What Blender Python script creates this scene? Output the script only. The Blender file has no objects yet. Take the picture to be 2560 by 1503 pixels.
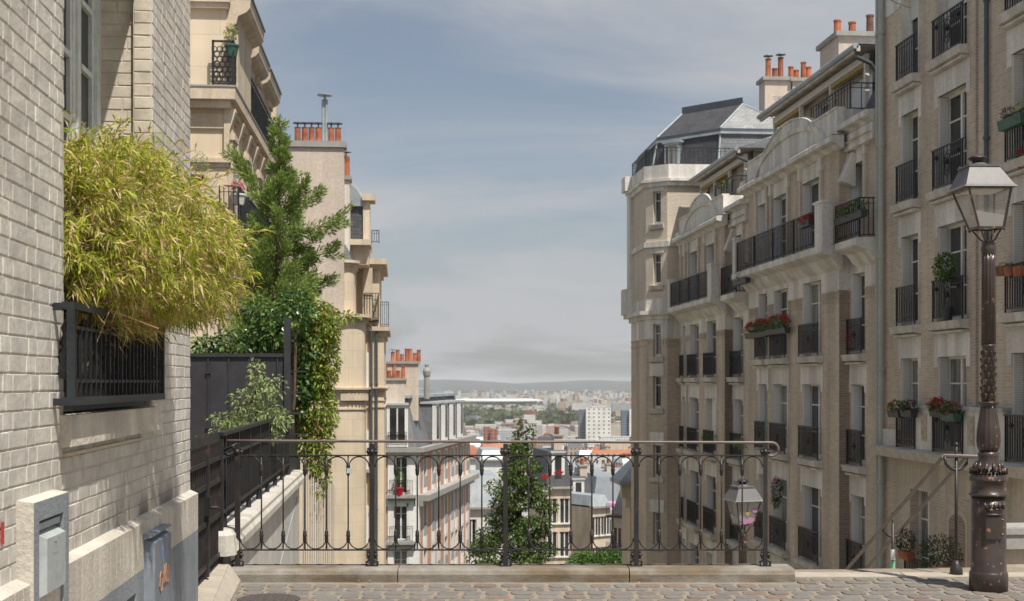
import bpy, bmesh, math, random
from mathutils import Vector, Matrix
R = math.radians
SC = bpy.context.scene
random.seed(7)
# ------------------------------------------------------------------ camera, world, sun
FPX, VPX, HY, EYE = 3300.0, 1000.0, 957.0, 1.6      # focal length in photo pixels, street vanishing point, horizon row, eye height
TH = math.atan((1280 - VPX) / FPX)                  # camera yaw to the right of the street direction (+Y)
CT, ST = math.cos(TH), math.sin(TH)
cam = bpy.data.objects.new('camera', bpy.data.cameras.new('camera'))
SC.collection.objects.link(cam)
cam.location = (0, 0, EYE)
cam.rotation_euler = (R(90), 0, -TH)
cam.data.sensor_width = 36.0
cam.data.lens = FPX / 2560 * 36
cam.data.shift_y = (HY - 751.5) / 2560
cam.data.clip_start = 0.1
cam.data.clip_end = 40000
cam.data.dof.use_dof = True
cam.data.dof.focus_distance = 9.5
cam.data.dof.aperture_fstop = 6.5
SC.camera = cam
SUN = Vector((0.255, -0.480, 1.0)).normalized()      # towards the sun
sun_el = math.asin(SUN.z)
W = bpy.data.worlds.new('World'); SC.world = W; W.use_nodes = True
nt = W.node_tree; N = nt.nodes; L = nt.links
for n in list(N): N.remove(n)
wo = N.new('ShaderNodeOutputWorld'); bg = N.new('ShaderNodeBackground')
sky = N.new('ShaderNodeTexSky'); sky.sky_type = 'NISHITA'; sky.sun_disc = False
sky.sun_elevation = sun_el; sky.sun_rotation = math.atan2(SUN.x, SUN.y)
sky.altitude = 130; sky.air_density = 1.0; sky.dust_density = 2.0; sky.ozone_density = 1.2
geo = N.new('ShaderNodeTexCoord')
sep = N.new('ShaderNodeSeparateXYZ'); L.new(geo.outputs['Generated'], sep.inputs[0])
def mth(T, op, a, b=None, c=None):
    n = T.nodes.new('ShaderNodeMath'); n.operation = op
    for i, s in enumerate((a, b, c)):
        if s is None: continue
        if isinstance(s, (int, float)): n.inputs[i].default_value = s
        else: T.links.new(s, n.inputs[i])
    return n.outputs[0]
zz = mth(nt, 'MAXIMUM', sep.outputs[2], 0.0)
zz = mth(nt, 'ADD', zz, 0.26)
cx = mth(nt, 'DIVIDE', sep.outputs[0], zz); cy = mth(nt, 'DIVIDE', sep.outputs[1], zz)
comb = N.new('ShaderNodeCombineXYZ'); L.new(cx, comb.inputs[0]); L.new(cy, comb.inputs[1])
def cloud(scale, rot, sx, sy, lo, hi, det=7, dist=0.6, off=0):
    mp = N.new('ShaderNodeMapping'); mp.inputs['Rotation'].default_value = (0, 0, R(rot))
    mp.inputs['Scale'].default_value = (sx, sy, 1); mp.inputs['Location'].default_value = (off, off * .7, 0)
    L.new(comb.outputs[0], mp.inputs[0])
    no = N.new('ShaderNodeTexNoise'); no.inputs['Scale'].default_value = scale; no.inputs['Detail'].default_value = det
    no.inputs['Roughness'].default_value = 0.55; no.inputs['Distortion'].default_value = dist
    L.new(mp.outputs[0], no.inputs['Vector'])
    mr = N.new('ShaderNodeMapRange'); mr.interpolation_type = 'SMOOTHSTEP'
    mr.inputs['From Min'].default_value = lo; mr.inputs['From Max'].default_value = hi
    L.new(no.outputs['Fac'], mr.inputs['Value']); return mr.outputs[0]
c1 = cloud(0.9, 34, 1.0, 1.3, 0.40, 0.58, det=7, dist=0.7, off=2.1)
c2 = cloud(2.3, -50, 0.8, 1.25, 0.42, 0.66, det=6, dist=0.4, off=1.7)
cf = mth(nt, 'ADD', mth(nt, 'MULTIPLY', c1, 0.62), mth(nt, 'MULTIPLY', c2, 0.42))
hz = N.new('ShaderNodeMapRange'); hz.inputs['From Min'].default_value = 0.0; hz.inputs['From Max'].default_value = 0.16
hz.inputs['To Min'].default_value = 0.50; hz.inputs['To Max'].default_value = 0.0
L.new(sep.outputs[2], hz.inputs['Value'])
cf = mth(nt, 'MINIMUM', mth(nt, 'ADD', mth(nt, 'MULTIPLY', cf, 0.92), hz.outputs[0]), 0.95)
mixc = N.new('ShaderNodeMixRGB'); L.new(cf, mixc.inputs[0])
hs = N.new('ShaderNodeHueSaturation'); hs.inputs['Saturation'].default_value = 0.72; hs.inputs['Value'].default_value = 0.82
L.new(sky.outputs[0], hs.inputs['Color']); L.new(hs.outputs[0], mixc.inputs[1])
mixc.inputs[2].default_value = (4.4, 4.5, 4.68, 1)
L.new(mixc.outputs[0], bg.inputs[0]); bg.inputs[1].default_value = 0.098
L.new(bg.outputs[0], wo.inputs[0])
sun = bpy.data.objects.new('sun', bpy.data.lights.new('sun', 'SUN'))
SC.collection.objects.link(sun)
sun.data.energy = 4.8; sun.data.angle = R(0.55); sun.data.color = (1.0, 0.94, 0.84)
sun.rotation_euler = SUN.to_track_quat('Z', 'Y').to_euler()
sun.location = (5, -10, 30)
SC.view_settings.view_transform = 'Standard'; SC.view_settings.look = 'None'
SC.view_settings.gamma = 1.0; SC.view_settings.exposure = 0.26
SC.cycles.use_adaptive_sampling = True
SC.cycles.max_bounces = 8; SC.cycles.volume_bounces = 0; SC.cycles.transparent_max_bounces = 12

# ------------------------------------------------------------------ pixel -> world helpers (photo pixels, 2560 wide)
def tphi(px): return math.tan(math.atan((px - 1280) / FPX) + TH)
def fy(px, X): return X / tphi(px)
def fx(px, Y): return Y * tphi(px)
def dep(X, Y): return X * ST + Y * CT
def pz(py, X, Y): return EYE + (HY - py) * dep(X, Y) / FPX
def at(px, py, d):                                   # point at camera depth d
    xc = (px - 1280) / FPX * d
    return Vector((xc * CT + d * ST, -xc * ST + d * CT, EYE + (HY - py) * d / FPX))

# ------------------------------------------------------------------ materials
MATS = {}
def newmat(name):
    m = bpy.data.materials.new(name); m.use_nodes = True
    t = m.node_tree
    for n in list(t.nodes):
        if n.type not in ('BSDF_PRINCIPLED', 'OUTPUT_MATERIAL'): t.nodes.remove(n)
    b = next(n for n in t.nodes if n.type == 'BSDF_PRINCIPLED')
    MATS[name] = m
    return m, t, b
def ramp(t, fac, stops):
    r = t.nodes.new('ShaderNodeValToRGB'); e = r.color_ramp.elements
    while len(e) < len(stops): e.new(0.5)
    for el, (p, c) in zip(e, stops): el.position = p; el.color = (*c, 1)
    t.links.new(fac, r.inputs[0]); return r.outputs[0]
def noise(t, scale, det=5, vec=None, rough=0.55, sc=None):
    n = t.nodes.new('ShaderNodeTexNoise'); n.inputs['Scale'].default_value = scale; n.inputs['Detail'].default_value = det
    n.inputs['Roughness'].default_value = rough
    if vec is None:
        g = t.nodes.new('ShaderNodeNewGeometry'); vec = g.outputs['Position']
    if sc:
        mp = t.nodes.new('ShaderNodeMapping'); mp.inputs['Scale'].default_value = sc; t.links.new(vec, mp.inputs[0]); vec = mp.outputs[0]
    t.links.new(vec, n.inputs['Vector']); return n.outputs['Fac']
def mul(t, c, f, amt=1.0):                           # multiply colour socket by factor socket
    m = t.nodes.new('ShaderNodeMixRGB'); m.blend_type = 'MULTIPLY'; m.inputs[0].default_value = amt
    t.links.new(c, m.inputs[1]); t.links.new(f, m.inputs[2]); return m.outputs[0]
def mixcol(t, f, a, b):
    m = t.nodes.new('ShaderNodeMixRGB')
    for i, s in enumerate((f, a, b)):
        if isinstance(s, tuple): m.inputs[i].default_value = (*s, 1)
        elif isinstance(s, float): m.inputs[i].default_value = s
        else: t.links.new(s, m.inputs[i])
    return m.outputs[0]
def bump(t, b, h, strength=0.3, dist=0.01):
    n = t.nodes.new('ShaderNodeBump'); n.inputs['Strength'].default_value = strength; n.inputs['Distance'].default_value = dist
    t.links.new(h, n.inputs['Height']); t.links.new(n.outputs[0], b.inputs['Normal'])
def plain(name, col, rough=0.8, var=0.18, scale=3.0, fine=30.0, metal=0.0, bmp=0.15, streak=0.0, spec=0.4, bd=0.01):
    m, t, b = newmat(name)
    lo = tuple(c * (1 - var) for c in col); hi = tuple(min(1, c * (1 + var)) for c in col)
    c = ramp(t, noise(t, scale, 6), [(0.3, lo), (0.7, hi)])
    f = noise(t, fine, 4)
    g = ramp(t, f, [(0.3, (0.86,) * 3), (0.7, (1.06,) * 3)])
    c = mul(t, c, g)
    if streak:
        s = noise(t, 1.0, 5, sc=(2.2, 2.2, 0.12)); sg = ramp(t, s, [(0.42, (1 - streak,) * 3), (0.62, (1.0,) * 3)])
        c = mul(t, c, sg)
    t.links.new(c, b.inputs['Base Color']); b.inputs['Roughness'].default_value = rough
    b.inputs['Metallic'].default_value = metal; b.inputs['Specular IOR Level'].default_value = spec
    if bmp: bump(t, b, f, bmp, bd)
    return m
def brickmat(name, c1, c2, mortar, bw=0.23, bh=0.07, ms=0.012, rough=0.85, streak=0.25, bmp=0.5):
    m, t, b = newmat(name)
    uv = t.nodes.new('ShaderNodeUVMap')
    br = t.nodes.new('ShaderNodeTexBrick'); br.inputs['Scale'].default_value = 1.0
    br.inputs['Color1'].default_value = (*c1, 1); br.inputs['Color2'].default_value = (*c2, 1); br.inputs['Mortar'].default_value = (*mortar, 1)
    br.inputs['Brick Width'].default_value = bw; br.inputs['Row Height'].default_value = bh; br.inputs['Mortar Size'].default_value = ms
    br.inputs['Mortar Smooth'].default_value = 0.2; br.inputs['Bias'].default_value = -0.1
    t.links.new(uv.outputs[0], br.inputs['Vector'])
    g = ramp(t, noise(t, 0.6, 6), [(0.3, (0.86, 0.86, 0.87)), (0.7, (1.08, 1.07, 1.05))])
    c = mul(t, br.outputs['Color'], g)
    s = ramp(t, noise(t, 1.0, 5, sc=(1.4, 1.4, 0.1)), [(0.36, (1 - streak,) * 3), (0.6, (1.0,) * 3)])
    c = mul(t, c, s)
    t.links.new(c, b.inputs['Base Color']); b.inputs['Roughness'].default_value = rough
    inv = mth(t, 'SUBTRACT', 1.0, br.outputs['Fac']); bump(t, b, inv, bmp, 0.01)
    return m
def leafmat(name, stops, trans=0.35, rough=0.5):
    m, t, b = newmat(name)
    g = t.nodes.new('ShaderNodeNewGeometry')
    c = ramp(t, g.outputs['Random Per Island'], stops)
    t.links.new(c, b.inputs['Base Color']); b.inputs['Roughness'].default_value = rough; b.inputs['Specular IOR Level'].default_value = 0.35
    tr = t.nodes.new('ShaderNodeBsdfTranslucent'); t.links.new(c, tr.inputs[0])
    mx = t.nodes.new('ShaderNodeMixShader'); mx.inputs[0].default_value = trans
    out = next(n for n in t.nodes if n.type == 'OUTPUT_MATERIAL')
    t.links.new(b.outputs[0], mx.inputs[1]); t.links.new(tr.outputs[0], mx.inputs[2]); t.links.new(mx.outputs[0], out.inputs[0])
    return m
def islandmat(name, stops, rough=0.8, fine=25, bmp=0.3, bd=0.006, spec=0.35):
    m, t, b = newmat(name)
    g = t.nodes.new('ShaderNodeNewGeometry')
    c = ramp(t, g.outputs['Random Per Island'], stops)
    f = noise(t, fine, 6); c = mul(t, c, ramp(t, f, [(0.3, (0.84,) * 3), (0.7, (1.1,) * 3)]))
    f2 = noise(t, 2.0, 5); c = mul(t, c, ramp(t, f2, [(0.3, (0.9,) * 3), (0.7, (1.06,) * 3)]))
    t.links.new(c, b.inputs['Base Color']); b.inputs['Roughness'].default_value = rough; b.inputs['Specular IOR Level'].default_value = spec
    bump(t, b, f, bmp, bd); return m
def facademat(name, wall, dark=(0.06, 0.065, 0.075), pu=2.6, pv=3.0, wu=(0.3, 0.68), wv=(0.25, 0.8), slab=None):
    m, t, b = newmat(name)
    uv = t.nodes.new('ShaderNodeUVMap'); s = t.nodes.new('ShaderNodeSeparateXYZ'); t.links.new(uv.outputs[0], s.inputs[0])
    fu = mth(t, 'FRACT', mth(t, 'DIVIDE', s.outputs[0], pu)); fv = mth(t, 'FRACT', mth(t, 'DIVIDE', s.outputs[1], pv))
    a = mth(t, 'MULTIPLY', mth(t, 'GREATER_THAN', fu, wu[0]), mth(t, 'LESS_THAN', fu, wu[1]))
    c = mth(t, 'MULTIPLY', mth(t, 'GREATER_THAN', fv, wv[0]), mth(t, 'LESS_THAN', fv, wv[1]))
    f = mth(t, 'MULTIPLY', a, c)
    wc = ramp(t, noise(t, 0.08, 4), [(0.3, tuple(x * .85 for x in wall)), (0.7, tuple(min(1, x * 1.1) for x in wall))])
    col = mixcol(t, f, wc, dark)
    t.links.new(col, b.inputs['Base Color']); b.inputs['Roughness'].default_value = 0.8
    return m

# painted masonry of the near house
plain('mortar_cream', (0.52, 0.46, 0.37), 0.85, 0.1, 2.0, 40)
islandmat('brick_painted', [(0.0, (0.56, 0.535, 0.495)), (0.5, (0.64, 0.615, 0.57)), (0.8, (0.60, 0.58, 0.54)), (1.0, (0.69, 0.65, 0.585))], 0.8, 28, 0.45, 0.008)
islandmat('brick_painted_warm', [(0.0, (0.60, 0.54, 0.45)), (1.0, (0.70, 0.64, 0.54))], 0.8, 28, 0.4, 0.006)
for nm in ('brick_painted', 'brick_painted_warm'):
    t = MATS[nm].node_tree; b = t.nodes['Principled BSDF']; s0 = b.inputs['Base Color'].links[0].from_socket
    c = mul(t, s0, ramp(t, noise(t, 7.0, 7, rough=.65), [(0.46, (1.0, 1.0, 1.0)), (0.70, (0.72, 0.71, 0.71))])); c = mul(t, c, ramp(t, noise(t, 1.0, 5, sc=(1.5, 1.5, .35)), [(0.36, (0.86, 0.85, 0.83)), (0.55, (1.0, 1.0, 1.0))])); t.links.new(c, b.inputs['Base Color'])
plain('render_cream', (0.61, 0.57, 0.50), 0.9, 0.1, 3.0, 60, bmp=0.5, streak=0.22)
def grime(nm, z0, z1, y0, y1, amt):
    t = MATS[nm].node_tree; b = t.nodes['Principled BSDF']; s0 = b.inputs['Base Color'].links[0].from_socket
    g = t.nodes.new('ShaderNodeNewGeometry'); s = t.nodes.new('ShaderNodeSeparateXYZ'); t.links.new(g.outputs['Position'], s.inputs[0])
    def mr(v, a, b_):
        n = t.nodes.new('ShaderNodeMapRange'); n.interpolation_type = 'SMOOTHSTEP'; n.inputs['From Min'].default_value = a; n.inputs['From Max'].default_value = b_; t.links.new(v, n.inputs['Value']); return n.outputs[0]
    n1 = noise(t, 5, 6, sc=(1, 1, .4))
    f = mth(t, 'MULTIPLY', mth(t, 'MULTIPLY', mr(s.outputs[2], z1, z0), mr(n1, .35, .6)), mth(t, 'MULTIPLY', mr(s.outputs[1], y0, y0 + .5), mr(s.outputs[1], y1, y1 - .4)))
    t.links.new(mixcol(t, mth(t, 'MULTIPLY', f, amt), s0, (0.10, 0.095, 0.09)), b.inputs['Base Color'])
for nm in ('brick_painted', 'mortar_cream'): grime(nm, .86, 1.06, 6.1, 8.9, .85)
plain('render_greyblue', (0.27, 0.30, 0.33), 0.85, 0.12, 3.0, 60, bmp=0.45, streak=0.2)
plain('concrete_rough', (0.62, 0.57, 0.49), 0.95, 0.16, 4.0, 45, bmp=0.8, streak=0.2)
plain('meter_white', (0.38, 0.42, 0.42), 0.6, 0.1, 4.0, 20, bmp=0.1)
plain('meter_grey', (0.20, 0.23, 0.27), 0.6, 0.15, 4.0, 20, bmp=0.1)
plain('frame_white', (0.62, 0.66, 0.64), 0.5, 0.05, 5, 20, bmp=0.02)
plain('frame_far', (0.74, 0.72, 0.67), 0.6, 0.06, 5, 20, bmp=0.0)
plain('iron_black', (0.014, 0.015, 0.017), 0.45, 0.2, 9, 40, bmp=0.25, spec=0.5)
plain('iron_gloss', (0.05, 0.052, 0.055), 0.25, 0.3, 20, 60, metal=0.5, bmp=0.4, spec=0.7)
plain('iron_blue', (0.02, 0.025, 0.03), 0.45, 0.3, 9, 50, bmp=0.35, spec=0.5)
m, t, b = newmat('iron_rusty')
c = ramp(t, noise(t, 9, 7), [(0.35, (0.018, 0.018, 0.019)), (0.6, (0.03, 0.025, 0.023)), (0.78, (0.12, 0.055, 0.035))])
t.links.new(c, b.inputs['Base Color']); b.inputs['Roughness'].default_value = 0.45; bump(t, b, noise(t, 60, 4), 0.3, 0.003)
m, t, b = newmat('handrail_worn')
c = ramp(t, noise(t, 5, 7), [(0.3, (0.10, 0.078, 0.07)), (0.55, (0.15, 0.12, 0.11)), (0.8, (0.07, 0.055, 0.05))])
t.links.new(c, b.inputs['Base Color']); b.inputs['Roughness'].default_value = 0.45; b.inputs['Metallic'].default_value = 0.0
m, t, b = newmat('lamp_brown')
n1 = noise(t, 6, 7); n2 = noise(t, 22, 6)
c = ramp(t, n1, [(0.3, (0.032, 0.023, 0.020)), (0.7, (0.062, 0.044, 0.038))])
f = t.nodes.new('ShaderNodeMapRange'); f.inputs['From Min'].default_value = 0.63; f.inputs['From Max'].default_value = 0.65; t.links.new(n2, f.inputs['Value'])
c = mixcol(t, f.outputs[0], c, (0.30, 0.15, 0.09))
t.links.new(c, b.inputs['Base Color']); b.inputs['Roughness'].default_value = 0.33; b.inputs['Specular IOR Level'].default_value = 0.6; bump(t, b, noise(t, 45, 5), 0.35, 0.004)
plain('lamp_grey', (0.13, 0.127, 0.13), 0.5, 0.08, 6, 30, metal=0.1, bmp=0.05)
plain('sticker_white', (0.75, 0.76, 0.72), 0.4, 0.03)
plain('sticker_green', (0.25, 0.55, 0.38), 0.4, 0.03)
plain('sticker_pink', (0.62, 0.30, 0.50), 0.5, 0.1)
plain('sticker_orange', (0.65, 0.38, 0.16), 0.5, 0.1)
plain('paint_orange', (0.42, 0.22, 0.12), 0.7, 0.1)
plain('paint_blue', (0.12, 0.22, 0.5), 0.7, 0.1)
plain('paint_red', (0.5, 0.05, 0.05), 0.7, 0.1)
def glass(name, tint, alpha=0.55, rough=0.15):
    m, t, b = newmat(name)
    b.inputs['Base Color'].default_value = (*tint, 1); b.inputs['Roughness'].default_value = rough; b.inputs['Alpha'].default_value = alpha
    b.inputs['Specular IOR Level'].default_value = 0.5
glass('lamp_glass', (0.42, 0.42, 0.40), 0.30, 0.2)
glass('lamp_glass_frosted', (0.50, 0.50, 0.47), 0.70, 0.5)
m, t, b = newmat('window_glass')
c = ramp(t, noise(t, 0.7, 3), [(0.35, (0.012, 0.014, 0.017)), (0.7, (0.05, 0.05, 0.052))])
t.links.new(c, b.inputs['Base Color']); b.inputs['Roughness'].default_value = 0.08; b.inputs['Specular IOR Level'].default_value = 0.8
m, t, b = newmat('window_curtain')
c = ramp(t, noise(t, 5, 3, sc=(3, 3, .15)), [(0.35, (0.10, 0.10, 0.095)), (0.65, (0.30, 0.29, 0.27))])
t.links.new(c, b.inputs['Base Color']); b.inputs['Roughness'].default_value = 0.15; b.inputs['Specular IOR Level'].default_value = 0.6
m, t, b = newmat('near_glass')
c = ramp(t, noise(t, 0.9, 2, sc=(1, 1, .3)), [(0.35, (0.03, 0.036, 0.034)), (0.7, (0.07, 0.078, 0.072))])
t.links.new(c, b.inputs['Base Color']); b.inputs['Roughness'].default_value = 0.35; b.inputs['Specular IOR Level'].default_value = 0.12
def louvre(name, col, pitch=0.05):
    m, t, b = newmat(name)
    uv = t.nodes.new('ShaderNodeUVMap'); s = t.nodes.new('ShaderNodeSeparateXYZ'); t.links.new(uv.outputs[0], s.inputs[0])
    f = mth(t, 'FRACT', mth(t, 'DIVIDE', s.outputs[1], pitch))
    c = ramp(t, f, [(0.0, tuple(x * .55 for x in col)), (0.25, col), (1.0, tuple(min(1, x * 1.05) for x in col))])
    t.links.new(c, b.inputs['Base Color']); b.inputs['Roughness'].default_value = 0.6; bump(t, b, f, 0.5, 0.01)
louvre('shutter_white', (0.80, 0.81, 0.82)); louvre('shutter_grey', (0.66, 0.65, 0.61)); louvre('louvre_dark', (0.2, 0.15, 0.11))
# right-hand buildings
brickmat('brick_tan', (0.63, 0.515, 0.395), (0.49, 0.39, 0.295), (0.60, 0.54, 0.455), streak=0.24)
brickmat('brick_tan_dark', (0.36, 0.28, 0.21), (0.25, 0.19, 0.145), (0.40, 0.34, 0.28), streak=0.35)
brickmat('brick_pale', (0.66, 0.57, 0.46), (0.56, 0.48, 0.38), (0.66, 0.60, 0.51), streak=0.12)
brickmat('brick_orange', (0.58, 0.25, 0.14), (0.50, 0.21, 0.12), (0.56, 0.38, 0.28), streak=0.1)
brickmat('stone_blocks', (0.72, 0.605, 0.46), (0.69, 0.58, 0.435), (0.61, 0.51, 0.38), bw=1.4, bh=0.75, ms=0.012, streak=0.12, bmp=0.25)
plain('plaster_white', (0.80, 0.765, 0.70), 0.85, 0.06, 1.0, 12, bmp=0.1, streak=0.28)
plain('plaster_warm', (0.60, 0.52, 0.41), 0.85, 0.1, 1.0, 12, bmp=0.1, streak=0.28)
plain('stone_sill', (0.64, 0.60, 0.54), 0.85, 0.14, 2.0, 16, bmp=0.15, streak=0.2)
plain('stone_tan', (0.66, 0.555, 0.43), 0.85, 0.09, 1.2, 14, bmp=0.12, streak=0.18)
plain('stone_edge', (0.33, 0.32, 0.30), 0.8, 0.12, 2.0, 20, bmp=0.1)
plain('plaster_pink', (0.60, 0.51, 0.43), 0.9, 0.1, 0.5, 8, bmp=0.15, streak=0.12)
plain('plaster_blank', (0.78, 0.775, 0.75), 0.9, 0.06, 0.5, 8, bmp=0.1, streak=0.1)
plain('zinc', (0.40, 0.44, 0.47), 0.5, 0.12, 1.0, 9, metal=0.25, bmp=0.1, streak=0.15)
plain('zinc_pale', (0.55, 0.58, 0.59), 0.5, 0.1, 1.0, 9, metal=0.2, bmp=0.1, streak=0.1)
plain('zinc_dark', (0.10, 0.115, 0.13), 0.5, 0.12, 1.0, 9, metal=0.3, bmp=0.1)
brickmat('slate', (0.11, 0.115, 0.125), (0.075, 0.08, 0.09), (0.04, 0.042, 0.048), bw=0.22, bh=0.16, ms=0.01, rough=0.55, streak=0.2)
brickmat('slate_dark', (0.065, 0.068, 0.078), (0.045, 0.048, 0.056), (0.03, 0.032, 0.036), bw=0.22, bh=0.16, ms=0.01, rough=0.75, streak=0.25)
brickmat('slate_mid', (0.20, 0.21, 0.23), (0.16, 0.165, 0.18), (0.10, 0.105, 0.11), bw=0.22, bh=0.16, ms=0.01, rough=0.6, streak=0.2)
brickmat('slate_sunlit', (0.33, 0.335, 0.34), (0.25, 0.255, 0.26), (0.16, 0.165, 0.17), bw=0.22, bh=0.16, ms=0.01, rough=0.5, streak=0.15)  # tower slate with sun glare put into its colour
m, t, b = newmat('terracotta')
oi = t.nodes.new('ShaderNodeObjectInfo'); c = ramp(t, oi.outputs['Random'], [(0.0, (0.50, 0.17, 0.08)), (0.5, (0.42, 0.145, 0.075)), (0.8, (0.30, 0.11, 0.065)), (1.0, (0.20, 0.10, 0.07))])
c = mul(t, c, ramp(t, noise(t, 2.2, 5), [(0.38, (0.55, 0.5, 0.5)), (0.6, (1.05, 1.05, 1.05))])); t.links.new(c, b.inputs['Base Color']); b.inputs['Roughness'].default_value = 0.85
plain('pipe_green', (0.42, 0.44, 0.39), 0.55, 0.1, 2, 20, bmp=0.05)
plain('awning_yellow', (0.45, 0.34, 0.12), 0.8, 0.1)
plain('awning_pink', (0.55, 0.27, 0.45), 0.8, 0.1)
plain('panel_dark', (0.045, 0.045, 0.05), 0.5, 0.2, 2.5, 14, metal=0.2, bmp=0.15)
plain('wall_grey', (0.56, 0.54, 0.505), 0.9, 0.08, 1.0, 14, bmp=0.2, streak=0.15)
plain('coping_stone', (0.55, 0.52, 0.47), 0.9, 0.12, 4.0, 50, bmp=0.4, streak=0.15)
m = plain('granite', (0.27, 0.25, 0.22), 0.9, 0.22, 5.0, 90, bmp=0.8)
t = m.node_tree; b = t.nodes['Principled BSDF']; s0 = b.inputs['Base Color'].links[0].from_socket
t.links.new(mul(t, s0, ramp(t, noise(t, 1.6, 6, sc=(1, 1, 3)), [(0.40, (0.60, 0.50, 0.38)), (0.56, (1.0, 1.0, 1.0))])), b.inputs['Base Color'])
plain('granite_light', (0.40, 0.355, 0.295), 0.9, 0.14, 6.0, 90, bmp=0.5)
plain('sand_joint', (0.25, 0.215, 0.17), 0.95, 0.15, 8.0, 80, bmp=0.5)
islandmat('cobble', [(0.0, (0.165, 0.156, 0.145)), (0.3, (0.19, 0.170, 0.150)), (0.5, (0.178, 0.170, 0.158)), (0.7, (0.20, 0.180, 0.160)), (0.9, (0.160, 0.140, 0.128)), (0.985, (0.205, 0.150, 0.12)), (1.0, (0.185, 0.172, 0.158))], 0.8, 30, 0.7, 0.012)
plain('asphalt', (0.06, 0.058, 0.055), 0.9, 0.2, 5, 60, bmp=0.4)
m, t, b = newmat('cast_cover')
v = t.nodes.new('ShaderNodeTexVoronoi'); v.inputs['Scale'].default_value = 45; g = t.nodes.new('ShaderNodeNewGeometry'); t.links.new(g.outputs['Position'], v.inputs['Vector'])
t.links.new(ramp(t, v.outputs['Distance'], [(0.1, (0.13, 0.10, 0.09)), (0.6, (0.06, 0.05, 0.045))]), b.inputs['Base Color']); b.inputs['Roughness'].default_value = 0.6
bump(t, b, v.outputs['Distance'], 0.8, 0.01)
# foliage
leafmat('bamboo_leaf', [(0.0, (0.20, 0.28, 0.03)), (0.26, (0.38, 0.44, 0.04)), (0.50, (0.58, 0.58, 0.08)), (0.61, (0.16, 0.23, 0.03)), (0.72, (0.66, 0.52, 0.22)), (0.90, (0.78, 0.62, 0.38)), (1.0, (0.42, 0.24, 0.09))], 0.42)
leafmat('bamboo_dry', [(0.0, (0.30, 0.17, 0.07)), (1.0, (0.48, 0.31, 0.15))], 0.2)
leafmat('conifer_leaf', [(0.0, (0.13, 0.21, 0.04)), (0.5, (0.26, 0.37, 0.09)), (0.8, (0.36, 0.45, 0.13)), (0.97, (0.10, 0.13, 0.04)), (1.0, (0.22, 0.12, 0.05))], 0.25)
leafmat('ivy_dark', [(0.0, (0.03, 0.075, 0.02)), (0.6, (0.06, 0.13, 0.03)), (0.9, (0.15, 0.22, 0.05)), (1.0, (0.24, 0.28, 0.08))], 0.15, 0.3)
leafmat('vine_mixed', [(0.0, (0.09, 0.16, 0.025)), (0.35, (0.20, 0.31, 0.04)), (0.7, (0.32, 0.40, 0.07)), (0.86, (0.36, 0.30, 0.08)), (0.97, (0.24, 0.12, 0.06)), (1.0, (0.42, 0.06, 0.04))], 0.3, 0.4)
leafmat('sapling_leaf', [(0.0, (0.15, 0.22, 0.07)), (0.5, (0.26, 0.34, 0.13)), (1.0, (0.40, 0.45, 0.22))], 0.3)
leafmat('tree_leaf', [(0.0, (0.045, 0.09, 0.02)), (0.5, (0.09, 0.15, 0.035)), (0.85, (0.14, 0.21, 0.05)), (1.0, (0.20, 0.25, 0.08))], 0.25)
leafmat('plant_green', [(0.0, (0.04, 0.09, 0.02)), (0.6, (0.08, 0.17, 0.03)), (1.0, (0.15, 0.24, 0.05))], 0.3)
leafmat('plant_dark', [(0.0, (0.02, 0.045, 0.018)), (1.0, (0.06, 0.10, 0.035))], 0.2)
leafmat('wood_far', [(0.0, (0.05, 0.075, 0.03)), (0.6, (0.08, 0.11, 0.04)), (1.0, (0.14, 0.13, 0.06))], 0.1, 0.9)
leafmat('petal_red', [(0.0, (0.45, 0.01, 0.015)), (1.0, (0.62, 0.03, 0.05))], 0.2)
leafmat('petal_pink', [(0.0, (0.55, 0.06, 0.22)), (1.0, (0.65, 0.15, 0.35))], 0.2)
leafmat('petal_yellow', [(0.0, (0.6, 0.45, 0.05)), (1.0, (0.7, 0.55, 0.1))], 0.2)
leafmat('petal_white', [(0.0, (0.6, 0.6, 0.58)), (1.0, (0.75, 0.75, 0.72))], 0.2)
plain('bark', (0.12, 0.08, 0.055), 0.95, 0.3, 8, 40, bmp=0.8)
plain('plastic_green', (0.05, 0.12, 0.09), 0.5, 0.1); plain('plastic_dark', (0.05, 0.055, 0.06), 0.5, 0.1)
# far city
facademat('city_white', (0.60, 0.59, 0.57)); facademat('city_cream', (0.50, 0.44, 0.36)); facademat('city_grey', (0.36, 0.37, 0.38), pu=3.4)
facademat('city_red', (0.36, 0.15, 0.10), pu=3.2); facademat('city_tan', (0.42, 0.34, 0.26))
facademat('tower_white', (0.72, 0.71, 0.67), (0.16, 0.15, 0.14), 6.6, 5.2, (0.3, 0.62), (0.3, 0.72))
facademat('tower_glass', (0.17, 0.20, 0.24), (0.07, 0.09, 0.12), 3.3, 3.2, (0.05, 0.95), (0.3, 0.8))
plain('roof_red', (0.36, 0.15, 0.09), 0.8, 0.2, .05, 1, bmp=0); plain('roof_grey', (0.26, 0.285, 0.31), 0.7, 0.2, .05, 1, bmp=0); plain('roof_pale', (0.50, 0.50, 0.49), 0.8, 0.15, .05, 1, bmp=0)
plain('stadium_white', (0.78, 0.78, 0.76), 0.6, 0.05, .01, 1, bmp=0); plain('stadium_dark', (0.07, 0.08, 0.09), 0.8, 0.1, .01, 1, bmp=0)
m, t, b = newmat('terrain')
c = ramp(t, noise(t, 0.004, 8), [(0.35, (0.07, 0.09, 0.05)), (0.5, (0.16, 0.16, 0.14)), (0.62, (0.24, 0.23, 0.21)), (0.75, (0.09, 0.11, 0.06))])
t.links.new(c, b.inputs['Base Color']); b.inputs['Roughness'].default_value = 0.95
m, t, b = newmat('hill_wood')
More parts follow.
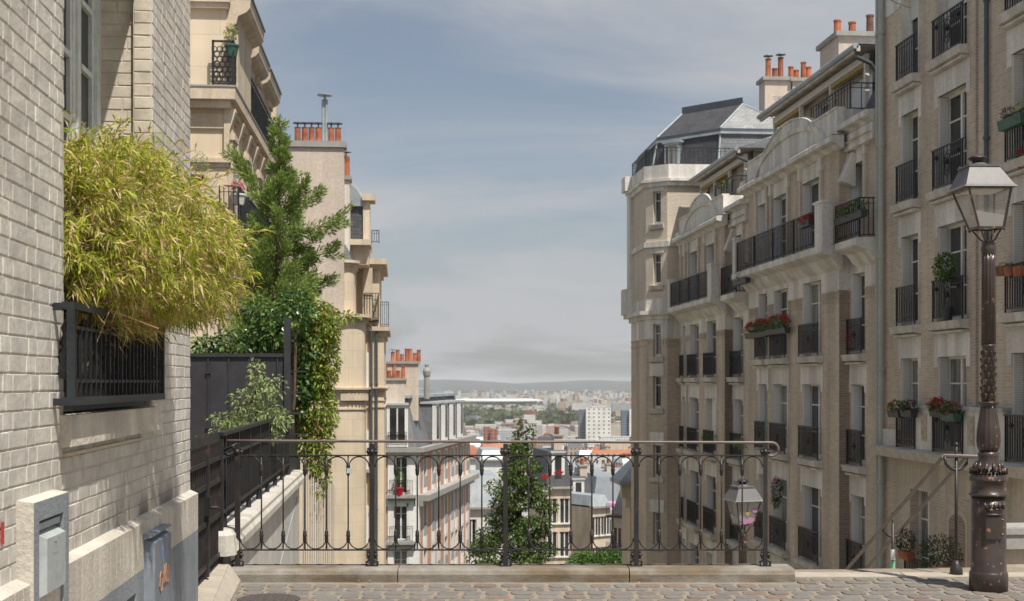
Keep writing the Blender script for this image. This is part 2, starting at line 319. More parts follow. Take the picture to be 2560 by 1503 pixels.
c = ramp(t, noise(t, 0.003, 8), [(0.35, (0.035, 0.045, 0.05)), (0.6, (0.055, 0.065, 0.06)), (0.75, (0.12, 0.12, 0.11))])
t.links.new(c, b.inputs['Base Color']); b.inputs['Roughness'].default_value = 0.95

# ------------------------------------------------------------------ mesh builder and scene objects
class Fr:                                            # facade frame: u along the wall, d outwards, z up
    def __init__(s, o, u, n): s.o = Vector((o[0], o[1], 0)); s.u = Vector((u[0], u[1], 0)).normalized(); s.n = Vector((n[0], n[1], 0)).normalized()
    def __call__(s, u, d, z): p = s.o + s.u * u + s.n * d; return (p.x, p.y, z)
WEST = lambda X: Fr((X, 0), (0, 1), (-1, 0))         # wall in plane x=X looking towards -x, u = world y
EAST = lambda X: Fr((X, 0), (0, 1), (1, 0))
SOUTH = lambda Y: Fr((0, Y), (1, 0), (0, -1))        # wall in plane y=Y looking at the camera, u = world x
XY = Fr((0, 0), (1, 0), (0, 1))
class MB:
    def __init__(s): s.v = []; s.f = []; s.m = []
    def face(s, pts, m=0):
        n = len(s.v); s.v.extend([tuple(p) for p in pts]); s.f.append(tuple(range(n, n + len(pts)))); s.m.append(m)
    def hexa(s, p, m=0):                             # 8 points: 4 bottom, 4 top
        n = len(s.v); s.v.extend([tuple(q) for q in p])
        for f in ((0, 3, 2, 1), (4, 5, 6, 7), (0, 1, 5, 4), (1, 2, 6, 5), (2, 3, 7, 6), (3, 0, 4, 7)):
            s.f.append(tuple(n + i for i in f)); s.m.append(m)
    def fb(s, F, u0, u1, d0, d1, z0, z1, m=0):
        s.hexa([F(u0, d0, z0), F(u1, d0, z0), F(u1, d1, z0), F(u0, d1, z0), F(u0, d0, z1), F(u1, d0, z1), F(u1, d1, z1), F(u0, d1, z1)], m)
    def box(s, x0, x1, y0, y1, z0, z1, m=0): s.fb(XY, x0, x1, y0, y1, z0, z1, m)
    def prism(s, F, pts, d0, d1, m=0):               # outline in (u,z), extruded along d
        n = len(pts); b = len(s.v)
        s.v.extend([F(u, d0, z) for u, z in pts]); s.v.extend([F(u, d1, z) for u, z in pts])
        s.f.append(tuple(b + i for i in range(n))); s.m.append(m); s.f.append(tuple(b + n + i for i in reversed(range(n)))); s.m.append(m)
        for i in range(n):
            j = (i + 1) % n; s.f.append((b + i, b + j, b + n + j, b + n + i)); s.m.append(m)
    def plan(s, pts, z0, z1, m=0, top=None):         # outline in (x,y), extruded in z; top = scaled/shifted outline
        n = len(pts); b = len(s.v); tp = top or pts
        s.v.extend([(x, y, z0) for x, y in pts]); s.v.extend([(x, y, z1) for x, y in tp])
        s.f.append(tuple(b + i for i in reversed(range(n)))); s.m.append(m); s.f.append(tuple(b + n + i for i in range(n))); s.m.append(m)
        for i in range(n):
            j = (i + 1) % n; s.f.append((b + i, b + j, b + n + j, b + n + i)); s.m.append(m)
    def tube(s, pts, r, n=8, m=0, caps=True):
        pts = [Vector(p) for p in pts]; b = len(s.v); k = len(pts)
        rr = r if isinstance(r, (list, tuple)) else [r] * k
        for i, p in enumerate(pts):
            t = (pts[min(i + 1, k - 1)] - pts[max(i - 1, 0)]).normalized()
            a = Vector((0, 0, 1)) if abs(t.z) < 0.9 else Vector((1, 0, 0))
            e = t.cross(a).normalized(); g = e.cross(t)
            for j in range(n):
                q = 2 * math.pi * (j + .5) / n; s.v.append(tuple(p + e * math.cos(q) * rr[i] + g * math.sin(q) * rr[i]))
        for i in range(k - 1):
            for j in range(n):
                a0 = b + i * n + j; a1 = b + i * n + (j + 1) % n; s.f.append((a0, a1, a1 + n, a0 + n)); s.m.append(m)
        if caps:
            s.f.append(tuple(b + j for j in range(n))); s.m.append(m); s.f.append(tuple(b + (k - 1) * n + j for j in reversed(range(n)))); s.m.append(m)
    def lathe(s, c, prof, n=16, m=0, flute=0.0, nf=0):
        b = len(s.v); k = len(prof)
        for r, z in prof:
            for j in range(n):
                q = 2 * math.pi * j / n; rr = r * (1 + flute * math.cos(nf * q)) if flute else r
                s.v.append((c[0] + rr * math.cos(q), c[1] + rr * math.sin(q), c[2] + z))
        for i in range(k - 1):
            for j in range(n):
                a0 = b + i * n + j; a1 = b + i * n + (j + 1) % n; s.f.append((a0, a1, a1 + n, a0 + n)); s.m.append(m)
        s.f.append(tuple(b + j for j in reversed(range(n)))); s.m.append(m); s.f.append(tuple(b + (k - 1) * n + j for j in range(n))); s.m.append(m)
    def ball(s, c, r, n=10, m=0, sz=1.0):
        s.lathe(c, [(max(1e-4, r * math.sin(math.pi * i / 6)), -r * sz * math.cos(math.pi * i / 6)) for i in range(7)], n, m)
    def wall(s, F, u0, u1, z0, z1, ops=(), m=0, rev=0.25, mr=None):    # wall sheet with openings and reveals
        ops = [(max(a, u0), min(b, u1), max(c, z0), min(d, z1)) for a, b, c, d in ops if b > u0 and a < u1 and d > z0 and c < z1]
        us = sorted(set([u0, u1] + [x for o in ops for x in o[:2]])); zs = sorted(set([z0, z1] + [x for o in ops for x in o[2:]]))
        for i in range(len(us) - 1):
            for j in range(len(zs) - 1):
                uc = (us[i] + us[i + 1]) / 2; zc = (zs[j] + zs[j + 1]) / 2
                if any(a < uc < b and c < zc < d for a, b, c, d in ops): continue
                s.face([F(us[i], 0, zs[j]), F(us[i + 1], 0, zs[j]), F(us[i + 1], 0, zs[j + 1]), F(us[i], 0, zs[j + 1])], m)
        mr = m if mr is None else mr
        for a, b, c, d in ops:
            s.face([F(a, 0, c), F(a, 0, d), F(a, -rev, d), F(a, -rev, c)], mr); s.face([F(b, 0, c), F(b, -rev, c), F(b, -rev, d), F(b, 0, d)], mr)
            if d < z1 - 1e-6: s.face([F(a, 0, d), F(b, 0, d), F(b, -rev, d), F(a, -rev, d)], mr)
            if c > z0 + 1e-6: s.face([F(a, 0, c), F(a, -rev, c), F(b, -rev, c), F(b, 0, c)], mr)
def obj(name, mb, mats, parent=None, smooth=False, fix=True, loc=None):
    me = bpy.data.meshes.new(name); me.from_pydata(mb.v, [], mb.f)
    if isinstance(mats, str): mats = [mats]
    for k in mats: me.materials.append(MATS[k])
    if len(mats) > 1: me.polygons.foreach_set('material_index', [min(i, len(mats) - 1) for i in mb.m])
    if fix:
        bm = bmesh.new(); bm.from_mesh(me); bmesh.ops.recalc_face_normals(bm, faces=bm.faces); bm.to_mesh(me); bm.free()
        uv = me.uv_layers.new(name='UVMap'); d = [0.0] * (len(me.loops) * 2); V = me.vertices
        for p in me.polygons:
            n = p.normal; h = math.hypot(n.x, n.y)
            for li in p.loop_indices:
                q = V[me.loops[li].vertex_index].co
                if h > 0.3: a, b = (-n.y * q.x + n.x * q.y) / h, q.z / max(h, .5)
                else: a, b = q.x, q.y
                d[2 * li] = a; d[2 * li + 1] = b
        uv.data.foreach_set('uv', d)
    if smooth: me.polygons.foreach_set('use_smooth', [True] * len(me.polygons))
    me.update()
    o = bpy.data.objects.new(name, me); SC.collection.objects.link(o)
    if parent is not None:
        o.parent = parent
        if parent.type == 'EMPTY' and parent.get('_w'): o.location = -Vector(parent.location)
    if loc: o.location = loc
    return o
def tag(o, label, cat=None, group=None, kind=None):
    o['label'] = label
    if cat: o['category'] = cat
    if group: o['group'] = group
    if kind: o['kind'] = kind
    return o
def thing(name, label, cat, loc=(0, 0, 0), group=None, world=True, rz=0):   # world: child meshes are given in world coordinates
    o = bpy.data.objects.new(name, None); SC.collection.objects.link(o); o.location = loc; o.rotation_euler = (0, 0, rz)
    o.empty_display_size = 0.2
    if world: o['_w'] = 1
    tag(o, label, cat, group); return o
def struct(name, mb, mats, smooth=False):
    o = obj(name, mb, mats, None, smooth); o['kind'] = 'structure'; return o
def copy_tree(o, parent=None):
    c = o.copy(); SC.collection.objects.link(c); c.parent = parent
    for ch in [x for x in SC.collection.objects if x.parent == o]: copy_tree(ch, c)
    return c
def rnd(a, b): return random.uniform(a, b)
def rvec():
    while True:
        v = Vector((rnd(-1, 1), rnd(-1, 1), rnd(-1, 1)))
        if 0.05 < v.length < 1: return v.normalized()
def leaf(mb, p, dirv, ln, wd, m=0, bend=0.3):        # a pointed blade of four triangles in two folds
    dirv = dirv.normalized(); s = dirv.cross(rvec())
    if s.length < .05: s = dirv.cross(Vector((1, 0, .1)))
    s = s.normalized() * wd * .5; dn = Vector((0, 0, -bend * ln))
    a = p; b = p + dirv * ln * .45; c = p + dirv * ln + dn
    n = len(mb.v); mb.v.extend([tuple(a), tuple(b + s), tuple(c), tuple(b - s)]); mb.f.append((n, n + 1, n + 2, n + 3)); mb.m.append(m)
def clump(mb, c, rad, n, ln, wd, m=0, up=0.2, ms=None, shell=0.5):     # leaf cloud filling an ellipsoid
    c = Vector(c)
    for _ in range(n):
        v = rvec(); r = shell + (1 - shell) * random.random() ** .5
        p = c + Vector((v.x * rad[0] * r, v.y * rad[1] * r, v.z * rad[2] * r))
        d = (v + rvec() * .9 + Vector((0, 0, up))).normalized()
        mm = m if ms is None else random.choices(range(len(ms)), ms)[0]
        leaf(mb, p, d, ln * rnd(.7, 1.2), wd * rnd(.7, 1.2), mm)
HAZE = 0.00006
# ------------------------------------------------------------------ landing, steps, terrain
def gz(y):                                           # general ground level along the street
    pts = [(-50, 0), (11.2, 0), (31, -9.9), (60, -17), (90, -24), (140, -32), (300, -40), (700, -60), (1500, -80), (2500, -89), (60000, -89)]
    for (a, za), (b, zb) in zip(pts, pts[1:]):
        if y <= b: return za + (zb - za) * (y - a) / (b - a)
    return -89
mb = MB()
ys = [9.2, 11.19, 11.21, 20, 31, 45, 60, 75, 90, 140, 200, 300, 500, 700, 1100, 1500, 2500, 4000, 6000, 9000, 14000, 20000]
xs = [-20000, -9000, -4000, -1500, -600, -250, -100, -40, -12, 0, 12, 40, 100, 250, 600, 1500, 4000, 9000, 20000]
for j in range(len(ys) - 1):
    for i in range(len(xs) - 1):
        mb.face([(xs[i], ys[j], gz(ys[j]) - 1.2), (xs[i + 1], ys[j], gz(ys[j]) - 1.2), (xs[i + 1], ys[j + 1], gz(ys[j + 1]) - 1.2), (xs[i], ys[j + 1], gz(ys[j + 1]) - 1.2)])
struct('ground', mb, 'terrain')
mb = MB(); mb.box(-30, 60, -60, 11.1, -1.3, -0.007); struct('landing', mb, 'sand_joint')
mb = MB()                                            # granite edge of the landing beside the kerb block
x = 2.87
CF = Fr((0, 0), (CT, -ST), (ST, CT)); CF.o = Vector((0, 0, 0))       # frame parallel to the picture: u to the right, d = distance
random.seed(3)
while x < 9.5:
    w = rnd(.9, 1.3); mb.fb(CF, x - .6, x - .6 + w - .012, 10.86, 11.12, -.3, 0.004); x += w
struct('landing_edge', mb, 'granite_light')
mb = MB()
for i in range(60):
    y = 11.15 + i * .33; mb.box(-1.25, 12.2, y, y + .36, -.165 * (i + 1) - .9, -.165 * (i + 1))
struct('steps', mb, 'granite_light')
random.seed(11)
mb = MB(); row = 0; d = 8.6                          # cobbles as rounded setts
while d < 10.84:
    dr = rnd(.15, .18); u = -2.9 + rnd(-.2, 0)
    while u < 6.6:
        w = rnd(.15, .21)
        j = lambda: rnd(-.006, .006)
        p = [(u + j() + .01, d + j() + .008), (u + w + j() - .01, d + j() + .008), (u + w + j() - .01, d + dr + j() - .008), (u + j() + .01, d + dr + j() - .008)]
        dmax = 10.60 if u + w < 2.36 else 10.84
        if d + dr * .6 < dmax:
            z0 = -.012; z1 = rnd(-.004, .002); i1 = .010; i2 = .030
            cu = sum(q[0] for q in p) / 4; cd = sum(q[1] for q in p) / 4
            def ring(k, z):
                out = []
                for q in p:
                    for sgn in ((.62, 1), (1, .62)):
                        a = cu + (q[0] - cu) * (1 - k / w * 2) * sgn[0] if sgn[0] < 1 else cu + (q[0] - cu) * (1 - k / w * 2)
                        b2 = cd + (q[1] - cd) * (1 - k / dr * 2) * (sgn[1] if sgn[1] < 1 else 1)
                        out.append((math.atan2(b2 - cd, a - cu), a, b2))
                out.sort(); return [CF(a, b2, z) for _, a, b2 in out]
            r0, r1, r2 = ring(0, z0 - .01), ring(i1 * .4, z1), ring(i2, z1 + .003)
            n = len(mb.v); mb.v.extend(r0 + r1 + r2)
            for k in range(8):
                q = (k + 1) % 8
                mb.f.append((n + k, n + q, n + 8 + q, n + 8 + k)); mb.f.append((n + 8 + k, n + 8 + q, n + 16 + q, n + 16 + k)); mb.m += [0, 0]
            mb.f.append(tuple(n + 16 + k for k in range(8))); mb.m.append(0)
        u += w + rnd(.004, .014)
    d += dr + .006; row += 1
struct('cobbles', mb, 'cobble', smooth=False)
# kerb block under the railing, four stones with worn noses
mb = MB(); edges = [-2.345, -1.06, .47, 1.0, 2.28]
edges = [-2.345, -0.30 - .62, .325 + .62, 2.28]
for a, b in zip(edges, edges[1:]):
    a += .004; b -= .004; prof = [(10.62, -.02), (10.615, .055), (10.63, .085), (10.665, .10), (10.93, .10), (10.93, -.6)]
    k = 10
    for i in range(k):
        u0 = a + (b - a) * i / k; u1 = a + (b - a) * (i + 1) / k
        for q in range(len(prof) - 1):
            (d0, z0), (d1, z1) = prof[q], prof[q + 1]
            random.seed(int(u0 * 1000) + q); e0 = rnd(-.004, .004) if 0 < q < 3 else 0
            mb.face([CF(u0, d0, z0), CF(u1, d0, z0), CF(u1, d1, z1), CF(u0, d1, z1)])
    for e in (a, b): mb.face([CF(e, d0, z0) for d0, z0 in prof])
struct('kerb', mb, 'granite')
# sloping concrete kerb at the gate, left
mb = MB()
mb.hexa([(-1.44, 9.0, -.2), (-1.22, 9.0, -.2), (-1.30, 11.0, -.2), (-1.56, 11.0, -.2), (-1.44, 9.0, .10), (-1.27, 9.0, .09), (-1.385, 10.9, .13), (-1.56, 10.9, .15)])
mb.hexa([(-1.27, 9.0, -.2), (-1.19, 9.0, -.2), (-1.24, 10.75, -.2), (-1.385, 10.9, -.2), (-1.27, 9.0, .085), (-1.20, 9.0, .01), (-1.27, 10.7, .02), (-1.385, 10.9, .125)])
struct('gate_kerb', mb, 'granite_light')
mb = MB(); c = at(672, 1500, 9.72)
mb.lathe((c.x, c.y, -.03), [(.23, 0), (.23, .04), (.215, .045), (.0001, .045)], 28)
o = obj('manhole_cover', mb, 'cast_cover'); tag(o, 'round cast iron manhole cover set flush in the cobbles', 'manhole cover')

# ------------------------------------------------------------------ near house, painted brick
HX = -1.43
fl = EAST(HX)
hs_ = thing('brick_house', 'near house of painted cream brick with a tall white window and bamboo on its guard', 'house', (-3, 7, 0))
OY0, OY1, OZ0, OZ1 = 5.77, 7.78, 1.42, 4.24
END = 9.17
def bricks(mb, F, u0, u1, z0, z1, skip=None, seed=1, d0=0.0, m=0):
    random.seed(seed); row = 0; z = z0
    while z < z1 - .02:
        u = u0 - (.18 if row % 2 else 0) - (.02 if row % 3 else .05); k = row % 2
        while u < u1:
            w = .235 if k % 2 == 0 else .125
            a, b = max(u, u0), min(u + w, u1)
            if b - a > .02 and not (skip and any(a < s[1] and b > s[0] and z < s[3] - .02 and z + .07 > s[2] + .02 for s in skip)):
                add_brick(mb, F, a, b, z, z + .0705, d0, m)
            elif skip:
                for s in skip:
                    if z < s[3] - .02 and z + .07 > s[2] + .02 and a < s[1] and b > s[0]:
                        if a < s[0] - .03: add_brick(mb, F, a, s[0], z, z + .0705, d0, m)
                        if b > s[1] + .03: add_brick(mb, F, s[1], b, z, z + .0705, d0, m)
            u += w; k += 1
        z += .0705; row += 1
def add_brick(mb, F, a, b, z0, z1, d0, m):
    g = .003; h = rnd(.0028, .0048); i = .0035
    t = [rnd(-.0011, .0011) for _ in range(4)]
    P = [(a + g, z0 + g), (b - g, z0 + g), (b - g, z1 - g), (a + g, z1 - g)]
    Q = [(a + g + i, z0 + g + i), (b - g - i, z0 + g + i), (b - g - i, z1 - g - i * .8), (a + g + i, z1 - g - i * .8)]
    j = lambda: rnd(-.0018, .0018)
    n = len(mb.v); mb.v.extend([F(u, d0 - .001, z) for u, z in P]); mb.v.extend([F(u + j(), d0 + h + t[k], z + j()) for k, (u, z) in enumerate(Q)])
    for k in range(4):
        q = (k + 1) % 4; mb.f.append((n + k, n + q, n + 4 + q, n + 4 + k)); mb.m.append(m)
    mb.f.append((n + 4, n + 5, n + 6, n + 7)); mb.m.append(m)
mb = MB()
mb.wall(fl, 2.5, END, -.3, 4.9, [(OY0, OY1, OZ0, OZ1)], 0, .105)
OY2 = OY1 + .045
for q in ([(HX - .105, OY1, OZ0), (HX - .105, OY2, OZ0), (HX - .105, OY2, OZ1), (HX - .105, OY1, OZ1)], [(HX - .105, OY2, OZ0), (HX - .36, OY2, OZ0), (HX - .36, OY2, OZ1), (HX - .105, OY2, OZ1)], [(HX - .105, OY0, OZ0), (HX - .36, OY0, OZ0), (HX - .36, OY0, OZ1), (HX - .105, OY0, OZ1)], [(HX - .105, OY0, OZ0), (HX - .36, OY0, OZ0), (HX - .36, OY2, OZ0), (HX - .105, OY2, OZ0)], [(HX - .105, OY0, OZ1), (HX - .36, OY0, OZ1), (HX - .36, OY2, OZ1), (HX - .105, OY2, OZ1)]): mb.face(q)
mb.face([(HX, END, -.3), (-6, END, -.3), (-6, END, 4.9), (HX, END, 4.9)])
mb.face([(HX, 2.5, -.3), (-6, 2.5, -.3), (-6, 2.5, 4.9), (HX, 2.5, 4.9)])
mb.face([(HX, 2.5, 4.9), (HX, END, 4.9), (-6, END, 4.9), (-6, 2.5, 4.9)])
obj('wall', mb, 'mortar_cream', hs_)
mb = MB()
bricks(mb, fl, 3.6, END - .0, .86, 4.9, [(OY0, OY1, OZ0 - .03, OZ1)], 5)
o = obj('brickwork', mb, 'brick_painted', hs_)
mb = MB(); rf = SOUTH(OY1)                            # far reveal of the window, facing the camera, in two steps
bricks(mb, rf, HX - .105, HX, OZ0, OZ1, None, 8)
rf2 = SOUTH(OY1 + .045)
bricks(mb, rf2, HX - .335, HX - .108, OZ0, OZ1, None, 9)
obj('reveal_brickwork', mb, 'brick_painted_warm', hs_)
mb = MB()                                            # near reveal and lintel
mb.fb(fl, OY0 - .12, OY1 + .12, -.05, .012, OZ1 + .002, OZ1 + .22)
obj('lintel', mb, 'brick_painted_warm', hs_)
# window: frame set 0.3 m back
wx = HX - .33; fr = EAST(wx)
mb = MB(); f0, f1, g0, g1 = OY0 + .002, OY1 + .043, 1.5, OZ1 - .002
for a, b in ((f0, f0 + .09), (f1 - .10, f1)): mb.fb(fr, a, b, -.05, .035, g0, g1)
mb.fb(fr, f0 + .09, f1 - .1, -.05, .035, g1 - .1, g1); mb.fb(fr, f0 + .09, f1 - .1, -.05, .035, g0, g0 + .09)
midy = 7.30
for a, b in ((midy - .075, midy), (midy + .004, midy + .08)): mb.fb(fr, a, b, -.03, .02, g0 + .09, g1 - .1)
mb.fb(fr, midy - .015, midy + .015, .02, .03, g0 + .09, g1 - .1)
for lo, hi in ((f0 + .09, midy - .075), (midy + .08, f1 - .1)):
    mb.fb(fr, lo, lo + .045, -.03, .015, g0 + .09, g1 - .1); mb.fb(fr, hi - .045, hi, -.03, .015, g0 + .09, g1 - .1)
    for zb in (1.98, 2.32, 2.66, 3.00, 3.34, 3.70): mb.fb(fr, lo + .06, hi - .06, -.02, .018, zb - .016, zb + .016)
wf = obj('window', mb, 'frame_white', hs_)
for lo, hi in ((f0 + .1, midy - .08), (midy + .09, f1 - .11)):
    mb = MB(); mb.fb(fr, lo, hi, -.012, -.006, g0 + .06, g1 - .06); obj('pane', mb, 'near_glass', wf)
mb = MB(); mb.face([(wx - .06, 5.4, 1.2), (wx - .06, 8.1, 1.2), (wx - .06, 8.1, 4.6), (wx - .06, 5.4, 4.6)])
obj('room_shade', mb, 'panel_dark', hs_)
# sill block and the drip course under it
mb = MB()
mb.hexa([fl(5.69, -.3, 1.30), fl(7.80, -.3, 1.30), fl(7.80, .055, 1.33), fl(5.69, .055, 1.33), fl(5.69, -.3, 1.47), fl(7.80, -.3, 1.47), fl(7.80, .045, 1.462), fl(5.69, .045, 1.462)])
obj('window_sill', mb, 'concrete_rough', hs_)
mb = MB(); mb.fb(fl, 5.74, 7.45, .0, .02, 1.285, 1.30); obj('drip_course', mb, 'mortar_cream', hs_)
# plinth: cream upper part with drawn joints, grey-blue base
PX = .055
mb = MB(); vent = (6.2, 7.05, .05, .50)
FP = EAST(HX + PX)
mb.wall(FP, 2.5, END, .60, .845, [], 0, .2); mb.wall(FP, 2.5, END, -.3, .60, [vent], 1, .25)
mb.face([FP(2.5, 0, .845), FP(END, 0, .845), fl(END, -.01, .875), fl(2.5, -.01, .875)])
mb.face([FP(END, 0, -.3), FP(END, 0, .60), fl(END, -.3, .60), fl(END, -.3, -.3)], 1)
mb.face([FP(END, 0, .60), FP(END, 0, .845), fl(END, -.01, .875), fl(END, -.3, .60)], 0)
mb.face([fl(6.2, -.2, .05), fl(7.05, -.2, .05), fl(7.05, -.2, .5), fl(6.2, -.2, .5)], 2)
random.seed(4); y = 4.4
while y < END - .1:
    w = rnd(.003, .006); z0 = rnd(.61, .70); mb.fb(FP, y, y + w, .0, .0018, z0, .84); y += rnd(.06, .24)
obj('plinth', mb, ['render_cream', 'render_greyblue', 'panel_dark'], hs_)
# gas meter surround and the near cover
mb = MB(); a, b = 5.06, 5.585
hole = (5.135, 5.50, .50, 1.075)
FM = EAST(HX + .068)
mb.wall(FM, a, b, .2, 1.15, [hole], 1, .05)
mb.face([fl(a, 0, .2), FM(a, 0, .2), FM(a, 0, 1.15), fl(a, 0, 1.16)], 0); mb.face([fl(b, 0, .2), FM(b, 0, .2), FM(b, 0, 1.15), fl(b, 0, 1.16)], 0)
mb.face([fl(a, 0, 1.16), FM(a, 0, 1.15), FM(b, 0, 1.15), fl(b, 0, 1.16)], 0)
mb.face([FM(hole[0], -.05, hole[2]), FM(hole[1], -.05, hole[2]), FM(hole[1], -.05, hole[3]), FM(hole[0], -.05, hole[3])], 2)
mt = obj('meter_surround', mb, ['render_cream', 'render_greyblue', 'panel_dark'], hs_)
mb = MB()
def cover(mb, F, u0, u1, z0, z1, d0, d1, i=.03):
    mb.hexa([F(u0, d0, z0), F(u1, d0, z0), F(u1 - i * .4, d1, z0 + i), F(u0 + i, d1, z0 + i), F(u0, d0, z1), F(u1, d0, z1), F(u1 - i * .4, d1, z1 - i), F(u0 + i, d1, z1 - i)])
cover(mb, FM, 5.165, 5.485, .76, 1.03, -.045, .014)
mb.fb(FM, 5.15, 5.49, -.045, -.012, 1.035, 1.06)
obj('meter_cover', mb, 'meter_white', hs_)
mb = MB()                                            # faint stencil marks on the cover
for k, (u, z, w, h) in enumerate([(5.30, .975, .03, .004), (5.305, .955, .004, .02), (5.33, .955, .004, .024), (5.36, .985, .02, .004), (5.29, .93, .004, .01), (5.305, .93, .012, .004), (5.33, .928, .004, .012), (5.35, .93, .012, .004)]):
    mb.fb(FM, u, u + w, .0125, .0152, z, z + h)
obj('stencil_marks', mb, 'meter_grey', hs_)
mb = MB(); FQ = EAST(HX + PX)                          # far meter cover, grey, scribbled on
cover(mb, FQ, 7.25, 7.80, .10, .755, .0, .055, .025)
mb.hexa([FQ(7.22, 0, .755), FQ(7.81, 0, .755), FQ(7.81, .05, .768), FQ(7.22, .05, .768), FQ(7.22, 0, .785), FQ(7.81, 0, .785), FQ(7.81, .05, .778), FQ(7.22, .05, .778)])
m2 = obj('meter_cover', mb, 'meter_grey', hs_); m2['label'] = 'dark grey far meter cover with an orange scribble'
mb = MB(); Q = lambda u, z: FQ(u, .058, z)
mb.tube([Q(7.44, .555), Q(7.41, .53), Q(7.40, .48), Q(7.43, .445), Q(7.47, .46), Q(7.48, .52), Q(7.44, .555)], .003, 5)
for uu in (7.53, 7.58): mb.tube([Q(uu + .02, .58), Q(uu, .53), Q(uu, .48), Q(uu + .02, .455)], .003, 5)
mb.tube([Q(7.62, .54), Q(7.62, .475), Q(7.66, .47), Q(7.68, .56), Q(7.67, .465)], .003, 5)
obj('scribble', mb, 'paint_orange', m2)
mb = MB(); mb.fb(FQ, 7.50, 7.512, .054, .058, .62, .685); mb.fb(FQ, 7.51, 7.53, .054, .058, .65, .66); obj('blue_mark', mb, 'paint_blue', m2)
mb = MB(); mb.fb(fl, 4.86, 4.893, .007, .0098, 1.02, 1.10); obj('red_paint_mark', mb, 'paint_red', hs_)

# window guard: boxed iron balustrade in front of the sill
gd = thing('window_guard', 'black iron box guard with cast ornaments fixed over the near window sill', 'window guard', (HX, 6.7, 1.5))
GX = .07; G0, G1 = 5.58, 7.70
mb = MB()
mb.hexa([fl(G0, GX - .03, 1.905), fl(G1, GX - .03, 1.905), fl(G1, GX + .02, 1.905), fl(G0, GX + .02, 1.905), fl(G0, GX - .03, 1.935), fl(G1, GX - .03, 1.935), fl(G1, GX + .02, 1.935), fl(G0, GX + .02, 1.935)])
mb.fb(fl, G0, G1, GX - .03, GX + .02, 1.505, 1.54)
for e in (G0, G1 - .03): mb.fb(fl, e, e + .03, GX - .010, GX + .018, 1.54, 1.905)
for z in (1.505, 1.90): mb.fb(fl, G0, G0 + .035, .0, GX - .03, z, z + .03); mb.fb(fl, G1 - .035, G1, .0, GX - .03, z, z + .03)
obj('frame', mb, 'iron_blue', gd)
mb = MB(); k = 22
for i in range(k):
    u = G0 + .05 + (G1 - G0 - .1) * (i + .5) / k; top = 1.905 if i % 3 == 0 else 1.835
    mb.fb(fl, u - .005, u + .005, GX - .006, GX + .008, 1.54, top)
mb.fb(fl, G0 + .05, G1 - .05, GX - .015, GX + .005, 1.825, 1.84); mb.fb(fl, G0 + .05, G1 - .05, GX - .015, GX + .005, 1.60, 1.614)
obj('bars', mb, 'iron_black', gd)
for i in range(8):
    mb = MB(); u = G0 + .11 + (G1 - G0 - .22) * i / 7; p = fl(u, GX - .045, 1.70)
    mb.lathe((p[0], p[1], 1.615), [(.006, 0), (.03, .01), (.036, .045), (.02, .075), (.032, .10), (.012, .135), (.022, .15), (.008, .19), (.018, .215), (.004, .245)], 10)
    for s in (-1, 1):
        q = Vector(fl(u + .03 * s, GX - .03, 1.72)); mb.tube([q + Vector((0, math.sin(a) * .018 * s, math.cos(a) * .022)) for a in [x * .7 for x in range(8)]], .005, 5)
        q = Vector(fl(u + .025 * s, GX - .025, 1.86)); mb.tube([q + Vector((0, math.sin(a) * .016 * s, math.cos(a) * .014)) for a in [x * .7 for x in range(8)]], .006, 5)
    obj('cast_ornament', mb, 'iron_gloss', gd, smooth=True)
# bamboo
random.seed(21)
mb = MB(); stems = MB()
bt = thing('bamboo_plant', 'overgrown bamboo with green and straw leaves spilling over the window guard', 'plant', (-1.5, 6.7, 1.5))
def bamboo_ok(p):
    if p.x < HX + .015 and not (OY0 + .02 < p.y < OY1 - .03): return False
    if p.x < HX - .30: return False
    return True
from mathutils import noise as mn
BC = Vector((-1.45, 6.95, 2.34))
def bsurf(v):                                        # lumpy outer shell of the bush for direction v
    t = (v.y + 1) / 2; rx = .30 + .42 * t; rz = (.47 if v.z > 0 else .50) - (.22 * max(0, v.y) if v.z > 0 else -.0)
    k = 1 + .16 * mn.noise(v * 2.3 + Vector((3, 1, 7))) + .10 * mn.noise(v * 5.5)
    return BC + Vector((v.x * rx, v.y * 1.20, v.z * rz - .05 * max(0, v.y))) * k
for _ in range(2600):                                # shoots: each a short arching stem with a fan of drooping blades
    v = rvec(); p = bsurf(v); p = BC + (p - BC) * min(1.0, random.random() ** .35 * .5 + .52)
    if v.y < 0: p.y = BC.y + (p.y - BC.y) * (1 + .12 * (1 - abs(v.y)))
    out = Vector((.5 + v.x * .6, v.y * .7 + rnd(-.5, .5), v.z * .5 + rnd(-.5, .5))).normalized()
    hue = rnd(-.1, .1)
    for q in range(random.choice((12, 16, 20, 24))):
        s_ = random.random(); c = p + out * (s_ - .5) * .16 + Vector((0, 0, -.05 * s_ * s_)) + rvec() * .012
        if not bamboo_ok(c) or c.z < 1.80 + .08 * random.random(): continue
        if c.x > HX + .12 and c.z < 2.0 - .05 * (c.y - 6.5) + rnd(-.04, .03): continue
        if c.x < HX + .1 and c.z < 1.95 and random.random() < .7: continue
        d = out * rnd(.1, 1) + rvec() * .85 + Vector((0, 0, -.30))
        leaf(mb, c, d, rnd(.035, .085), rnd(.006, .011), 0, rnd(.1, .5))
for _ in range(90):                                  # wisps breaking the outline
    v = rvec(); v.z = abs(v.z) * .8 + .1; v.normalize(); p = bsurf(v)
    if not bamboo_ok(p): continue
    d = (v + Vector((.2, rnd(-.5, .6), .55))).normalized(); ln = rnd(.08, .20)
    q = [p, p + d * ln * .5, p + d * ln + Vector((.02, .02, -.03))]
    stems.tube(q, .0018, 4)
    for i in range(7): leaf(mb, q[1].lerp(q[2], rnd(-.8, 1)), d + rvec() * .9, rnd(.05, .09), .010, 0, .3)
obj('foliage', mb, 'bamboo_leaf', bt, fix=False)
mb = MB()
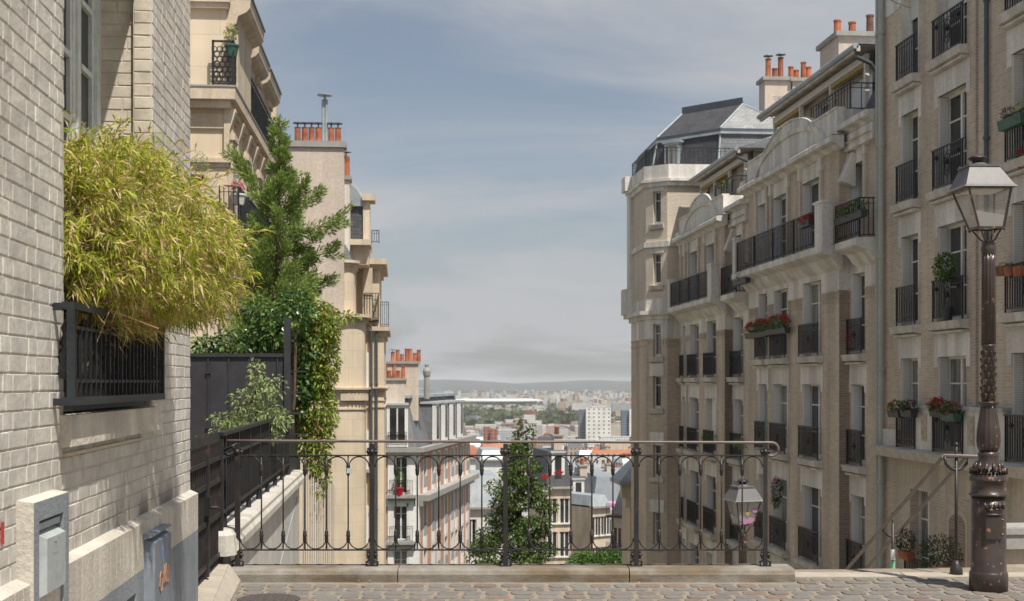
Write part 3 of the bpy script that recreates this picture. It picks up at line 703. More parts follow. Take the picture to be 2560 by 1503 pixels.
for _ in range(5200):
    v = rvec(); p = Vector((-1.45, 6.85, 2.1)) + Vector((v.x * .22, v.y * .98, v.z * .34)) * random.random() ** .4
    if not bamboo_ok(p) or p.z < 1.80: continue
    leaf(mb, p, Vector((rnd(-.2, .6), rnd(-.8, .8), rnd(-.5, .7))), rnd(.07, .13), rnd(.004, .008), 0, .2)
obj('dead_thatch', mb, 'bamboo_dry', bt, fix=False)
for i in range(60):
    a = Vector((HX - .02 + rnd(-.08, .02), rnd(5.85, 7.6), 1.50)); b = a + Vector((rnd(0, .15), rnd(-.2, .3), rnd(.4, .9))); c = b + Vector((rnd(.02, .2), rnd(-.1, .25), rnd(-.1, .1)))
    stems.tube([a, b, c], .003, 5)
obj('stems', stems, 'bamboo_dry', bt)
mb = MB(); mb.fb(fl, 5.80, 7.66, -.16, -.012, 1.475, 1.84)  # tall black box standing in for the deep shade behind the bars
o = obj('trough', mb, 'iron_black'); tag(o, 'planter trough raised and blackened to stand for the shade behind the window guard bars', 'planter')

# ------------------------------------------------------------------ iron gate, fence on its wall, metal screen
random.seed(5)
FXX = -1.46; ff = EAST(FXX)
gt = thing('iron_gate', 'rusty black iron gate with pointed bars beside the corner of the near house', 'gate', (FXX, 9.9, .14))
mb = MB()
for y in (10.06, 10.85): mb.fb(ff, y, y + .05, -.03, .03, .14 if y < 10.5 else .14, 1.14)
mb.fb(ff, 9.25, 10.9, -.02, .02, .98, 1.01)
obj('frame', mb, 'iron_rusty', gt)
mb = MB()
for z in (.20, .52, .80): mb.fb(ff, 9.22, 10.85, -.018, .018, z, z + .035)
obj('rails', mb, 'iron_rusty', gt)
mb = MB(); y = 9.26
while y < 10.84:
    mb.tube([ff(y, 0, .15), ff(y, 0, 1.13)], .0085, 6); mb.lathe((FXX, y, 1.10), [(.009, 0), (.020, .03), (.012, .07), (.0008, .12)], 6); y += .088
obj('bars', mb, 'iron_rusty', gt)
mb = MB(); mb.fb(ff, 10.02, 10.14, -.04, .045, .60, .74); mb.tube([ff(10.08, .045, .66), ff(10.08, .10, .66), ff(9.99, .11, .66)], .011, 8); obj('lock', mb, 'iron_black', gt)
# fence
fn = thing('iron_fence', 'black iron railing with flat rails running up along the stone wall', 'fence', (FXX, 14, .4))
mb = MB(); mb.hexa([ff(10.9, -.03, 1.165), ff(17.5, -.03, 1.165), ff(17.5, .03, 1.165), ff(10.9, .03, 1.165), ff(10.9, -.03, 1.195), ff(17.5, -.03, 1.195), ff(17.5, .03, 1.195), ff(10.9, .03, 1.195)]); obj('top_rail', mb, 'iron_black', fn)
mb = MB(); mb.fb(ff, 10.9, 17.5, -.02, .02, .975, 1.0); mb.fb(ff, 10.9, 17.5, -.022, .022, .525, .55); obj('rails', mb, 'iron_rusty', fn)
mb = MB(); y = 10.98
while y < 17.45: mb.fb(ff, y - .0085, y + .0085, -.009, .009, .47, 1.165); y += .098
obj('bars', mb, 'iron_black', fn)
y = 11.15
while y < 17.5:
    mb = MB(); mb.fb(ff, y - .022, y + .022, -.02, .02, .39, 1.165); mb.hexa([ff(y - .05, -.02, .39), ff(y + .05, -.02, .39), ff(y + .05, .02, .39), ff(y - .05, .02, .39), ff(y - .022, -.02, .50), ff(y + .022, -.02, .50), ff(y + .022, .02, .50), ff(y - .022, .02, .50)]); obj('foot', mb, 'iron_black', fn); y += .9
# retaining wall and coping
rw = thing('stone_wall', 'grey rendered retaining wall with pale stone coping under the iron fence', 'wall', (-1.5, 14, 0))
mb = MB(); mb.box(-1.85, -1.385, 11.0, 18.4, -5, .24); obj('wall_face', mb, 'wall_grey', rw)
prof = [(-1.90, .24), (-1.345, .20), (-1.31, .24), (-1.31, .30), (-1.335, .335), (-1.335, .37), (-1.36, .395), (-1.90, .40)]
mb = MB(); mb.prism(Fr((0, 10.93), (1, 0), (0, 1)), prof, 0, 7.5); obj('coping', mb, 'coping_stone', rw)
mb = MB(); mb.box(-1.58, -1.44, 10.86, 11.0, -.2, .20); obj('corner_block', mb, 'stone_tan', rw)
mb = MB(); mb.plan([(-1.60, 10.80), (-1.40, 10.78), (-1.33, 10.86), (-1.31, 11.25), (-1.60, 11.25)], .20, .36, top=[(-1.60, 10.81), (-1.40, 10.80), (-1.345, 10.87), (-1.33, 11.25), (-1.60, 11.25)]); mb.plan([(-1.60, 10.81), (-1.40, 10.80), (-1.345, 10.87), (-1.33, 11.25), (-1.60, 11.25)], .361, .40, top=[(-1.60, 10.86), (-1.42, 10.85), (-1.37, 10.90), (-1.36, 11.25), (-1.60, 11.25)]); obj('end_block', mb, 'coping_stone', rw)
mb = MB()
mb.tube([(-1.379, 12.2, -1.2), (-1.379, 18.0, 0.05)], .008, 4); mb.fb(EAST(-1.385), 13.55, 13.57, 0, .01, -4, -.75); obj('conduit', mb, 'zinc', rw)
# garden soil behind the fence
mb = MB(); mb.box(-12, -1.52, 9.3, 19.5, -3, .30); struct('garden_soil', mb, 'bark')
# metal screen facing the camera
sc_ = thing('metal_screen', 'dark sheet metal screen with tall end post closing the garden behind the fence', 'screen', (-2.5, 17.6, .3))
fs = SOUTH(17.62)
mb = MB(); mb.fb(fs, -7.0, -1.50, -.03, 0, .80, 1.96); obj('sheet', mb, 'panel_dark', sc_)
mb = MB(); mb.fb(fs, -7, -1.5, -.01, .03, 1.94, 1.985); mb.fb(fs, -7, -1.5, -.01, .03, .79, .84)
for x in (-2.52, -2.25, -1.9, -1.62): mb.fb(fs, x, x + .018, 0, .02, .84, 1.94)
for x in (-2.52, -1.9): mb.fb(fs, x - .02, x + .04, 0, .03, 1.72, 1.75); mb.fb(fs, x - .02, x + .04, 0, .03, 1.0, 1.03)
obj('battens', mb, 'panel_dark', sc_)
mb = MB(); mb.fb(fs, -1.52, -1.44, -.06, .05, .3, 2.46); obj('post', mb, 'panel_dark', sc_)
mb = MB(); mb.box(-1.50, -1.46, 17.7, 19.6, .3, 1.7); mb.box(-7, -1.5, 18.5, 18.6, .3, .9)
for k in range(5):
    z = .62 + .28 * k; mb.box(-1.46, -1.25, 17.9, 17.93, z, z + .02)
obj('side_panel', mb, 'panel_dark', sc_)

# ------------------------------------------------------------------ terrace railing
RD = 10.80
def RP(u, z, dd=0): return Vector(CF(u, RD + dd, z))
rl = thing('terrace_railing', 'brown iron railing with arched rods and curled handrail along the kerb', 'railing', (0, RD, .1))
posts = [-2.245, -1.145, -.053, 1.016, 2.072]
mb = MB()                                            # handrail with end curls
pts = [RP(-2.33, 1.13)]
pl = [RP(-2.33 + 4.45 * i / 10, 1.125 - .015 * i / 10) for i in range(11)]
curl_r = [RP(2.125 + .055 * math.sin(a), 1.055 + .055 * math.cos(a)) for a in [i * .35 for i in range(1, 12)]]
mb.tube(pl + curl_r, .0115, 10)
obj('handrail', mb, 'handrail_worn', rl, smooth=True)
mb = MB(); mb.tube([RP(-2.25 - .0 * i, 1.10) if i == 0 else RP(-2.30 + (.062 - .004 * i) * math.sin(a - 1.2), 1.055 + (.062 - .004 * i) * math.cos(a - 1.2)) for i, a in enumerate([-.5 * k for k in range(12)])], .013, 8)
obj('scroll', mb, 'iron_black', rl, smooth=True)
for i, u in enumerate(posts):
    mb = MB(); w = .019
    if i == 4: w = .016
    mb.fb(CF, u - w, u + w, RD - .018, RD + .018, .09, 1.10)
    mb.fb(CF, u - w - .03, u + w + .03, RD - .03, RD + .03, .095, .108)
    pp = obj('post', mb, 'iron_rusty', rl)
    for z in (.19, 1.035 - .0):
        mb = MB()
        for s in (-1, 1):
            if i == 0 and s < 0: continue
            q = RP(u + s * (w + .012), z); mb.ball(q, .017, 8); mb.ball(q + Vector((0, 0, .024)), .011, 8); mb.ball(q - Vector((0, 0, .022)), .010, 8)
        if z > 1: mb.ball(RP(u, z, -.01), .024, 8)
        else:
            for s in (-1, 1): mb.tube([RP(u + s * (w - .01), .16), RP(u + s * (w + .03), .13), RP(u + s * (w + .02), .105)], .009, 5)
        obj('cast_collar', mb, 'iron_rusty', pp, smooth=True)
for i in range(4):
    a, b = posts[i] + .018, posts[i + 1] - .018
    mb = MB()
    for z in (1.005, .232): mb.fb(CF, a, b, RD - .010, RD + .010, z - .0055, z + .0055)
    mb.fb(CF, a, b, RD + .05, RD + .056, .100, .106)
    obj('rail', mb, 'iron_rusty', rl)
    n = 6; st = (b - a) / n
    for k in range(1, n):
        u = a + st * k; mb = MB(); mb.tube([RP(u, .24), RP(u, 1.0)], .0062, 6)
        obj('rod', mb, 'iron_rusty', rl, smooth=True).data.name
        for (z, sg) in ((.885, 1), (.35, -1)):
            c = RP(u, z); mb = MB()
            mb.lathe((c.x, c.y, c.z), [(.006, -.05 * 1), (.014, -.035), (.016, -.005), (.019, .004), (.014, .012), (.017, .035), (.003, .075)] if sg > 0 else [(.003, -.075), (.017, -.035), (.014, -.012), (.019, -.004), (.016, .005), (.014, .035), (.006, .05)], 8)
            obj('bud', mb, 'iron_rusty', rl, smooth=True)
    for k in range(n):
        u0 = a + st * k + .006; u1 = a + st * (k + 1) - .006; r = (u1 - u0) / 2; c = (u0 + u1) / 2
        for z0, sg in ((.91, 1), (.325, -1)):
            mb = MB(); mb.tube([RP(c - r * math.cos(q), z0 + sg * (.085 * math.sin(q))) for q in [math.pi * j / 12 for j in range(13)]], .0055, 6)
            obj('arch', mb, 'iron_rusty', rl, smooth=True)
mb = MB(); q = RP(-1.33, .93); 
mb.fb(CF, -1.35, -1.31, RD - .02, RD + .0, .86, .90); mb.tube([RP(-1.345, .90), RP(-1.34, .925), RP(-1.32, .925), RP(-1.315, .90)], .004, 6)
o = obj('padlock', mb, 'zinc_pale'); tag(o, 'small padlock clipped on the left bay of the terrace railing', 'padlock')

# ------------------------------------------------------------------ street lamps
def lamp(name, label, x, y, z, rz, sticker=False, lean=.13):
    t = thing(name, label, 'street lamp', (x, y, z), 'street lamps by the steps', world=False, rz=rz)
    mb = MB(); mb.lathe((0, 0, 0), [(.144, 0), (.144, .19), (.139, .205), (.132, .22), (.130, .80), (.128, 1.02)], 28); base = obj('base', mb, 'lamp_brown', t, smooth=False)
    base.data.polygons.foreach_set('use_smooth', [True] * len(base.data.polygons))
    mb = MB(); mb.lathe((0, 0, 0), [(.13, 1.02), (.148, 1.03), (.150, 1.045), (.134, 1.06), (.128, 1.17), (.142, 1.18), (.148, 1.20), (.142, 1.21), (.146, 1.235), (.134, 1.25), (.136, 1.27), (.124, 1.29), (.105, 1.30), (.094, 1.38), (.074, 1.42), (.080, 1.435), (.080, 1.45), (.066, 1.46)], 28)
    obj('rings', mb, 'lamp_brown', t, smooth=True)
    mb = MB()                                        # rope moulding and leaf crown
    for k in range(30):
        a = 2 * math.pi * k / 30; p = Vector((.132 * math.cos(a), .132 * math.sin(a), 1.285)); q = Vector((.128 * math.cos(a + .14), .128 * math.sin(a + .14), 1.315)); mb.tube([p, (p + q) * .5 * 1.03, q], .010, 6)
    for k in range(12):
        a = 2 * math.pi * k / 12; mb.tube([(.108 * math.cos(a), .108 * math.sin(a), 1.31), (.104 * math.cos(a), .104 * math.sin(a), 1.36), (.088 * math.cos(a), .088 * math.sin(a), 1.40)], [.012, .014, .004], 6)
    obj('rope_moulding', mb, 'lamp_brown', t, smooth=True)
    mb = MB(); mb.lathe((0, 0, 0), [(.066, 1.46), (.080, 1.50), (.087, 1.56), (.084, 1.64), (.070, 1.74), (.058, 1.82), (.056, 1.84)], 48, flute=.05, nf=14); mb.lathe((0, 0, 0), [(.056, 1.83), (.066, 1.85), (.074, 1.865), (.078, 1.87), (.06, 1.875)], 24, flute=.06, nf=12)
    obj('vase', mb, 'lamp_brown', t, smooth=True)
    mb = MB(); mb.lathe((0, 0, 0), [(.050, 1.87), (.047, 2.30), (.050, 2.305), (.056, 2.315), (.050, 2.325)], 24); obj('leafed_shaft', mb, 'lamp_brown', t, smooth=True)
    mb = MB()
    for r_ in range(7):
        for k in range(8):
            a = 2 * math.pi * (k + .5 * (r_ % 2)) / 8; zc = 1.90 + r_ * .056; r0 = .050
            p = lambda da, z, dr=0: Vector(((r0 + dr) * math.cos(a + da), (r0 + dr) * math.sin(a + da), z))
            mb.face([p(-.28, zc + .03), p(0, zc - .012, .002), p(0, zc + .030, .014)]); mb.face([p(.28, zc + .03), p(0, zc + .030, .014), p(0, zc - .012, .002)])
            mb.face([p(-.28, zc + .03), p(0, zc + .030, .014), p(0, zc + .046, .006)]); mb.face([p(.28, zc + .03), p(0, zc + .046, .006), p(0, zc + .030, .014)])
    obj('leaf_scales', mb, 'lamp_brown', t)
    mb = MB(); mb.lathe((0, 0, 0), [(.051, 2.325), (.048, 2.95), (.048, 3.04)], 64, flute=.07, nf=12); mb.lathe((0, 0, 0), [(.042, 3.0), (.052, 3.03), (.056, 3.06), (.058, 3.085), (.050, 3.10), (.054, 3.115), (.030, 3.14)], 20); obj('fluted_shaft', mb, 'lamp_brown', t, smooth=True)
    # lantern, square, wide at the top
    zb, zt = 3.255, 3.655; hb, ht = .097, .165
    mb = MB()
    for k in range(4):
        a = math.pi / 4 + k * math.pi / 2; c, s = math.cos(a) * 1.414, math.sin(a) * 1.414
        a2 = a + math.pi / 2; c2, s2 = math.cos(a2) * 1.414, math.sin(a2) * 1.414
        mb.tube([(hb * c, hb * s, zb), (ht * c, ht * s, zt)], .010, 4)
        mb.tube([(hb * c, hb * s, zb), (hb * c2, hb * s2, zb)], .013, 4); mb.tube([(ht * c, ht * s, zt), (ht * c2, ht * s2, zt)], .014, 4)
        mb.ball((hb * c, hb * s, zb - .015), .013, 6)
        mb.tube([(.03 * c / 1.4, .03 * s / 1.4, 3.13), (.06 * c / 1.4, .06 * s / 1.4, 3.155), (.085 * c / 1.4, .085 * s / 1.4, 3.20), (.10 * c / 1.2, .10 * s / 1.2, 3.25)], .008, 6)
    lf = obj('lantern_frame', mb, 'lamp_brown', t)
    mb = MB()
    for k in range(4):
        a = math.pi / 4 + k * math.pi / 2; c, s = math.cos(a) * 1.414, math.sin(a) * 1.414
        a2 = a + math.pi / 2; c2, s2 = math.cos(a2) * 1.414, math.sin(a2) * 1.414; i = .994
        mb.face([(hb * c * i, hb * s * i, zb), (hb * c2 * i, hb * s2 * i, zb), (ht * c2 * i, ht * s2 * i, zt), (ht * c * i, ht * s * i, zt)])
    obj('lantern_glass', mb, 'lamp_glass', lf)
    mb = MB()
    for k in range(4):
        a = math.pi / 4 + k * math.pi / 2; c, s = math.cos(a) * 1.414, math.sin(a) * 1.414
        a2 = a + math.pi / 2; c2, s2 = math.cos(a2) * 1.414, math.sin(a2) * 1.414; i = .985; f1, f2 = .42, .30; hm, hn = hb + (ht - hb) * f1, hb + (ht - hb) * f2
        mb.face([(hb * c * i, hb * s * i, zb), (hb * c2 * i, hb * s2 * i, zb), (hn * c2 * i, hn * s2 * i, zb + (zt - zb) * f2), (hm * c * i, hm * s * i, zb + (zt - zb) * f1)])
    obj('frosted_glass', mb, 'lamp_glass_frosted', lf)
    mb = MB(); sq = lambda h: [(-h, -h), (h, -h), (h, h), (-h, h)]
    mb.plan(sq(.204), 3.655, 3.672, top=sq(.188)); mb.plan(sq(.186), 3.672, 3.80, top=sq(.114)); mb.plan(sq(.121), 3.80, 3.817)
    mb.lathe((0, 0, 0), [(.085, 3.815), (.06, 3.84), (.035, 3.85)], 20)
    for k in range(4):
        a = math.pi / 4 + k * math.pi / 2; mb.ball((.15 * math.cos(a), .15 * math.sin(a), 3.822), .009, 6)
    rf_ = obj('lantern_roof', mb, 'lamp_grey', t)
    mb = MB(); mb.lathe((0, 0, 0), [(.04, 3.84), (.045, 3.865), (.068, 3.885), (.072, 3.893), (.06, 3.905), (.045, 3.92), (.03, 3.927)], 22); obj('finial', mb, 'iron_rusty', rf_, smooth=True)
    mb = MB(); mb.lathe((0, 0, 0), [(.02, 3.255), (.02, 3.30), (.012, 3.31)], 10); mb.box(-.12, .12, -.12, .12, 3.63, 3.645); obj('burner', mb, 'frame_far', lf)
    if sticker:
        mb = MB(); random.seed(2)
        yf = lambda z: -(hb + (ht - hb) * (z - zb) / (zt - zb)) - .004
        for (cx_, cz, r, mm) in [(.04, 3.33, .05, 0), (-.02, 3.31, .045, 0), (.08, 3.34, .03, 0), (-.06, 3.34, .03, 0), (.10, 3.50, .04, 0), (.10, 3.53, .025, 0), (0, 3.45, .03, 1), (.0, 3.42, .02, 1)]:
            mb.face([(cx_ + r * math.cos(q), yf(cz + r * math.sin(q)) - .001 * cx_, cz + r * math.sin(q)) for q in [i * .7 for i in range(9)]], mm)
        obj('sticker', mb, ['sticker_pink', 'sticker_orange'], lf)
    zm = [(0, 0), (.20, .137), (1.045, .742), (1.20, .857), (1.30, .905), (1.42, 1.01), (1.44, 1.04), (1.46, 1.07), (1.56, 1.146), (1.87, 1.449), (2.315, 1.885), (3.06, 2.62), (3.11, 2.67), (3.255, 2.79), (3.655, 3.09), (3.82, 3.275), (3.927, 3.36), (9, 9)]
    for o in [x for x in SC.collection.objects if x.type == 'MESH' and (x.parent == t or (x.parent and x.parent.parent == t))]:
        for v in o.data.vertices:
            for (a, za), (b_, zb_) in zip(zm, zm[1:]):
                if v.co.z <= b_: v.co.z = za + (zb_ - za) * (v.co.z - a) / (b_ - a); break
            if v.co.z > 2.67: v.co.x -= lean * (v.co.z - 2.67)
    return t, base
PL = (4.53, 9.85)
t1, b1 = lamp('street_lamp', 'tall brown cast iron street lamp standing on the cobbles with grey square lantern', PL[0], PL[1], 0, R(-3))
# crown emblem and service hatch on the front of the base (towards the camera, turned right)
def on_base(a, r, z): return (r * math.cos(a), r * math.sin(a), z)
mb = MB(); A0 = R(-94); 
for z, r, hw in ((.632, .146, .40), (.614, .142, .36), (.594, .146, .44)):
    mb.tube([on_base(A0 + hw * (k / 8 - .5) * 2, r, z) for k in range(9)], .010, 6)
for k in range(5):
    a = A0 + (k - 2) * .24; mb.tube([on_base(a, .144, .635), on_base(a, .154, .665), on_base(a, .150, .686)], [.012, .015, .006], 6)
obj('crown_emblem', mb, 'lamp_brown', b1, smooth=True)
mb = MB(); n = 8
ring = lambda r, z: [on_base(A0 + .44 * (k / n - .5) * 2, r, z) for k in range(n + 1)]
o1, o2 = ring(.146, .407), ring(.146, .578)
for k in range(n): mb.face([o1[k], o1[k + 1], o2[k + 1], o2[k]])
i1 = ring(.134, .407); i2 = ring(.134, .578)
for k in range(n): mb.face([i1[k], i1[k + 1], o1[k + 1], o1[k]]); mb.face([i2[k], i2[k + 1], o2[k + 1], o2[k]])
mb.face([i1[0], o1[0], o2[0], i2[0]]); mb.face([i1[n], o1[n], o2[n], i2[n]])
for z in (.44, .55): mb.ball(on_base(A0 + .47, .142, z), .012, 6)
obj('hatch', mb, 'lamp_brown', b1)
c2 = at(1857, 1200, 16.6)
t2, b2 = lamp('street_lamp', 'lower street lamp on the steps seen through the railing with pink sticker on its glass', c2.x, c2.y, -2.97, R(12), True, 0.0)
# ------------------------------------------------------------------ stair handrail with sticker covered posts
sh = thing('stair_handrail', 'twin flat iron handrails going down the steps left of the tall lamp', 'handrail', (4.6, 11, 0))
p1 = at(2397, 1437, 11.1)
SL = .535
def rail_pt(x, y): return Vector((x, y, .985 - SL * max(0, y - 10.72)))
XA, XB = 4.52, 4.72
mb = MB()
for X_, y0 in ((XA, 10.72), (XB, 10.72)):
    mb.tube([Vector((X_, y0 - .05, .985)), rail_pt(X_, 24)], .017, 6)
mb.tube([Vector((XA, 10.68, .99)), Vector((4.62, 10.64, .99)), Vector((4.78, 10.60, .985)), Vector((4.88, 10.56, .98))], .018, 8)
obj('rails', mb, 'handrail_worn', sh)
for k, (yy) in enumerate((10.65, 12.07, 14.6)):
    zr = .985 - SL * max(0, yy - 10.72); zb_ = 0.0 if k == 0 else -.165 * math.floor((yy - 11.15) / .33 + 1)
    mb = MB(); cx_ = 4.62
    mb.tube([(cx_, yy, zb_), (cx_, yy, zr + .02)], .014, 8); mb.lathe((cx_, yy, zb_), [(.055, 0), (.05, .05), (.03, .09), (.018, .12)], 14)
    mb.tube([(XA, yy, zr), (XA + .01, yy, zr - .06), (XA + .05, yy, zr - .10), (cx_, yy, zr - .115), (XB - .05, yy, zr - .10), (XB - .01, yy, zr - .06), (XB, yy, zr)], .013, 8)
    mb.ball((cx_, yy, zr + .10), .02, 10); mb.tube([(cx_, yy, zr - .1), (cx_, yy, zr + .1)], .012, 8)
    po = obj('post', mb, 'iron_rusty', sh, smooth=True)
    if k == 1:
        for j, (z, h, mt_) in enumerate(((zr - .33, .10, 'sticker_white'), (zr - .46, .12, 'sticker_green'), (zr - .56, .07, 'sticker_white'), (zr - .70, .06, 'sticker_white'))):
            mb = MB(); mb.lathe((cx_, yy, z), [(.022 if j < 2 else .019, 0), (.022 if j < 2 else .019, h)], 10); obj('sticker', mb, mt_, po)
# stone parapet at the right edge
px_ = thing('stone_parapet', 'low stone capped parapet wall behind the tall lamp at the right edge', 'wall', (6.5, 12.6, -1))
mb = MB(); mb.box(6.10, 9.0, 13.0, 13.45, -.10, .12); mb.box(6.08, 9.0, 12.98, 13.0, .05, .11); obj('cap_stone', mb, 'stone_edge', px_)
mb = MB(); mb.box(6.18, 9.0, 13.08, 13.4, -4, -.10); obj('wall_face', mb, 'plaster_warm', px_)
# ------------------------------------------------------------------ parts shared by the facades
def railing(mb, F, u0, u1, z0, z1, d, kind='bars', sp=.105):
    s = .013
    mb.fb(F, u0, u1, d - .02, d + .02, z1 - .03, z1); mb.fb(F, u0, u1, d - .013, d + .013, z0 + .06, z0 + .085)
    for e in (u0 + .012, u1 - .012): mb.fb(F, e - .016, e + .016, d - .016, d + .016, z0, z1 + .0)
    n = max(2, round((u1 - u0) / sp)); c = (u0 + u1) / 2; zc = (z0 + z1) / 2 + .03
    for i in range(1, n):
        u = u0 + (u1 - u0) * i / n
        if kind == 'oval' and abs(u - c) < .20: continue
        mb.fb(F, u - s * .8, u + s * .8, d - s * .8, d + s * .8, z0 + .085, z1 - .03)
    mb.fb(F, u0, u1, d - .009, d + .009, z1 - .16, z1 - .145)
    if kind == 'oval':
        for rr in (1.0, .62):
            mb.tube([F(c + .17 * rr * math.sin(a), d, zc + .27 * rr * math.cos(a)) for a in [math.pi * k / 7 for k in range(15)]], .014, 5)
        mb.tube([F(c, d, z0 + .08), F(c, d, z1 - .03)], .010, 4)
        for s_ in (-1, 1): mb.ball(F(c + s_ * (u1 - u0) * .36, d, z1 - .22), .055, 6)
        mb.ball(F(c, d, zc + .06), .06, 6); mb.fb(F, c - .19, c - .175, d - .01, d + .01, z0 + .08, z1 - .03); mb.fb(F, c + .175, c + .19, d - .01, d + .01, z0 + .08, z1 - .03)
    elif kind == 'cross':
        for du, dz in ((0, 0), (.055, 0), (-.055, 0), (0, .06), (0, -.06)): mb.ball(F(c + du, d, zc + dz), .035, 6)
        for u in [u0 + .08 + .11 * k for k in range(int((u1 - u0 - .1) / .11))]: mb.fb(F, u, u + .03, d - .008, d + .008, z0 + .10, z0 + .17)
    elif kind == 'band':
        mb.fb(F, u0, u1, d - .009, d + .009, z0 + .22, z0 + .235)
wrnd = random.Random(55)
def window(B, F, u0, u1, z0, z1, r=.26, rail=None, shut=1, sill=True, rh=.96, frame='frame_far', sh='shutter_white', bars=2, closed=False, rd=.12, op=0.0, sillmat='stone_sill', sd=.27):
    mb = MB(); w = .055; c = (u0 + u1) / 2; F0 = -r
    mb.fb(F, u0, u0 + w, F0 - .03, F0 + .03, z0, z1); mb.fb(F, u1 - w, u1, F0 - .03, F0 + .03, z0, z1)
    mb.fb(F, u0 + w, u1 - w, F0 - .03, F0 + .03, z1 - w, z1); mb.fb(F, u0 + w, u1 - w, F0 - .03, F0 + .03, z0, z0 + .12)
    if u1 - u0 > .5: mb.fb(F, c - .05, c + .05, F0 - .02, F0 + .04, z0 + .12, z1 - w)
    for k in range(bars):
        zb = z0 + (z1 - z0) * (.72 if k == 0 else .36); mb.fb(F, u0 + w, u1 - w, F0 - .02, F0 + .024, zb - .018, zb + .018)
    wo_ = obj('window', mb, frame, B)
    mb = MB(); mb.fb(F, u0 + .02, u1 - .02, F0 - .02, F0 - .012, z0 + .02, z1 - .02); obj('pane', mb, 'window_curtain' if wrnd.random() < .3 else 'window_glass', wo_)
    if shut and wrnd.random() < .07 and not closed: closed = True; mb = MB(); mb.fb(F, u0 + .02, u1 - .02, F0 + .02, F0 + .05, z1 - (z1 - z0) * wrnd.choice((.3, .5, .8)), z1 - .02); obj('blind', mb, sh, wo_)
    elif shut:
        t = .035
        if closed: mb = MB(); mb.fb(F, u0 + .01, u1 - .01, F0 + .045, F0 + .075, z0 + .03, z1 - .01); obj('shutter', mb, sh, wo_)
        else:
            ext = .0 + op
            mb = MB(); mb.fb(F, u1 - t - .006, u1 - .006, F0 + .045, ext - .015, z0 + .03, z1 - .015); obj('shutter', mb, sh, wo_)
            mb = MB(); mb.fb(F, u0 + .006, u0 + t + .006, F0 + .045, ext - .015, z0 + .03, z1 - .015); obj('shutter', mb, sh, wo_)
    if sill:
        mb = MB(); mb.hexa([F(u0 - .17, -.02, z0 - .24), F(u1 + .17, -.02, z0 - .24), F(u1 + .17, sd - .04, z0 - .20), F(u0 - .17, sd - .04, z0 - .20), F(u0 - .17, -.02, z0 - .01), F(u1 + .17, -.02, z0 - .01), F(u1 + .17, sd, z0 - .03), F(u0 - .17, sd, z0 - .03)])
        mb.fb(F, u0 - .12, u1 + .12, .0, sd - .1, z0 - .30, z0 - .24)
        obj('sill', mb, sillmat, wo_)
    if rail:
        mb = MB(); railing(mb, F, u0 - .05, u1 + .05, z0, z0 + rh, rd, rail); 
        mb.fb(F, u1 + .05, u1 + .12, rd - .012, rd + .012, z0 + rh - .03, z0 + rh); mb.fb(F, u0 - .12, u0 - .05, rd - .012, rd + .012, z0 + rh - .03, z0 + rh)
        obj('balcony_rail', mb, 'iron_black', wo_)
    return wo_
def lintel(B, F, u0, u1, z0, z1, ear=.22, side=.16, d=.02):
    mb = MB(); m = 0
    mb.fb(F, u0 - side, u1 + side, -.05, d, z0, z1, m)
    mb.fb(F, u0 - side, u0 - .003, -.05, d, z0 - ear, z0, m); mb.fb(F, u1 + .003, u1 + side, -.05, d, z0 - ear, z0, m)
    obj('lintel_block', mb, 'plaster_white', B)
def chimney(B, pts, z0, z1, pots, mat='plaster_pink', capd=.12, ph=.75, label=None, cowl=0):
    mb = MB(); mb.plan(pts, z0, z1); ch = obj('chimney', mb, mat, B)
    cx_ = sum(p[0] for p in pts) / len(pts); cy_ = sum(p[1] for p in pts) / len(pts)
    gx = max(abs(p[0] - cx_) for p in pts); gy = max(abs(p[1] - cy_) for p in pts)
    out = [(cx_ + (x - cx_) * (1 + capd / gx), cy_ + (y - cy_) * (1 + capd / gy)) for x, y in pts]
    mb = MB(); mb.plan(out, z1, z1 + .16); obj('cap', mb, 'stone_edge', ch)
    for k, (x, y, h) in enumerate(pots):
        mb = MB(); mb.lathe((x, y, z1 + .14), [(.15, 0), (.14, .08), (.125, h * ph), (.145, h * ph + .03), (.145, h * ph + .08), (.1, h * ph + .08)], 10)
        if cowl & (1 << k) or cowl == -1:
            mb.lathe((x, y, z1 + .14 + h * ph + .08), [(.02, 0), (.02, .12)], 6, 1); mb.lathe((x, y, z1 + .14 + h * ph + .2), [(.24, 0), (.22, .03), (.02, .08)], 10, 1)
        obj('chimney_pot', mb, ['terracotta', 'zinc_dark'], ch)
    return ch
def downpipe(B, x, y, z0, z1, r=.055, mat='pipe_green'):
    mb = MB(); mb.tube([(x, y, z0), (x, y, z1)], r, 10)
    z = z0 + 1.2
    while z < z1: mb.lathe((x, y, z), [(r, 0), (r + .02, .01), (r + .02, .07), (r, .08)], 10); z += 2.9
    return obj('downpipe', mb, mat, B, smooth=False)

# ------------------------------------------------------------------ right building 1 (nearest)
X1 = 12.5
W1 = WEST(X1); Y1 = fy(2199, X1)
b1_ = thing('apartment_building', 'nearest tan brick apartment building with oval iron window rails, filling the right edge', 'building', (X1, 28, -10))
c1a, c1b = (fy(2297, X1), fy(2254, X1)), (fy(2417, X1), fy(2346, X1))
yst = fy(2462, X1); W1b = WEST(X1 - .14)
c1c = (fy(2640, X1 - .14), fy(2530, X1 - .14))
FL = [0.0, 3.02, 6.05, 9.08, 12.1]; WH = 2.2
ops = [(a, b, z, z + WH) for z in FL for a, b in (c1a, c1b)] + [(c1a[0] + .05, c1a[1] + .35, -3.75, -.95)]
mb = MB(); mb.wall(W1, yst, Y1, -.30, 15, [o for o in ops if o[3] > 0], 0, .26, 2)
mb.wall(W1, yst, Y1, -.95, -.30, [], 1); mb.wall(W1, yst, Y1, -12, -.95, [(fy(2325, X1), fy(2275, X1), -3.6, -1.0)], 0, .26)
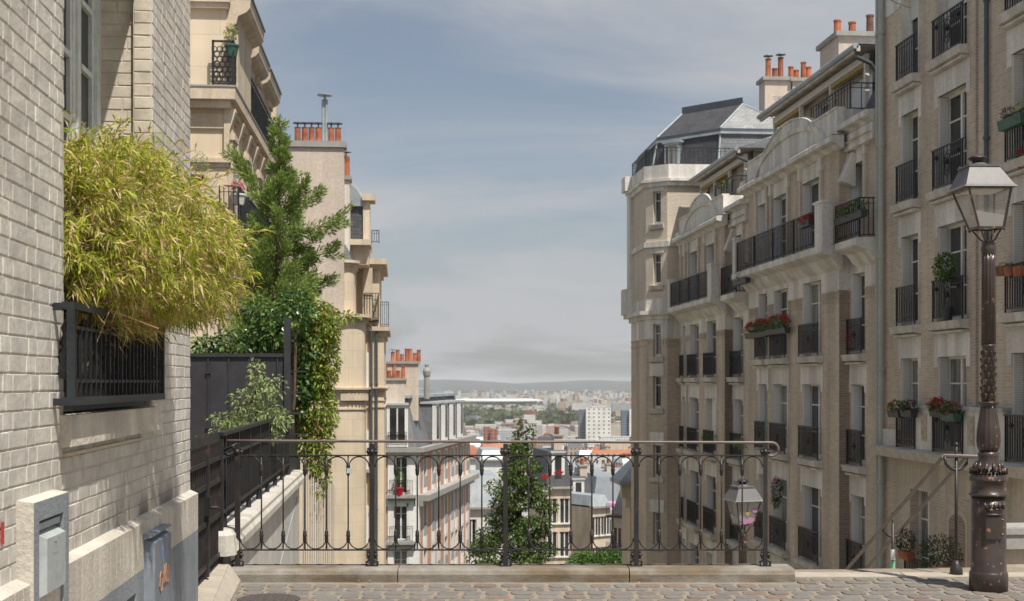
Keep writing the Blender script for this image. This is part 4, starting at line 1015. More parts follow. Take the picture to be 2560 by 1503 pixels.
ops2 = [(c1c[0], c1c[1], z, z + WH) for z in FL] + [(c1c[0] - 3.2, c1c[1] - 3.2, z, z + WH) for z in FL]
mb.wall(W1b, 16, yst, -.30, 15, ops2, 0, .26, 2); mb.wall(W1b, 16, yst, -12, -.30, [], 1)
mb.face([(X1 - .14, yst, -12), (X1, yst, -12), (X1, yst, 15), (X1 - .14, yst, 15)])
mb.face([(X1, Y1, -12), (X1 + 9, Y1, -12), (X1 + 9, Y1, 15), (X1, Y1, 15)]); mb.face([(X1 - .14, 16, -12), (X1 + 9, 16, -12), (X1 + 9, 16, 15), (X1 - .14, 16, 15)])
mb.face([(X1 - .14, 16, 15), (X1 + 9, 16, 15), (X1 + 9, Y1, 15), (X1, Y1, 15), (X1, yst, 15), (X1 - .14, yst, 15)]); mb.face([(X1 + 9, 16, -12), (X1 + 9, Y1, -12), (X1 + 9, Y1, 15), (X1 + 9, 16, 15)])
obj('wall', mb, ['brick_tan', 'plaster_warm', 'plaster_white'], b1_)
mb = MB()
for z in FL[:4]:
    lintel(b1_, W1, *c1a, z + WH, z + 3.02 - .30, .24, .17); lintel(b1_, W1, *c1b, z + WH, z + 3.02 - .30, .24, .2)
    lintel(b1_, W1b, *c1c, z + WH, z + 3.02 - .30, .24, .2); lintel(b1_, W1b, c1c[0] - 3.2, c1c[1] - 3.2, z + WH, z + 3.02 - .30, .24, .2)
mb.fb(W1, c1a[1] + .18, Y1 - .05, -.02, .02, 11.0, 15, 0)
obj('plaster_panel', mb, 'plaster_white', b1_)
mb = MB()                                            # moulded band, white parapet panels between the windows of the first row
mb.hexa([W1(yst, -.02, -.30), W1(Y1, -.02, -.30), W1(Y1, .28, -.26), W1(yst, .28, -.26), W1(yst, -.02, 0), W1(Y1, -.02, 0), W1(Y1, .40, -.03), W1(yst, .40, -.03)])
mb.hexa([W1b(16, -.02, -.30), W1b(yst, -.02, -.30), W1b(yst, .40, -.26), W1b(16, .40, -.26), W1b(16, -.02, 0), W1b(yst, -.02, 0), W1b(yst, .50, -.03), W1b(16, .50, -.03)])
obj('cornice_band', mb, 'stone_sill', b1_)
mb = MB()
for F_, a, b in ((W1, c1a[1] + .06, Y1 - .25), (W1, c1b[1] + .06, c1a[0] - .06), (W1, yst + .05, c1b[0] - .06), (W1b, c1c[1] + .06, yst - .05), (W1b, 16.2, c1c[0] - .06)):
    mb = MB(); h = 1.0 if F_ is W1b or b < c1a[0] + .1 else .42
    mb.fb(F_, a, b, -.02, .10, .0, h, 0)
    if h > .9:
        mb.fb(F_, a - .05, b + .05, -.02, .20, h, h + .08, 1)
        m_ = (a + b) / 2; mb.fb(F_, m_ - .16, m_ + .16, .10, .125, .22, .86, 2)
        for q in range(5): mb.ball(F_(m_ + (.05 if q % 2 else -.05), .12, .32 + q * .11), .05, 6, 2)
    obj('parapet_panel', mb, ['plaster_white', 'zinc', 'plaster_warm'], b1_)
for i, z in enumerate(FL[:4]):
    window(b1_, W1, *c1a, z, z + WH, rail='band' if i else 'band', sh='shutter_grey', sill=i > 0)
    window(b1_, W1, *c1b, z, z + WH, rail='oval', sh='shutter_grey', sill=i > 0)
    window(b1_, W1b, *c1c, z, z + WH, rail='oval', sh='shutter_grey', sill=i > 0)
window(b1_, W1, fy(2325, X1), fy(2275, X1), -3.6, -1.0, rail='band', sh='louvre_dark', shut=0)
# arched bays in the base
for (pa, pb) in ((2420, 2368), (2545, 2505)):
    F_ = W1 if pb < 2460 else W1b; a, b = fy(pa, X1), fy(pb, X1); mb = MB(); c = (a + b) / 2; r = (b - a) / 2
    mb.prism(F_, [(a, -3.9), (b, -3.9)] + [(c + r * math.cos(q), -1.55 + r * .55 * math.sin(q)) for q in [math.pi * k / 10 for k in range(11)]], -.04, .012, 0)
    a += .13; b -= .13; r -= .13
    mb.prism(F_, [(a, -3.9), (b, -3.9)] + [(c + r * math.cos(q), -1.6 + r * .55 * math.sin(q)) for q in [math.pi * k / 10 for k in range(11)]], 0, .02, 1)
    mb.fb(F_, c + .02, b - .08, .02, .05, -3.9, -1.75, 2)
    obj('arched_bay', mb, ['stone_tan', 'brick_tan_dark', 'louvre_dark'], b1_)
mb = MB(); mb.fb(W1, yst + .02, yst + .30, 0, .07, 0, 15); mb.fb(W1, fy(2470, X1) + .1, fy(2470, X1) + .2, .0, .10, 1.0, 15)
obj('brick_pier', mb, 'brick_tan_dark', b1_)
downpipe(b1_, X1 - .10, Y1 - .12, -8, 15, .06); downpipe(b1_, X1 - .12, Y1 - .42, -8, 15, .075)
downpipe(b1_, X1 - .22, fy(2468, X1 - .2), -.3, 15, .05, 'zinc_dark')
mb = MB(); mb.tube([W1(c1a[0] + .5, 0, 10.8), W1(c1a[0] + .5, .45, 10.95), W1(c1a[0] + .35, .6, 11.0)], .02, 6); mb.box(X1 - .65, X1 - .55, c1a[0] + .2, c1a[0] + .4, 10.95, 11.02); obj('bracket_lamp', mb, 'stone_sill', b1_)

# ------------------------------------------------------------------ right buildings 2 and 3: bay, balcony, arched attic
def bayhouse(label, o, ya, yb, yc, yd, colD, cols, zs, seed, chim):
    """ya..yb flat strip with column colD, yb..yc projecting bay with cols, yc..yd closing strip (world y)"""
    XF, XB_ = 12.5, 12.2
    F, G = WEST(XF), WEST(XB_)
    S = lambda z: z + zs
    B = thing('apartment_building', label, 'building', (XF, ya, -20), world=True)
    floors = [S(2.4), S(-.65), S(-3.70), S(-6.75), S(-9.8)]; WH = 2.2
    zb = S(4.18); ztop = S(5.15)
    opD = [(colD[0], colD[1], z, z + WH) for z in floors]; opB = [(a, b, z, z + WH) for z in floors for a, b in cols]
    def band(mb, z0, z1, m, mr):
        mb.wall(F, ya, yb, z0, z1, opD, m, .26, mr); mb.wall(G, yb, yc, z0, z1, opB, m, .26, mr); mb.wall(F, yc, yd, z0, z1, [], m)
        for y in (yb, yc): mb.face([(XF, y, z0), (XB_, y, z0), (XB_, y, z1), (XF, y, z1)], 2 if (m == 0 and y == yb) else m)
    mb = MB(); band(mb, -22, zb, 0, 1); band(mb, zb, ztop, 1, 1)
    # upper storey
    zu, zt = S(5.42), S(8.2); opDu = [(colD[0], colD[1], zu, zu + WH)]; opBu = [(a, b, zu, zu + WH) for a, b in cols]
    mb.wall(F, ya, yb, ztop, zt, opDu, 0, .3, 1); mb.wall(G, yb, yc, ztop, zt, opBu, 0, .3, 1); mb.wall(F, yc, yd, ztop, zt, [], 0)
    for y in (yb, yc): mb.face([(XF, y, ztop), (XB_, y, ztop), (XB_, y, zt), (XF, y, zt)], 0)
    mb.face([(XF, ya, -22), (XF + 10, ya, -22), (XF + 10, ya, zt), (XF, ya, zt)]); mb.face([(XF, yd, -22), (XF + 10, yd, -22), (XF + 10, yd, zt), (XF, yd, zt)])
    mb.face([(XB_, ya, zt), (XF + 10, ya, zt), (XF + 10, yd, zt), (XB_, yd, zt)], 1)
    obj('wall', mb, ['brick_tan', 'plaster_white', 'brick_tan_dark'], B)
    mb = MB(); lst = [(F, *colD)] + [(G, a, b) for a, b in cols]
    for z in floors[1:]:
        for (F_, a, b) in lst: lintel(B, F_, a, b, z + WH, z + 3.05 - .30)
    for (F_, a, b) in lst: mb = MB(); mb.fb(F_, a - .2, b + .2, -.05, .02, zu + WH, zt, 0); obj('lintel_block', mb, 'plaster_white', B)
    mb = MB()                                        # patterned brick band and courses
    for F_, a, b, op in ((F, ya, yb, [colD]), (G, yb, yc, cols), (F, yc, yd, [])):
        u = a
        cuts = sorted([a, b] + [x for o_ in op for x in o_])
        segs = [(cuts[i], cuts[i + 1]) for i in range(0, len(cuts), 2)]
        for p, q in segs:
            mb = MB(); mb.fb(F_, p + .02, q - .02, -.02, .03, zb - .30, zb - .27); mb.fb(F_, p + .02, q - .02, -.02, .035, zb - .04, zb)
            k = p + .08
            while k < q - .1: mb.fb(F_, k, k + .07, -.02, .025, zb - .22, zb - .08); k += .16
            obj('brick_band', mb, 'brick_tan', B)
    # brick piers between the upper windows
    mb = MB()
    for (F_, a, b) in lst:
        for u in (b + .03, a - .22):
            mb = MB(); mb.fb(F_, u, u + .19, -.02, .08, ztop + .3, zt - .45, 0); mb.fb(F_, u - .02, u + .21, -.02, .11, zt - .45, zt - .002, 1); obj('brick_pier', mb, ['brick_pale', 'plaster_white'], B)
    # balcony slab with coved underside, piers and railings
    mb = MB(); e = .62
    for F_, a, b in ((F, ya, yb - e + .02), (G, yb - .30, yc + .02), (F, yc + .3, yd)):
        if b <= a: continue
        mb.prism(Fr((F_.o.x, F_.o.y), (F_.n.x, F_.n.y), (F_.u.x, F_.u.y)), [(0, S(4.75)), (.12, S(4.86)), (.30, S(5.08)), (e - .06, S(5.18)), (e, S(5.22)), (e, S(5.40)), (0, S(5.42))], a, b)
    obj('balcony_slab', mb, 'plaster_white', B)
    mb = MB(); pw = .36
    prs = [(G, yb - .30, yb + pw), (G, yc - pw, yc + .0)]
    mid = [(cols[0][1] + cols[1][0]) / 2] if len(cols) > 2 else []
    for F_, a, b in prs: mb = MB(); mb.fb(F_, a, b, e - .34, e - .03, S(5.40), S(6.58)); mb.fb(F_, a - .03, b + .03, e - .38, e, S(6.58), S(6.66)); obj('balcony_pier', mb, 'plaster_white', B)
    
    for F_, a, b in ((F, ya + .05, yb - .35), (G, yb + pw + .02, yc - pw - .02)):
        mb = MB(); railing(mb, F_, a, b, S(5.40), S(6.46), e - .10, 'cross', .15); mb.fb(F_, a, b, e - .11, e - .09, S(6.05), S(6.065))
        if F_ is F:
            Fs = Fr((XF - e + .1, ya + .05), (1, 0), (0, 1)); railing(mb, Fs, 0, e - .12, S(5.40), S(6.46), 0, 'bars', .12)
        else:
            for q in range(1, 4): u = a + (b - a) * q / 4; mb.fb(F_, u - .03, u + .03, e - .13, e - .07, S(5.42), S(6.46))
        obj('balcony_rail', mb, 'iron_black', B)
    # cornices
    mb = MB(); ef = .42
    P = [(0, 0), (.1, .02), (.22, .12), (ef, .16), (ef, .30), (ef - .05, .34), (0, .36)]
    for F_, a, b, z in ((F, ya, yb - .1, S(8.42)), (G, yb - ef, yc + .05, S(8.08)), (F, yc + .05, yd, S(8.42))):
        mb.prism(Fr((F_.o.x, F_.o.y), (F_.n.x, F_.n.y), (F_.u.x, F_.u.y)), [(u, z + zz_) for u, zz_ in P], a, b)
    mb.fb(F, ya, yb - .1, -.3, .20, S(8.0), S(8.44)); mb.fb(F, yc + .05, yd, -.3, .2, S(8.0), S(8.44))
    obj('cornice', mb, 'plaster_white', B)
    mb = MB(); mb.fb(G, yb - .30, yc, -.9, .30, S(8.44), S(8.47)); obj('lead_flashing', mb, 'zinc_dark', B)
    # arched attic parapet in front, with return wall facing the camera
    mb = MB(); a, b = yb + .0, yc - .0; Lb = b - a; c = (a + b) / 2
    zA, zlo, zhi = S(8.47), S(9.02), S(9.75)
    def prof(u):
        t = abs(u - c) / (Lb / 2)
        if t < .55: return zhi - (zhi - S(9.25)) * (t / .55) ** 2.2
        return S(9.25) + 0 * t if u < c else S(9.25)
    top = [(a + Lb * k / 40, prof(a + Lb * k / 40)) for k in range(41)]
    mb.prism(G, [(a, zA)] + top + [(b, zA)][::-1] if False else [(b, zA), (a, zA)] + top, -.16, .06)
    mb.box(XB_ + .16, XB_ + 1.9, yb + .02, yb + .18, zA, S(9.25)); mb.box(XB_ + .16, XB_ + 1.9, yc - .18, yc - .02, zA, S(9.25))
    obj('attic_parapet', mb, 'plaster_white', B)
    mb = MB(); arc = [(c + Lb * .40 * math.cos(q), S(8.50) + .92 * math.sin(q)) for q in [math.pi * k / 24 for k in range(25)]]
    arc2 = [(c + Lb * .36 * math.cos(q), S(8.50) + .80 * math.sin(q)) for q in [math.pi * k / 24 for k in range(25)]]
    for k in range(24): mb.hexa([G(arc[k][0], .055, arc[k][1]), G(arc2[k][0], .055, arc2[k][1]), G(arc2[k + 1][0], .055, arc2[k + 1][1]), G(arc[k + 1][0], .055, arc[k + 1][1]), G(arc[k][0], .15, arc[k][1]), G(arc2[k][0], .12, arc2[k][1]), G(arc2[k + 1][0], .12, arc2[k + 1][1]), G(arc[k + 1][0], .15, arc[k + 1][1])])
    for k in range(40): (u0, z0), (u1, z1) = top[k], top[k + 1]; mb.hexa([G(u0, -.18, z0), G(u1, -.18, z1), G(u1, .11, z1), G(u0, .11, z0), G(u0, -.18, z0 + .05), G(u1, -.18, z1 + .05), G(u1, .11, z1 + .05), G(u0, .11, z0 + .05)])
    obj('arch_moulding', mb, 'plaster_white', B)
    # set-back penthouse: brick piers, white shutters, awnings, zinc roof on a long eave
    H = WEST(13.35); zp0, zp1 = S(8.46), S(10.75); n = 3; mb = MB(); pa, pb = yb + .25, yc - .25; st = (pb - pa) / n
    pops = [(pa + st * k + .30, pa + st * (k + 1) - .62, zp0 + .05, zp1 - .25) for k in range(n)]
    mb.wall(H, pa, pb, zp0, zp1 + .3, pops, 0, .2, 1); mb.box(13.35, 16, pa, pa + .2, zp0, zp1 + .3); mb.box(13.35, 16, pb - .2, pb, zp0, zp1 + .3)
    obj('penthouse_wall', mb, ['brick_tan', 'plaster_white'], B)
    for q in pops: window(B, H, *q, r=.2, rail=None, sill=False, closed=(q is not pops[1]), sh='shutter_white')
    mb = MB()
    for k in range(n + 1): u = pa + st * k; mb.fb(H, u - .06, u + .06, .22, .34, zp0, zp1 + .1, 0)
    mb.fb(H, pa, pb, .20, .36, zp1 - .12, zp1 + .08, 0)
    obj('penthouse_posts', mb, 'frame_far', B)
    mb = MB()
    for k in range(n):
        u = pa + st * k
        if (k + seed) % 3 != 1: mb = MB(); mb.hexa([H(u + .1, .20, zp1 - .24), H(u + st - .1, .20, zp1 - .24), H(u + st - .1, .34, zp1 - .24), H(u + .1, .34, zp1 - .24), H(u + .1, .2, zp1 - .12), H(u + st - .1, .2, zp1 - .12), H(u + st - .1, .30, zp1 - .12), H(u + .1, .30, zp1 - .12)]); obj('awning', mb, 'awning_yellow', B)
    mb = MB(); railing(mb, WEST(XB_ + .35), a + .1, c - Lb * .12, zlo + .2, zlo + 1.0, 0, 'bars', .25); Fs = Fr((XB_ + .35, yb + .14), (1, 0), (0, 1)); railing(mb, Fs, 0, 1.0, zlo + .2, zlo + 1.0, 0, 'bars', .35)
    obj('terrace_rail', mb, 'iron_black', B)
    # roof: hipped zinc with gutter
    mb = MB(); ex, ew = XB_ + .45, XF + 7; ra, rb = yb - .15, yc + .25; ze = S(11.02)
    mb.face([(ex, ra, ze), (ex, rb, ze), (ex + 2.6, rb - 1.2, ze + .95), (ex + 2.6, ra + 1.2, ze + .95)], 0)
    mb.face([(ex, ra, ze), (ex + 2.6, ra + 1.2, ze + .95), (ew, ra + 1.2, ze + .95), (ew, ra, ze)], 1)
    mb.face([(ex, rb, ze), (ew, rb, ze), (ew, rb - 1.2, ze + .95), (ex + 2.6, rb - 1.2, ze + .95)], 1)
    mb.face([(ex + 2.6, ra + 1.2, ze + .95), (ex + 2.6, rb - 1.2, ze + .95), (ew, rb - 1.2, ze + .95), (ew, ra + 1.2, ze + .95)], 0)
    mb.face([(ex, ra, ze - .02), (ew, ra, ze - .02), (ew, rb, ze - .02), (ex, rb, ze - .02)], 2)
    y = ra + .5
    while y < rb - .4: mb.tube([(ex + .02, y, ze + .02), (ex + 2.5, min(max(y, ra + 1.2), rb - 1.2), ze + .96)], .022, 4, 0); y += .62
    mb.tube([(ex - .03, ra, ze - .05), (ex - .03, rb, ze - .05)], .085, 8, 0); mb.fb(WEST(ex), ra, rb, -.1, .0, ze - .20, ze - .05, 2)
    mb.plan([(13.4, ra + .15), (ew, ra + .15), (ew, rb - .1), (13.4, rb - .1)], zp1 + .2, ze - .03, 2)
    obj('roof', mb, ['zinc', 'slate', 'stone_sill'], B, fix=True)
    # steep slate side above the flat strip, with swept gutter pipe
    mb = MB(); y0, y1 = ya + .02, yb - .0
    mb.hexa([(XF + .1, y0, S(8.5)), (XF + 8, y0, S(8.5)), (XF + 8, y1, S(8.5)), (XF + .1, y1, S(8.5)), (XF + 1.2, y0, S(10.9)), (XF + 8, y0, S(10.9)), (XF + 8, y1, S(10.9)), (XF + 1.2, y1, S(10.9))])
    obj('mansard', mb, 'slate', B)
    mb = MB(); mb.hexa([(XF + .1, yc + .05, S(8.5)), (XF + 8, yc + .05, S(8.5)), (XF + 8, yd, S(8.5)), (XF + .1, yd, S(8.5)), (XF + 1.0, yc + .05, S(10.6)), (XF + 8, yc + .05, S(10.6)), (XF + 8, yd, S(10.6)), (XF + 1.0, yd, S(10.6))])
    obj('mansard', mb, 'slate', B)
    mb = MB(); mb.tube([(ex, ra + .1, ze - .1), (ex + .05, ra + .1, ze - .35), (ex + .45, ra + .15, ze - .5), (ex + .62, ra + .2, ze - .7), (ex + .66, ra + .2, S(9.6)), (ex + .35, ra + .1, S(8.6))], .06, 8)
    obj('gutter_pipe', mb, 'zinc_dark', B)
    mb = MB(); mb.hexa([G(yb - .36, -.9, S(8.47)), G(yb - .02, -.9, S(8.47)), G(yb - .02, -.15, S(8.47)), G(yb - .36, -.15, S(8.47)), G(yb - .36, -.9, S(9.25)), G(yb - .02, -.9, S(9.25)), G(yb - .02, -.75, S(8.8)), G(yb - .36, -.75, S(8.8))]); obj('lead_hopper', mb, 'zinc_dark', B)
    for i, z in enumerate([zu] + floors):
        window(B, F, *colD, z, z + WH, rail='cross' if i else None, sill=i > 0)
        for j, (p, q) in enumerate(cols): window(B, G, p, q, z, z + WH, rail='cross' if i else None, sill=i > 0, op=.0)
    mb = MB()                                        # tilted roof lights beside the cornice
    for y in (ya + .9, yb - .25): mb.hexa([F(y - .3, .02, S(7.0)), F(y + .1, .02, S(7.0)), F(y + .1, .40, S(7.15)), F(y - .3, .40, S(7.15)), F(y - .3, .02, S(7.9)), F(y + .1, .02, S(7.9)), F(y + .1, .10, S(7.95)), F(y - .3, .10, S(7.95))]) if y > yb - 1 else None
    if mb.v: obj('vent_hood', mb, 'plaster_white', B)
    if chim:
        for args in chim: chimney(B, *args)
    return B
c2D = (fy(2162, 12.5), fy(2129, 12.5))
c2 = [(fy(2053, 12.2), fy(2007, 12.2)), (fy(1970, 12.2), fy(1934, 12.2)), (fy(1918, 12.2), fy(1896, 12.2))]
def quad(x0, x1, y0, y1): return [(x0, y0), (x1, y0), (x1, y1), (x0, y1)]
xa = 16.6
B2 = bayhouse('tan brick apartment building beside the nearest one, with big arched white attic and red geraniums', 0, Y1 + .02, fy(2098, 12.2), fy(1872, 12.2), fy(1862, 12.2) + .3, c2D, c2, 0.0, 0,
    [(quad(15.0, 17.6, 44.2, 46.2), 8.0, 13.5, [(15.3, 45.2, .8), (15.9, 45.4, .8), (16.4, 45.0, 1.0), (16.9, 45.3, .7), (17.3, 45.2, 1.1)])])
c3D = (fy(1858, 12.5), fy(1834, 12.5))
c3 = [(fy(1790, 12.2), fy(1766, 12.2)), (fy(1747, 12.2), fy(1725, 12.2)), (fy(1714, 12.2), fy(1706, 12.2))]
B3 = bayhouse('smaller looking twin brick building with arched attic between the corner tower and its taller twin', 0, fy(1862, 12.2) + .32, fy(1812, 12.2), fy(1702, 12.2), 57.45, c3D, c3, -.57, 1,
    None)
mb = MB(); 
# ------------------------------------------------------------------ corner tower
T = thing('corner_tower', 'canted corner building with slate mansard and pale brick top, ending the right row', 'building', (12, 60, -20))
YT = 57.5; xR = fx(1668, YT); cv = .8; xS = xR - cv; YS = YT + cv; YE = fy(1578, xS)
ps, pc, pw_ = SOUTH(YT), Fr((xR, YT), (-1, 1), (-1, -1)), WEST(xS)
Lc = cv * math.sqrt(2)
def plan_t(e=0, back=11): return [(xR + e * .41, YT - e), (xR + back + e, YT - e), (xR + back + e, YE + e), (xS - e, YE + e), (xS - e, YS + e * .0 - e * .41)]
wz = [(-8.2, 0), (-5.2, 0), (-2.15, 0), (.85, 0)]
mb = MB(); cw0, cw1 = Lc * .30, Lc * .66
copn = [(cw0, cw1, z, z + 1.45) for z in (-8.6, -5.6, -2.6, .45, 2.75)] + [(cw0, cw1, 5.95, 7.35), (cw0, cw1, 8.65, 10.1)]
for z0, z1, m in ((-24, 3.55, 0), (3.55, 4.62, 1), (4.62, 5.35, 1), (5.35, 11.2, 2)):
    mb.wall(ps, xR, xR + 11, z0, z1, [], m); mb.wall(pc, 0, Lc, z0, z1, copn, m, .2, m); mb.wall(pw_, YS, YE, z0, z1, [], m)
mb.face([(xS, YE, -24), (xR + 11, YE, -24), (xR + 11, YE, 11.2), (xS, YE, 11.2)], 0)
obj('wall', mb, ['brick_tan', 'plaster_white', 'brick_pale'], T)
def ledge(B, z0, z1, e, mat='plaster_white'):
    mb = MB(); mb.plan(plan_t(e), z0, z1); return obj('ledge', mb, mat, B)
ledge(T, 4.42, 4.62, .10); ledge(T, 4.62, 4.80, .32); ledge(T, 7.62, 7.86, .10, 'plaster_white'); ledge(T, 10.30, 10.5, .14); ledge(T, 10.5, 10.62, .24); ledge(T, 10.62, 11.25, .10)
mb = MB(); mb.fb(pw_, YE - .7, YE + .25, .0, .45, 4.8, 6.0); mb.fb(pw_, YE - .6, YE + .15, .0, .18, 6.0, 10.62); mb.fb(pw_, YE - .7, YE + .25, .0, .42, 10.62, 11.3); obj('end_pilaster', mb, 'plaster_white', T)
mb = MB()
for q in copn: mb = MB(); mb.fb(pc, q[0] - .18, q[1] + .18, -.02, .03, q[3], q[3] + .55 if q[3] < 2 else q[3] + .2); obj('lintel_block', mb, 'plaster_white', T)
mb = MB()
for k in range(26): mb.fb(ps, xR + .05 + k * .16, xR + .12 + k * .16, 0, .03, 3.3, 3.5)
for k in range(7): mb.fb(pc, .03 + k * .16, .10 + k * .16, 0, .03, 3.3, 3.5) if not (cw0 - .05 < .06 + k * .16 < cw1 + .03) else None
for F_, a, b in ((ps, xR, xR + 8), (pw_, YS, YE)): mb.fb(F_, a, b, 0, .035, 3.50, 3.55); mb.fb(F_, a, b, 0, .035, 3.24, 3.28)
obj('brick_band', mb, 'brick_tan', T)
for q in copn: window(T, pc, *q, r=.18, rail=None, shut=0, sill=True, bars=1, sd=.10)
# mansard and upper roof, following the wide canted corner
lo = [(14.12, 57.85), (18.2, 57.85), (18.2, 66.5), (11.6, 66.5), (11.55, 60.65)]
mid = [(14.3, 58.15), (17.9, 58.15), (17.9, 66.2), (12.0, 66.2), (11.95, 60.75)]
for i_, m_ in ((0, 'slate_mid'), (1, 'slate_dark'), (2, 'slate_dark'), (3, 'slate_dark'), (4, 'slate_dark')):  # one slate throughout, front face coloured paler for its sun glare
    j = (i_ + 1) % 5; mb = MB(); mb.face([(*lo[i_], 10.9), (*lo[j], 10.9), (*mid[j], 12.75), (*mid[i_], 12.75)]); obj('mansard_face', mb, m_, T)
mb = MB(); cc = (14.8, 62); e1 = [(x + (x - cc[0]) * .025, y + (y - cc[1]) * .035) for x, y in mid]
mb.plan(e1, 12.75, 12.85, 0); mb.plan(mid, 12.85, 13.02, 1); obj('zinc_curb', mb, ['zinc', 'zinc_dark'], T)
A_, B_, C_, D_ = (15.75, 59.8, 14.45), (13.45, 62.3, 14.45), (15.0, 65.2, 14.45), (17.0, 64.0, 14.45)
m3 = [(x, y, 13.02) for x, y in mid]
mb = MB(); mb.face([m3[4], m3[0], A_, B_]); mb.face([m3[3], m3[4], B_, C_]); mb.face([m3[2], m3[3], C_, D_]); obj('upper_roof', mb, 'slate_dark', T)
mb = MB(); mb.face([m3[0], m3[1], A_]); mb.face([m3[1], D_, A_]); mb.face([m3[1], m3[2], D_]); obj('upper_roof', mb, 'slate_sunlit', T)  # roof faces turned to the sun, glare painted into the slate
mb = MB(); mb.plan([A_[:2], D_[:2], C_[:2], B_[:2]], 14.42, 14.78, 1)
for p_, q_ in ((m3[0], A_), (m3[4], B_), (m3[1], A_), ((*lo[0], 10.9), (*mid[0], 12.75)), ((*lo[4], 10.9), (*mid[4], 12.75))): mb.tube([p_, q_], .05, 6)
obj('ridge_trim', mb, ['zinc', 'zinc_dark'], T)
Fd = Fr(lo[4], (lo[0][0] - lo[4][0], lo[0][1] - lo[4][1]), (-1, -1)); mb = MB(); mb.fb(Fd, .85, 1.65, -.6, -.02, 10.95, 12.6, 0); mb.fb(Fd, .97, 1.53, -.02, .02, 11.1, 12.5, 1); mb.fb(Fd, .75, 1.75, -.7, .05, 12.6, 12.7, 2)
obj('dormer', mb, ['zinc', 'window_curtain', 'zinc'], T)
mb = MB(); railing(mb, pw_, YS - .1, YE, 11.2, 12.0, -.05, 'bars', .2); railing(mb, Fr((xR, YT), (-1, 1), (-1, -1)), 0, Lc, 11.2, 12.0, .02, 'bars', .2); railing(mb, ps, xR, xR + 6, 11.2, 12.0, .0, 'bars', .2)
obj('roof_rail', mb, 'iron_black', T)
chimney(T, quad(17.0, 18.25, 60.5, 61.5), 9.0, 15.75, [(17.3, 61, 1.2), (17.62, 61, .6), (17.9, 61.0, 1.3)], cowl=5)
chimney(T, quad(18.3, 19.3, 60.4, 61.3), 9.0, 15.7, [(18.4, 61, .8), (18.65, 61, .6), (19.0, 61, 1.1), (19.25, 61, .8)])
for (x_, y_, z_, h_) in ((16.2, 41.0, 12.0, 2.0), (15.2, 52.0, 11.3, 1.8)):
    mb = MB(); mb.tube([(x_, y_, z_), (x_, y_, z_ + h_)], .018, 5)
    for k in range(5): mb.tube([(x_ - .28 + .03 * k, y_, z_ + h_ - .08 * k), (x_ + .28 - .03 * k, y_, z_ + h_ - .08 * k)], .010, 4)
    mb.tube([(x_, y_ - .3, z_ + h_ - .5), (x_, y_ + .3, z_ + h_ - .5)], .010, 4)
    obj('aerial', mb, 'zinc_dark', B2 if y_ < 45 else B3)
# zinc eave of a lower house past the tower
lw = thing('low_house', 'low house with projecting zinc eave on brackets peeping past the foot of the corner tower', 'house', (10.5, 66, -20))
mb = MB(); xe = fx(1548, 66); mb.box(xe + .55, xe + 8, 66, 68.4, -24, -3.56); obj('wall', mb, 'stone_tan', lw)
mb = MB(); mb.hexa([(xe, 65.6, -3.35), (xe + 8, 65.6, -3.35), (xe + 8, 68.5, -3.35), (xe, 68.5, -3.35), (xe + 1.0, 66.6, -2.3), (xe + 7, 66.6, -2.3), (xe + 7, 68, -2.3), (xe + 1.0, 68, -2.3)]); mb.box(xe - .06, xe + 8, 65.5, 68.5, -3.55, -3.36, 0); obj('roof', mb, 'zinc', lw)
mb = MB(); mb.box(xe + .1, xe + .6, 65.8, 66.3, -4.2, -3.56); mb.box(xe + .3, xe + .7, 65.9, 66.2, -4.7, -4.2); obj('bracket', mb, 'stone_tan', lw)
# ------------------------------------------------------------------ left stone building with deep balconies
random.seed(31)
XA_ = -4.05; EA = EAST(XA_); SA = SOUTH(31.4)
A = thing('stone_building', 'tan stone building with dark scroll balcony and stepped bay cornices behind the near house', 'building', (-6, 36, -8))
aw = [(32.6, 33.9), (35.6, 36.9), (38.6, 39.8), (41.4, 42.5)]
zf = [8.5, 5.25, 2.0]; aops = [(a, b, z + .02, z + 2.0 if z > 8 else z + 2.45) for z in zf for a, b in aw]
mb = MB(); mb.wall(EA, 31.4, 43.4, -8, 10.6, aops, 0, .3); mb.wall(SA, -13, XA_, -8, 10.6, [], 0)
mb.face([(XA_, 43.4, -8), (-13, 43.4, -8), (-13, 43.4, 10.6), (XA_, 43.4, 10.6)]); mb.face([(-13, 31.4, 10.6), (XA_, 31.4, 10.6), (XA_, 43.4, 10.6), (-13, 43.4, 10.6)])
obj('wall', mb, 'stone_blocks', A)
for q in aops: window(A, EA, *q, r=.28, rail=None, sill=False, sh='shutter_grey')
mb = MB(); P = lambda F, a, b, d0, d1, z0, z1: mb.fb(F, a, b, d0, d1, z0, z1)
P(EA, 31.05, 42.6, -.1, .24, 8.18, 8.46); P(EA, 31.15, 42.6, -.1, .12, 8.0, 8.18); mb.box(-4.95, XA_ - .1, 31.05, 31.5, 8.18, 8.46); mb.box(-4.85, XA_ - .1, 31.15, 31.5, 8.0, 8.18)
mb.box(-9, -4.95, 28.2, 31.39, 8.18, 8.46); mb.box(-9, -5.05, 28.4, 31.38, 7.9, 8.18)
obj('balcony_slab', mb, 'stone_tan', A)
mb = MB(); P(EA, 31.03, 42.6, -.1, .26, 8.46, 8.50); mb.box(-9, XA_ - .1, 31.03, 31.5, 8.46, 8.50); mb.box(-9, -4.93, 28.15, 31.03, 8.46, 8.5); obj('slab_edge', mb, 'stone_edge', A)
